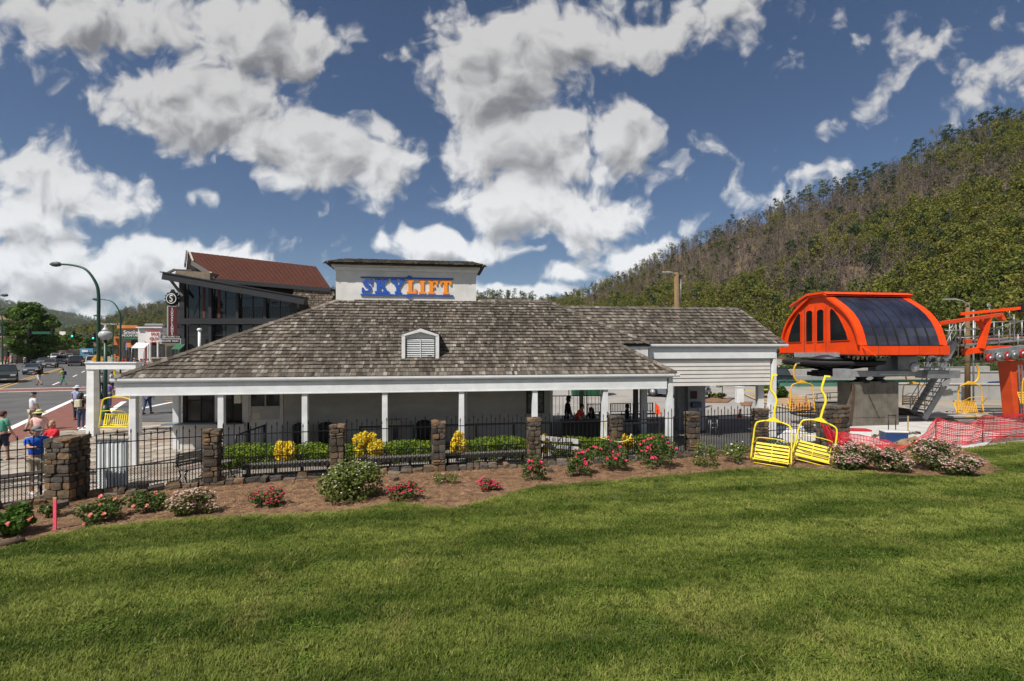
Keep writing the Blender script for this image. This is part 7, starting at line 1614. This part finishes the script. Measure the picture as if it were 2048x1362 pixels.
cb_('catwalk', A(1925, 691, YG + .6), A(2052, 679, YG + .6), .9, .07, grey_metal); cb_('catwalk', A(1945, 681, YG + 1.8), A(2050, 675, YG + 1.8), .8, .09, grey_metal)
g = random.Random(8)
for k, (yo, pts_g) in enumerate(((YG, [(1890, 661), (1940, 660), (1992, 656), (2052, 640)]), (YG + 1.2, [(1915, 676), (1975, 673), (2050, 668)]), (YG + 1.8, [(1975, 645), (2052, 641)]))):
    mb = cmb(); mb.tube([A(px, py, yo) for px, py in pts_g], .025, 6); mb.build('railing', grey_metal, cw)
for px, pt, pb_2, yo in ((1899, 648, 690, YG), (1920, 646, 688, YG), (1930, 655, 690, YG), (1950, 644, 690, YG + 1), (1998, 660, 700, YG), (2005, 645, 690, YG + 1.5), (2020, 645, 690, YG + 1), (2028, 630, 690, YG + .5), (2036, 668, 702, YG), (1975, 650, 690, YG + 1.2), (1988, 642, 684, YG + 1.8), (2044, 640, 690, YG + 1)):
    mb = cmb(); mb.tube([A(px, pb_2, yo), A(px, pt, yo)], .03, 6); mb.build('railing_post', grey_metal, cw)
for pth in ([(1905, 645), (1905, 652), (1897, 662), (1897, 690)], [(1930, 644), (1922, 656), (1920, 690)], [(1929, 644), (1931, 652), (1938, 657), (1990, 656), (1997, 662), (1999, 695)], [(2019, 622), (2020, 634), (2028, 642), (2029, 690)], [(1965, 690), (1966, 668), (1985, 663), (2003, 655), (2017, 648), (2022, 662)], [(1911, 692), (1912, 677), (1918, 673), (1990, 671)], [(1978, 662), (1973, 668), (1976, 676), (1990, 670), (2017, 660)]):
    mb = cmb(); mb.tube(smooth_path([A(px, py, YG + .2) for px, py in pth], 3), .032, 6); mb.build('hanger_bar', grey_metal, cw)
mb = cmb(); mb.lathe(A(1978, 612, YG + 2), [(.10, -.02), (.13, 0), (.10, .02)], 12, 'Y'); mb.tube([A(1978, 616, YG + 2), A(1983, 628, YG + 2)], .02, 5); mb.build('lifting_hook', grey_metal, cw)
cb_('sheave_beam', A(1972, 704, YG - .6), A(2052, 694, YG - .6), .3, .24, grey_metal)
for i, px in enumerate((1980, 1999, 2014, 2028, 2045)):
    c = A(px, 716 - i * 2.3, YG - .7); mb = cmb(); mb.lathe(c, [(.20, -.07), (.26, -.05), (.22, 0), (.26, .05), (.20, .07)], 18, 'Y'); w = mb.build('sheave', mat('sheave_red', (.33, .02, .02), .5) if i in (0, 2, 4) else grey_metal, cw)
    mb = cmb(); mb.lathe(c + Vector((0, -.09, 0)), [(.12, 0), (.1, .03)], 12, 'Y'); mb.build('hub', silver, w); mb = cmb(); mb.bar(c + Vector((0, -.14, 0)), A(px + 8, 704 - i * 2, YG - .84), .06, .12); mb.build('sheave_arm', grey_metal, w)
tw_ = thing('lift_tower', 'thick leaning orange lift tower column at the right edge', 'tower', (A(2028, 0, 28).x, 28, 0)); mb = MB(tw_.location); a, b = A(2021, 722, 28), A(2032, 842, 28); b.z = 0
mb.bar(a, b, .80, .7, up=(0, 1, 0)); mb.build('column', orange_dk, tw_, bevel=.02); mb = MB(tw_.location); mb.box(b + Vector((0, 0, .05)), (1.3, 1.2, .1)); mb.build('base_plate', dark_grey, tw_)
mb = MB(tw_.location); mb.bar(A(2037, 730, 27.4), A(2043, 842, 27.4), .05, .05); mb.bar(A(2043, 730, 27.4), A(2049, 842, 27.4), .05, .05)
for i in range(12): mb.bar(A(2037.5 + i * .5, 738 + i * 9, 27.4), A(2043.5 + i * .5, 738 + i * 9, 27.4), .03, .03)
mb.build('ladder', grey_metal, tw_)
cbl = thing('haul_cable', 'steel haul cable running from the bull wheel to the sheaves', 'cable', A(1900, 722, 27)); 
for pts_c in ([A(1585, 724, 26.3), A(1760, 723, 26.2), A(1975, 722, 27.2), A(2060, 714, 28)], [A(1640, 729, 29), A(1900, 726, 29), A(2060, 720, 31)]): mb = MB(cbl.location); mb.tube(pts_c, .018, 6); mb.build('strand', dark_metal, cbl)

# ------------------------------------------------------------------ lift chairs
def lift_chair(label, pos, rz, m, style='h', lean=(0, 0), s=1., flip=1, short=False, seat_m=None):
    t = thing('lift_chair', label, 'lift chair', pos, rz, 'yellow lift chairs'); t.rotation_euler = (lean[0], lean[1], rz); t.scale = (s, s, s); w = .57
    mb = MB(); mb.tube(smooth_path([Vector(q) for q in ((-w - .05, -.05, .10), (-w - .02, 0, .75), (-w + .02, 0, 1.28), (-w + .16, 0, 1.44), (0, 0, 1.50), (w - .16, 0, 1.44), (w - .02, 0, 1.28), (w + .02, 0, .75), (w + .05, -.05, .10))], 4), .028, 8); mb.build('bail', m, t)
    mb = MB(); mb.add([(-.28, -.05, 1.48), (.28, -.05, 1.48), (.05, -.05, 1.62), (-.05, -.05, 1.62), (-.28, .05, 1.48), (.28, .05, 1.48), (.05, .05, 1.62), (-.05, .05, 1.62)], [(0, 1, 2, 3), (4, 7, 6, 5), (0, 4, 5, 1), (1, 5, 6, 2), (2, 6, 7, 3), (3, 7, 4, 0)]); mb.build('yoke', m, t)
    mb = MB()
    if not short: hp_ = [(0, 0, 1.5), (.02 * flip, 0, 1.9), (.05 * flip, 0, 2.2), (-.02 * flip, 0, 2.42), (-.13 * flip, 0, 2.56), (-.14 * flip, 0, 2.8), (-.11 * flip, 0, 3.08)]
    else: hp_ = [(0, 0, 1.52), (.28 * flip, 0, 1.60), (.42 * flip, 0, 1.85), (.40 * flip, 0, 2.2), (.28 * flip, 0, 2.42)]
    mb.tube(smooth_path([Vector(q) for q in hp_], 4), .040, 10); mb.build('hanger', m, t)
    e = Vector(hp_[-1]); mb = MB(); mb.bar(e + Vector((-.04, 0, .0)), e + Vector((.14, -.02, .02)), .07, .06); mb.build('grip', m if not short else grey_metal, t)
    sm2 = seat_m or m
    if style == 'h':
        for i in range(5): f = i / 4; c = Vector((0, .30 - .34 * (1 - f) * 0 + .14 * f - .16, .20 + .115 * i)); mb = MB(); mb.box(c, (1.02, .022, .068), M=Matrix.Rotation(-.30, 3, 'X')); mb.build('backrest_slat', sm2, t)
    else:
        for i in range(13): x = -.5 + i / 12; mb = MB(); mb.box((x, .20, .42), (.038, .02, .48), M=Matrix.Rotation(-.22, 3, 'X')); mb.build('backrest_slat', m, t)
        mb = MB(); mb.tube([(-.53, .25, .66), (.53, .25, .66)], .022, 6); mb.tube([(-.53, .14, .18), (.53, .14, .18)], .022, 6); mb.build('backrest_rail', m, t)
    for i in range(4): mb = MB(); mb.box((0, .06 - .11 * i, .13 + .012 * i), (1.02, .085, .022)); mb.build('seat_slat', sm2, t)
    mb = MB()
    for x in (-.52, 0, .52): mb.tube([(x, .30, .70), (x, .13, .14), (x, -.34, .15)], .017, 6)
    mb.build('seat_frame', m, t); mb = MB(); mb.tube(smooth_path([Vector(q) for q in ((-w - .03, .0, .62), (-w + .1, -.28, .80), (-w + .22, -.42, .92), (w - .22, -.42, .92), (w - .1, -.28, .80), (w + .03, 0, .62))], 3), .016, 6); mb.tube([(-.5, -.30, .04), (.5, -.30, .04)], .015, 6); mb.tube([(-w - .03, 0, .14), (w + .03, 0, .14)], .02, 6); mb.build('restraint_bar', m, t); return t
lift_chair('bright yellow lift chair standing on the mulch, left of the leaning pair', P(1541, 930), R(-32), yellow_m, lean=(R(-5), R(3)), s=1.0, flip=1)
lift_chair('bright yellow lift chair tilted to the right, right one of the leaning pair', P(1622, 927), R(-26), yellow_m, lean=(R(-8), R(11)), s=1.0, flip=1)
lift_chair('yellow lift chair with upright bars hanging inside the white frame', P(231, 871), R(18), yellow_m, 'v', s=.98, flip=1, lean=(R(2), R(3))).location.z = .28
lift_chair('amber lift chair with a timber seat hanging at the left end of the terminal', (A(1604, 0, 26).x, 26.0, .52), R(5), amber_m, 'h', s=1.08, flip=-1, short=True, seat_m=mat('orange_timber', (.50, .22, .05), .6, .25, 5))
lift_chair('amber lift chair seen between the pier and the stairs', (A(1828, 0, 29.5).x, 29.5, .42), R(-20), amber_m, 'h', s=.93, flip=-1, short=True, seat_m=mat('orange_timber_pale', (.42, .24, .11), .6, .25, 5))
lift_chair('amber lift chair facing the camera, hanging left of the orange tower', (A(1940, 0, 26).x, 26.0, .40), R(3), amber_m, 'v', s=1.12, flip=1, short=True)
lift_chair('amber lift chair cut by the right edge of the picture', (A(2068, 0, 26).x, 26.0, .9), R(0), amber_m, 'h', s=1.05, flip=-1, short=True)
wf = thing('white_frame', 'white painted post and beam frame holding a yellow lift chair', 'frame', (A(186, 0, 22.7).x, 22.7, 0)); wo = Vector(wf.location)
for px in (186, 271): x = A(px, 0, 22.7).x; mb = MB(wo); mb.box((x, 22.7, 1.52), (.36, .36, 3.04), taper=(.85, .85)); mb.build('post', white_paint, wf)
mb = MB(wo); mb.box(((A(186, 0, 22.7).x + A(271, 0, 22.7).x) / 2, 22.7, 3.15), (2.24, .40, .28)); mb.build('beam', white_paint, wf); mb = MB(wo); mb.box(((A(186, 0, 22.7).x + A(271, 0, 22.7).x) / 2, 22.7, 3.31), (2.34, .50, .035)); mb.build('beam_cap', white_paint, wf)
# ================================================================== right hand side: mesh, tools, walls, car park
rm = thing('safety_mesh', 'torn red plastic safety mesh strung along the bed and the work slab', 'safety mesh', (0, 0, 0))
top = [(1640, 843, 19.6), (1652, 852, 19.3), (1668, 862, 19.0), (1700, 866, 18.9), (1740, 873, 18.9), (1775, 881, 18.9), (1802, 890, 19.0), (1830, 880, 19.4), (1852, 862, 19.8), (1873, 836, 20.2), (1890, 840, 20.4), (1915, 844, 20.6), (1945, 845, 20.8), (1967, 831, 21.0), (2000, 830, 21.4), (2060, 826, 22.0)]
bot = [(1664, 905, 19.2), (1672, 903, 19.0), (1682, 900, 18.8), (1705, 894, 18.7), (1740, 899, 18.6), (1775, 905, 18.7), (1800, 902, 18.9), (1825, 891, 19.2), (1848, 881, 19.6), (1868, 884, 20.0), (1890, 889, 20.1), (1915, 890, 20.3), (1940, 889, 20.5), (1956, 884, 20.8), (2000, 881, 21.2), (2060, 874, 21.8)]
tp = smooth_path([A(*q) for q in top], 6); bt = smooth_path([A(*q) for q in bot], 6); n = len(tp)
def mpt(i, f):
    a, b = tp[i], bt[i]; p = a.lerp(b, f); L = (a - b).length; w = .05 * math.sin(i * .9 + f * 5) + .04 * noise.noise(Vector((i * .3, f * 4, 0))); sag = -.06 * math.sin(f * math.pi); return p + Vector((w * .4, w, sag * .3 + .01 * math.sin(i * 1.3 + f * 9)))
mb = MB(); nb = 15
for k in range(nb):
    f0 = (k + .0) / nb; f1 = (k + (.50 if k % 4 else .8)) / nb
    for i in range(n - 1):
        mb.add([mpt(i, f0), mpt(i + 1, f0), mpt(i + 1, f1), mpt(i, f1)], [(0, 1, 2, 3)], True)
for i in range(0, n - 1): mb.add([mpt(i, 0), mpt(i, 1), mpt(i, 1) + Vector((.02, 0, 0)), mpt(i, 0) + Vector((.02, 0, 0))], [(0, 1, 2, 3)])
mb.build('mesh', red_mesh, rm)
mb = MB()   # the bunched end hanging off the broad pillar
for k in range(9):
    a = A(1641 + k * 2, 845 + k * 2.4, 19.5 - .03 * k); b = A(1668 + k * 3.2, 911 - k * 4.0, 19.1 - .03 * k); a2 = A(1643 + k * 3, 847 + k * 2.6, 19.46 - .03 * k); b2 = A(1672 + k * 3.4, 908 - k * 3.8, 19.0 - .03 * k); off_ = Vector((0, (-1) ** k * .05, 0)); mb.add([a, b + off_, b2 - off_, a2], [(0, 1, 2, 3)])
mb.build('bunched_mesh', red_mesh, rm)
for px, Y, z in ((1873, 20.2, 1.22), (1967, 21.0, 1.15), (1642, 19.7, 1.1), (2055, 22.0, 1.1)): x = A(px, 0, Y).x; mb = MB(); mb.tube([(x, Y + .03, 0), (x, Y + .03, z)], .022, 6); mb.build('stake', dark_metal, rm)
mb = MB(); mb.tube([A(1655, 850, 19.2), A(1680, 884, 18.85), A(1692, 893, 18.7)], .02, 5); mb.build('top_cord', red_mesh, rm)
# soil heap
dm = thing('soil_heap', 'heap of dug tan soil behind the pale pink mounds', 'soil heap', P(1848, 905)); V = []; n_ = 26
for j in range(n_):
    for i in range(n_):
        x = (i / (n_ - 1) - .5) * 2; y = (j / (n_ - 1) - .5) * 2; r = math.hypot(x, y); h = max(0, 1 - r) ** .8 * .52 * (1 + .25 * noise.noise(Vector((x * 3, y * 3, 0)))) + .05 * noise.noise(Vector((x * 9, y * 9, 2))) * (r < .95); V.append((x * .98, y * .8 + .55, h - .01))
link('soil', npmesh('soil', V, [(j * n_ + i, j * n_ + i + 1, (j + 1) * n_ + i + 1, (j + 1) * n_ + i) for j in range(n_ - 1) for i in range(n_ - 1)], soil_m, True), dm)
for i in range(24): a = random.uniform(0, 6.28); q = random.uniform(.2, .95); link('clod', random.choice(STN[:3]), dm, (math.cos(a) * q * .9, math.sin(a) * q * .7 + .55, max(0, 1 - q) ** .8 * .5 + .01), (random.random() * 3, 0, random.random() * 3), [random.uniform(.03, .08)] * 3)
for m_ in (): pass
yr = thing('yellow_rope', 'loose yellow straps lying between the pale pink mounds', 'rope', P(1800, 905))
for pth in ([(1790, 893), (1800, 893), (1815, 900), (1832, 910), (1845, 914)], [(1792, 897), (1808, 890), (1822, 903), (1840, 917)], [(1788, 900), (1797, 888), (1812, 894)]): mb = MB(yr.location); mb.tube(smooth_path([P(px, py, .06) for px, py in pth], 4), .018, 5); mb.build('strap', yellow_m, yr)
def cooler(px, py, w, h, body, lid, label, handle=False):
    p = P(px, py); t = thing('cool_box', label, 'cool box', p, R(-8), 'cool boxes on the slab'); mb = MB(); mb.box((0, 0, h * .43), (w, w * .55, h * .86), taper=(1.05, 1.05)); mb.build('box', body, t, bevel=.02); mb = MB(); mb.box((0, 0, h * .93), (w * 1.08, w * .6, h * .14)); mb.build('lid', lid, t, bevel=.02)
    if handle: mb = MB(); mb.tube([(-.14, .1, h * .4), (-.14, .1, h + .62)], .018, 6); mb.tube([(.14, .1, h * .4), (.14, .1, h + .62)], .018, 6); mb.tube([(-.16, .1, h + .62), (.16, .1, h + .62)], .022, 6); mb.build('handle', black_iron, t)
    for s in (-1, 1): mb = MB(); mb.bar((s * w * .53, -.08, h * .6), (s * w * .53, .08, h * .6), .03, .05); mb.build('side_grip', dark_grey, t)
bluep = paint('cooler_blue', (.02, .055, .16)); redp = paint('cooler_red', (.50, .02, .035)); whp = paint('cooler_white', (.70, .70, .69))
cooler(1716, 880, .82, .48, whp, redp, 'white cool box with a bright red lid behind the red mesh'); cooler(1787, 884, .85, .50, bluep, whp, 'blue cool box with white lid and tall black pull handle', True)
for px, py, lb in ((1756, 874, 'scatter of brown rubble on the slab between the cool boxes'), (1826, 868, 'rubble pile by the wooden stake on the slab')):
    t = thing('rubble', lb, 'rubble', P(px, py)); 
    for i in range(16): s = random.uniform(.05, .14); link('stone', random.choice(STN), t, (random.uniform(-.45, .45), random.uniform(-.25, .25), s * .4), (random.random(), 0, random.random() * 3), (s, s, s * .7))
stk_ = thing('wooden_stake', 'thin pale wooden stake standing on the slab right of the blue cool box', 'stake', P(1816, 868)); mb = MB(); mb.box((0, 0, .42), (.05, .03, .84)); mb.build('stake', MATS['raw_wood'], stk_); mb = MB(); mb.box((0, 0, .85), (.055, .035, .03)); mb.build('stake_tip', wood_brown, stk_)
# logs / stone pile, low block walls
t = thing('log_pile', 'small pile of dark logs under the stairs', 'log pile', P(1812, 836))
for i in range(9): mb = MB(); x = (i % 4) * .28 - .4 + (i // 4) * .12; z = .10 + (i // 4) * .18; mb.tube([(x, -.4, z), (x, .4, z)], .11, 8); mb.build('log', wood_brown, t)
def wallbox(name, label, cat, px0, px1, p0, p1, Y0, Y1, m, th=.35, cap=None, n_=0):
    a = A(px0, 0, Y0); b = A(px1, 0, Y1); z1 = H + (HZ - p0) / F * Y0; z0 = max(-.3, H + (HZ - p1) / F * Y0); a.z = b.z = 0; d = (b - a); t = thing(name, label, cat, a, math.atan2(d.y, d.x)); L = d.length
    if n_:
        for i in range(n_): mb = MB(); mb.box((L * (i + .5) / n_, th / 2, (z0 + z1) / 2), (L / n_ - .02, th, z1 - z0)); mb.build('wall_panel', m, t)
    else: mb = MB(); mb.box((L / 2, th / 2, (z0 + z1) / 2), (L, th, z1 - z0)); mb.build('wall_body', m, t)
    if cap: mb = MB(); mb.box((L / 2, th / 2, z1 + .04), (L + .05, th + .12, .08)); mb.build('coping', cap, t)
    return t
conc_w = mat('bridge_concrete', (.34, .335, .315), .85, .2, .5, .15, 20)
wallbox('ledge_wall', 'low block ledge behind the pier and the stairs', 'wall', 1700, 1990, 838, 850, 26.8, 27.6, mat('block_tan', (.26, .225, .17), .85, .25, 2, .2, 20), .4, concrete, 9)
wallbox('flood_wall', 'long pale grey concrete wall behind the stairs and the orange tower', 'wall', 1795, 2300, 768, 805, 38, 36, conc_w, .5, mat('wall_cap', (.42, .41, .385), .85, .15, 1), 8)
wallbox('bridge_parapet', 'pale concrete bridge parapet above the green girder', 'wall', 1572, 1980, 739, 758, 52, 60, mat('wall_cap', (.42, .41, .385)), .5, None, 10)
wallbox('flood_wall', 'upper pale concrete wall right of the terminal stairs', 'wall', 1880, 2300, 745, 770, 44, 46, MATS['wall_cap'], .5, conc_w, 6)
wallbox('road_barrier', 'grey roadside barrier under the terminal bull wheel', 'barrier', 1575, 1760, 752, 760, 50, 52, conc_w, .4, None, 8)
gd = wallbox('bridge_girder', 'long green steel bridge girder behind the terminal', 'girder', 1560, 1902, 760, 777, 49, 50, mat('girder_green', (.07, .19, .15), .5, .15, 1), .3)
for i in range(13): mb = MB(); mb.box((.6 + i * 1.25, -.05, .15), (.06, .1, .85)); mb.build('stiffener', MATS['girder_green'], gd)
mb = MB(); mb.box((8, -.06, .60), (17, .14, .05)); mb.build('flange', MATS['girder_green'], gd)
gdk = thing('ramp_railing', 'dark pipe railing of the ramp left of the concrete pier', 'railing', P(1612, 806)); 
for pth in ([(1612, 790), (1652, 786), (1700, 784), (1700, 784)], [(1612, 798), (1652, 795), (1700, 793), (1700, 793)]): mb = MB(gdk.location); mb.tube([A(px, py, 34) for px, py in pth[:3]], .03, 6); mb.build('rail', dark_metal, gdk)
for px in (1612, 1634, 1655, 1660, 1682): mb = MB(gdk.location); mb.tube([A(px, 790 - (px - 1612) * .07, 34), A(px, 809, 34)], .03, 6); mb.build('post', dark_metal, gdk)
rr = wallbox('ramp_wall', 'low dark block wall of the ramp beside the pier', 'wall', 1632, 1704, 803, 815, 33, 33, mat('ramp_block', (.13, .125, .115), .85), .3, concrete, 4)
tb2 = thing('green_verge', 'strip of rough green growth behind the concrete walls', 'verge', (0, 0, 0)); tb2['kind'] = 'structure'; del tb2['category']
cl = []; g = random.Random(6)
for i in range(150): px = g.uniform(1560, 2120); Y = g.uniform(62, 76); cl.append(((px - 1024) / F * Y, Y, g.uniform(.2, 1.6), g.uniform(1., 2.2), 1.2, g.uniform(.5, 1.1)))
V, Q = leafquads(cl, 16000, .26, .3, 1.4, .5, 6); o = link('foliage', npmesh('foliage', V, Q, leafmat('verge_leaf', (.085, .125, .03), (.06, .09, .025), scale=.3)), tb2); o['kind'] = 'stuff'
# car park things
up = thing('utility_pole', 'tall wooden utility pole behind the station wing, with a white lamp arm', 'utility pole', P(1356, 831)); Yp = up.location.y
zt = A(1352, 545, Yp).z; mb = MB(); mb.tube([(0, 0, 0), (-.1, 0, zt)], .19, 12, .13); mb.build('pole', wood_pole, up); mb = MB(); mb.tube([(-.15, -.1, zt - .15), (-.45, -.1, zt + .0), (-.62, -.1, zt)], .03, 6); mb.build('arm', silver, up); mb = MB(); mb.box((-.72, -.1, zt - .0), (.42, .16, .08)); mb.build('lamp', silver, up, bevel=.02); mb = MB(); mb.tube([(.14, -.08, zt - 2.2), (.14, -.08, zt - .4)], .025, 6); mb.build('conduit', grey_metal, up)
up2 = thing('utility_pole', 'wooden utility pole with a lamp arm rising behind the orange gantry', 'utility pole', (A(1935, 0, 34).x, 34, 0)); zt = A(1935, 605, 34).z; mb = MB(); mb.tube([(0, 0, 0), (-.0, 0, zt)], .17, 12, .12); mb.build('pole', wood_pole, up2)
mb = MB(); mb.tube([(-.05, -.15, zt - .2), (-.5, -.15, zt + .12), (-1.0, -.15, zt + .2)], .04, 6); mb.build('arm', silver, up2); mb = MB(); mb.box((-1.35, -.15, zt + .2), (.8, .25, .08)); mb.build('lamp', silver, up2, bevel=.02); mb = MB(); mb.tube([(.22, -.2, 0), (.22, -.2, zt - .7)], .05, 8); mb.lathe((.22, -.2, zt - .7), [(.08, 0), (.1, .1), (.03, .2)], 8); mb.build('conduit', grey_metal, up2)
kk = thing('ticket_kiosk', 'grey column kiosk with a dark screen and blue box under the wing', 'kiosk', W(22.35, VX + 2.2), A8)
mb = MB(); mb.box((.22, .2, 1.9), (.88, .6, 3.8)); mb.build('column', grey_paint if False else mat('kiosk_grey', (.34, .34, .345), .6, .1, 3), kk); mb = MB(); mb.box((-.42, .35, 1.9), (.38, .4, 3.8)); mb.build('side_column', mat('kiosk_dark', (.24, .24, .245), .6, .1, 3), kk)
mb = MB(); mb.box((.05, -.13, 1.72), (.32, .05, .36)); mb.build('screen', mat('kiosk_screen', (.05, .012, .02), .2), kk); mb = MB(); mb.box((.12, -.22, 1.26), (.48, .22, .28)); mb.build('blue_box', mat('kiosk_blue', (.045, .075, .13), .4), kk, bevel=.03)
mb = MB(); mb.box((.1, -.115, .72), (.28, .02, .5)); mb.build('plate', mat('kiosk_plate', (.42, .40, .35), .6), kk)
bl = thing('barrier_box', 'white barrier housing with a yellow arm at the car park entrance', 'barrier', P(1479, 806)); mb = MB(); mb.box((0, 0, .55), (.5, .45, 1.1), taper=(.9, .9)); mb.build('housing', white_paint, bl, bevel=.03); mb = MB(); mb.bar((.2, -.1, .92), (2.2, -.05, .96), .05, .08); mb.build('arm', mat('barrier_yellow', (.68, .55, .08), .5), bl); mb = MB(); mb.box((0, 0, 1.13), (.5, .46, .06)); mb.build('lid', white_old, bl)
def cone(px, py, h, label):
    t = thing('traffic_cone', label, 'traffic cone', P(px, py), 0, 'traffic cones'); mb = MB(); mb.lathe((0, 0, .03), [(.11, 0), (.03, h - .03)], 14); mb.build('cone', mat('cone_orange', (.75, .08, .02), .5), t); mb = MB(); mb.lathe((0, 0, h * .45), [(.082, 0), (.056, h * .24)], 14); mb.build('band', sign_lt, t); mb = MB(); mb.box((0, 0, .015), (.28, .28, .03)); mb.build('base', MATS['cone_orange'], t)
cone(1480, 836, .5, 'orange and white traffic cone in the drive right of the kiosk')
ob = thing('orange_board', 'leaning orange board on the drive left of the last porch post', 'board', P(1314, 829)); mb = MB(); mb.add([(-.12, 0, 0), (.22, 0, 0), (.16, .1, .45), (-.08, .1, .72), (-.12, .03, 0), (.22, .03, 0), (.16, .13, .45), (-.08, .13, .72)], [(0, 1, 2, 3), (7, 6, 5, 4), (0, 4, 5, 1), (1, 5, 6, 2), (2, 6, 7, 3), (3, 7, 4, 0)]); mb.build('board', MATS['cone_orange'], ob); mb = MB(); mb.tube([(.05, .14, .5), (.05, .4, 0)], .012, 5); mb.build('strut', dark_grey, ob)
gr = thing('barbecue_stool', 'black topped grey metal stool standing by the kiosk', 'stool', P(1426, 872)); mb = MB(); mb.box((0, 0, .86), (.42, .32, .10)); mb.build('seat', black_m, gr, bevel=.03)
for sx in (-1, 1):
    for sy in (-1, 1): mb = MB(); mb.tube([(sx * .13, sy * .1, .82), (sx * .2, sy * .16, 0)], .013, 6); mb.build('leg', grey_metal, gr)
mb = MB(); mb.tube([(-.17, -.13, .4), (.17, -.13, .4)], .01, 5); mb.tube([(-.15, -.12, .6), (.15, -.12, .6)], .01, 5); mb.build('rung', grey_metal, gr)
car('dark grey suv parked behind the kiosk under the wing', 'car', P(1352, 794), R(-35), 'suv', p_grey, group='cars in the car park')
car('dark car at the far side of the car park under the wing wall', 'car', P(1482, 771), R(170), 'sedan', p_black, group='cars in the car park'); car('second dark car parked at the far side, right of the first', 'car', P(1530, 770.5), R(175), 'suv', p_black, group='cars in the car park')
car('dark blue car behind the orange tower at the right edge', 'car', P(2052, 790), R(180), 'suv', paint('car_navy', (.02, .035, .09)), group='cars in the car park')
def isl(px, py, hw, hp, label, leaf, n=2200, size=.09): p = P(px, py); s = p.y / F; bush('shrub', label, 'shrub', p, hw * s, hw * s * .8, hp * s, leaf, n, size, None, 'shrubs in the car park islands', seed=int(px))
isl(1424, 797, 10, 14, 'small round yellow green shrub in the car park island', leaf_yellow if False else leafmat('olive_leaf', (.20, .22, .03), (.12, .15, .02), scale=3), 900, .07); isl(1442, 797, 12, 14, 'round green shrub right of the small yellowish one in the island', leaf_hedge, 1100, .07)
isl(1543, 797, 34, 32, 'wide dark green shrub in the island behind the wing post', leaf_green, 3800, .12)
p = P(1444, 800); t = thing('small_tree', 'young tree with a thin trunk in the car park island', 'tree', p); mb = MB(); mb.tube([(0, 0, 0), (.05, 0, 1.6)], .04, 6, .02); mb.build('trunk', trunk_m, t); V, Q = leafquads([(random.uniform(-.45, .45), random.uniform(-.4, .4), random.uniform(1.1, 2.2), .32, .32, .26) for i in range(12)], 1100, .09, .3, 1.4, .4, 4); link('crown', npmesh('crown', V, Q, leafmat('young_leaf', (.10, .19, .03), (.07, .13, .02), scale=2)), t)
for lb, pts_i, m in (('planting_island', [(1395, 800), (1430, 796), (1465, 799), (1455, 806), (1412, 806)], mulch_m), ('planting_island', [(1492, 790), (1560, 782), (1640, 800), (1620, 818), (1560, 812)], mat('island_straw', (.38, .27, .17), .9, .3, 2, .4, 40)), ('planting_island', [(1480, 806), (1505, 805), (1502, 813), (1482, 812)], mulch_m)):
    mb = MB(); mb.prism([P(x, y, .0) for x, y in pts_i], (0, 0, .08)); o = mb.build(lb, m); o['kind'] = 'structure'
mb = MB(); L_ = smooth_path([P(x, y, .1) for x, y in [(1490, 789), (1520, 801), (1560, 813), (1620, 820), (1690, 812)]], 4); mb.tube(L_, .08, 6); o = mb.build('kerb', mat('kerb_tan', (.48, .38, .24), .85, .2, 2)); o['kind'] = 'structure'
gbx = thing('green_skip', 'dark green metal container behind the open shelter', 'container', A(1166, 0, 40)); gbx.location = (A(1166, 0, 40).x, 40, 0); mb = MB(); mb.box((.55, .5, 1.0), (2.7, 1.4, 2.2), taper=(1.05, 1.0)); mb.build('body', mat('skip_green', (.012, .07, .035), .5, .2, 1), gbx)
for i in range(5): mb = MB(); mb.box((-.6 + i * .56, -.24, 1.0), (.08, .08, 2.1)); mb.build('rib', MATS['skip_green'], gbx)
for x in (-.5, 1.6): mb = MB(); mb.lathe((x, .5, -.0), [(.12, 0), (.12, .1)], 10); mb.build('foot', black_m, gbx)
rp = thing('rock_pile', 'stacked flat rocks beside the broad stone pillar at the slab', 'rock pile', P(1650, 868))
for i in range(14): stone(rp, (random.uniform(-.6, .8), random.uniform(.3, .8), .1 + .12 * (i // 4)), (random.uniform(.3, .5), .3, .14))
for (px, py, w) in ((1560, 862, 2.6), (1612, 858, 2.2)):
    t = thing('tarpaulin', 'crumpled white plastic sheet lying on the slab ' + ('behind the wing post' if px == 1560 else 'left of the broad pillar'), 'sheet', P(px, py)); V = []; n_ = 18
    for j in range(n_):
        for i in range(n_): x = (i / (n_ - 1) - .5); y = (j / (n_ - 1) - .5); V.append((x * w, y * 1.4, .12 * abs(noise.noise(Vector((x * 6, y * 6, px)))) + .02 + .12 * max(0, .5 - math.hypot(x, y))))
    link('sheet', npmesh('sheet', V, [(j * n_ + i, j * n_ + i + 1, (j + 1) * n_ + i + 1, (j + 1) * n_ + i) for j in range(n_ - 1) for i in range(n_ - 1)], mat('plastic_white', (.68, .69, .70), .5, .1, 2), True), t)
    mb = MB(); mb.box((w * .3, -.4, .12), (.25, .12, .06)); mb.build('weight', concrete, t)
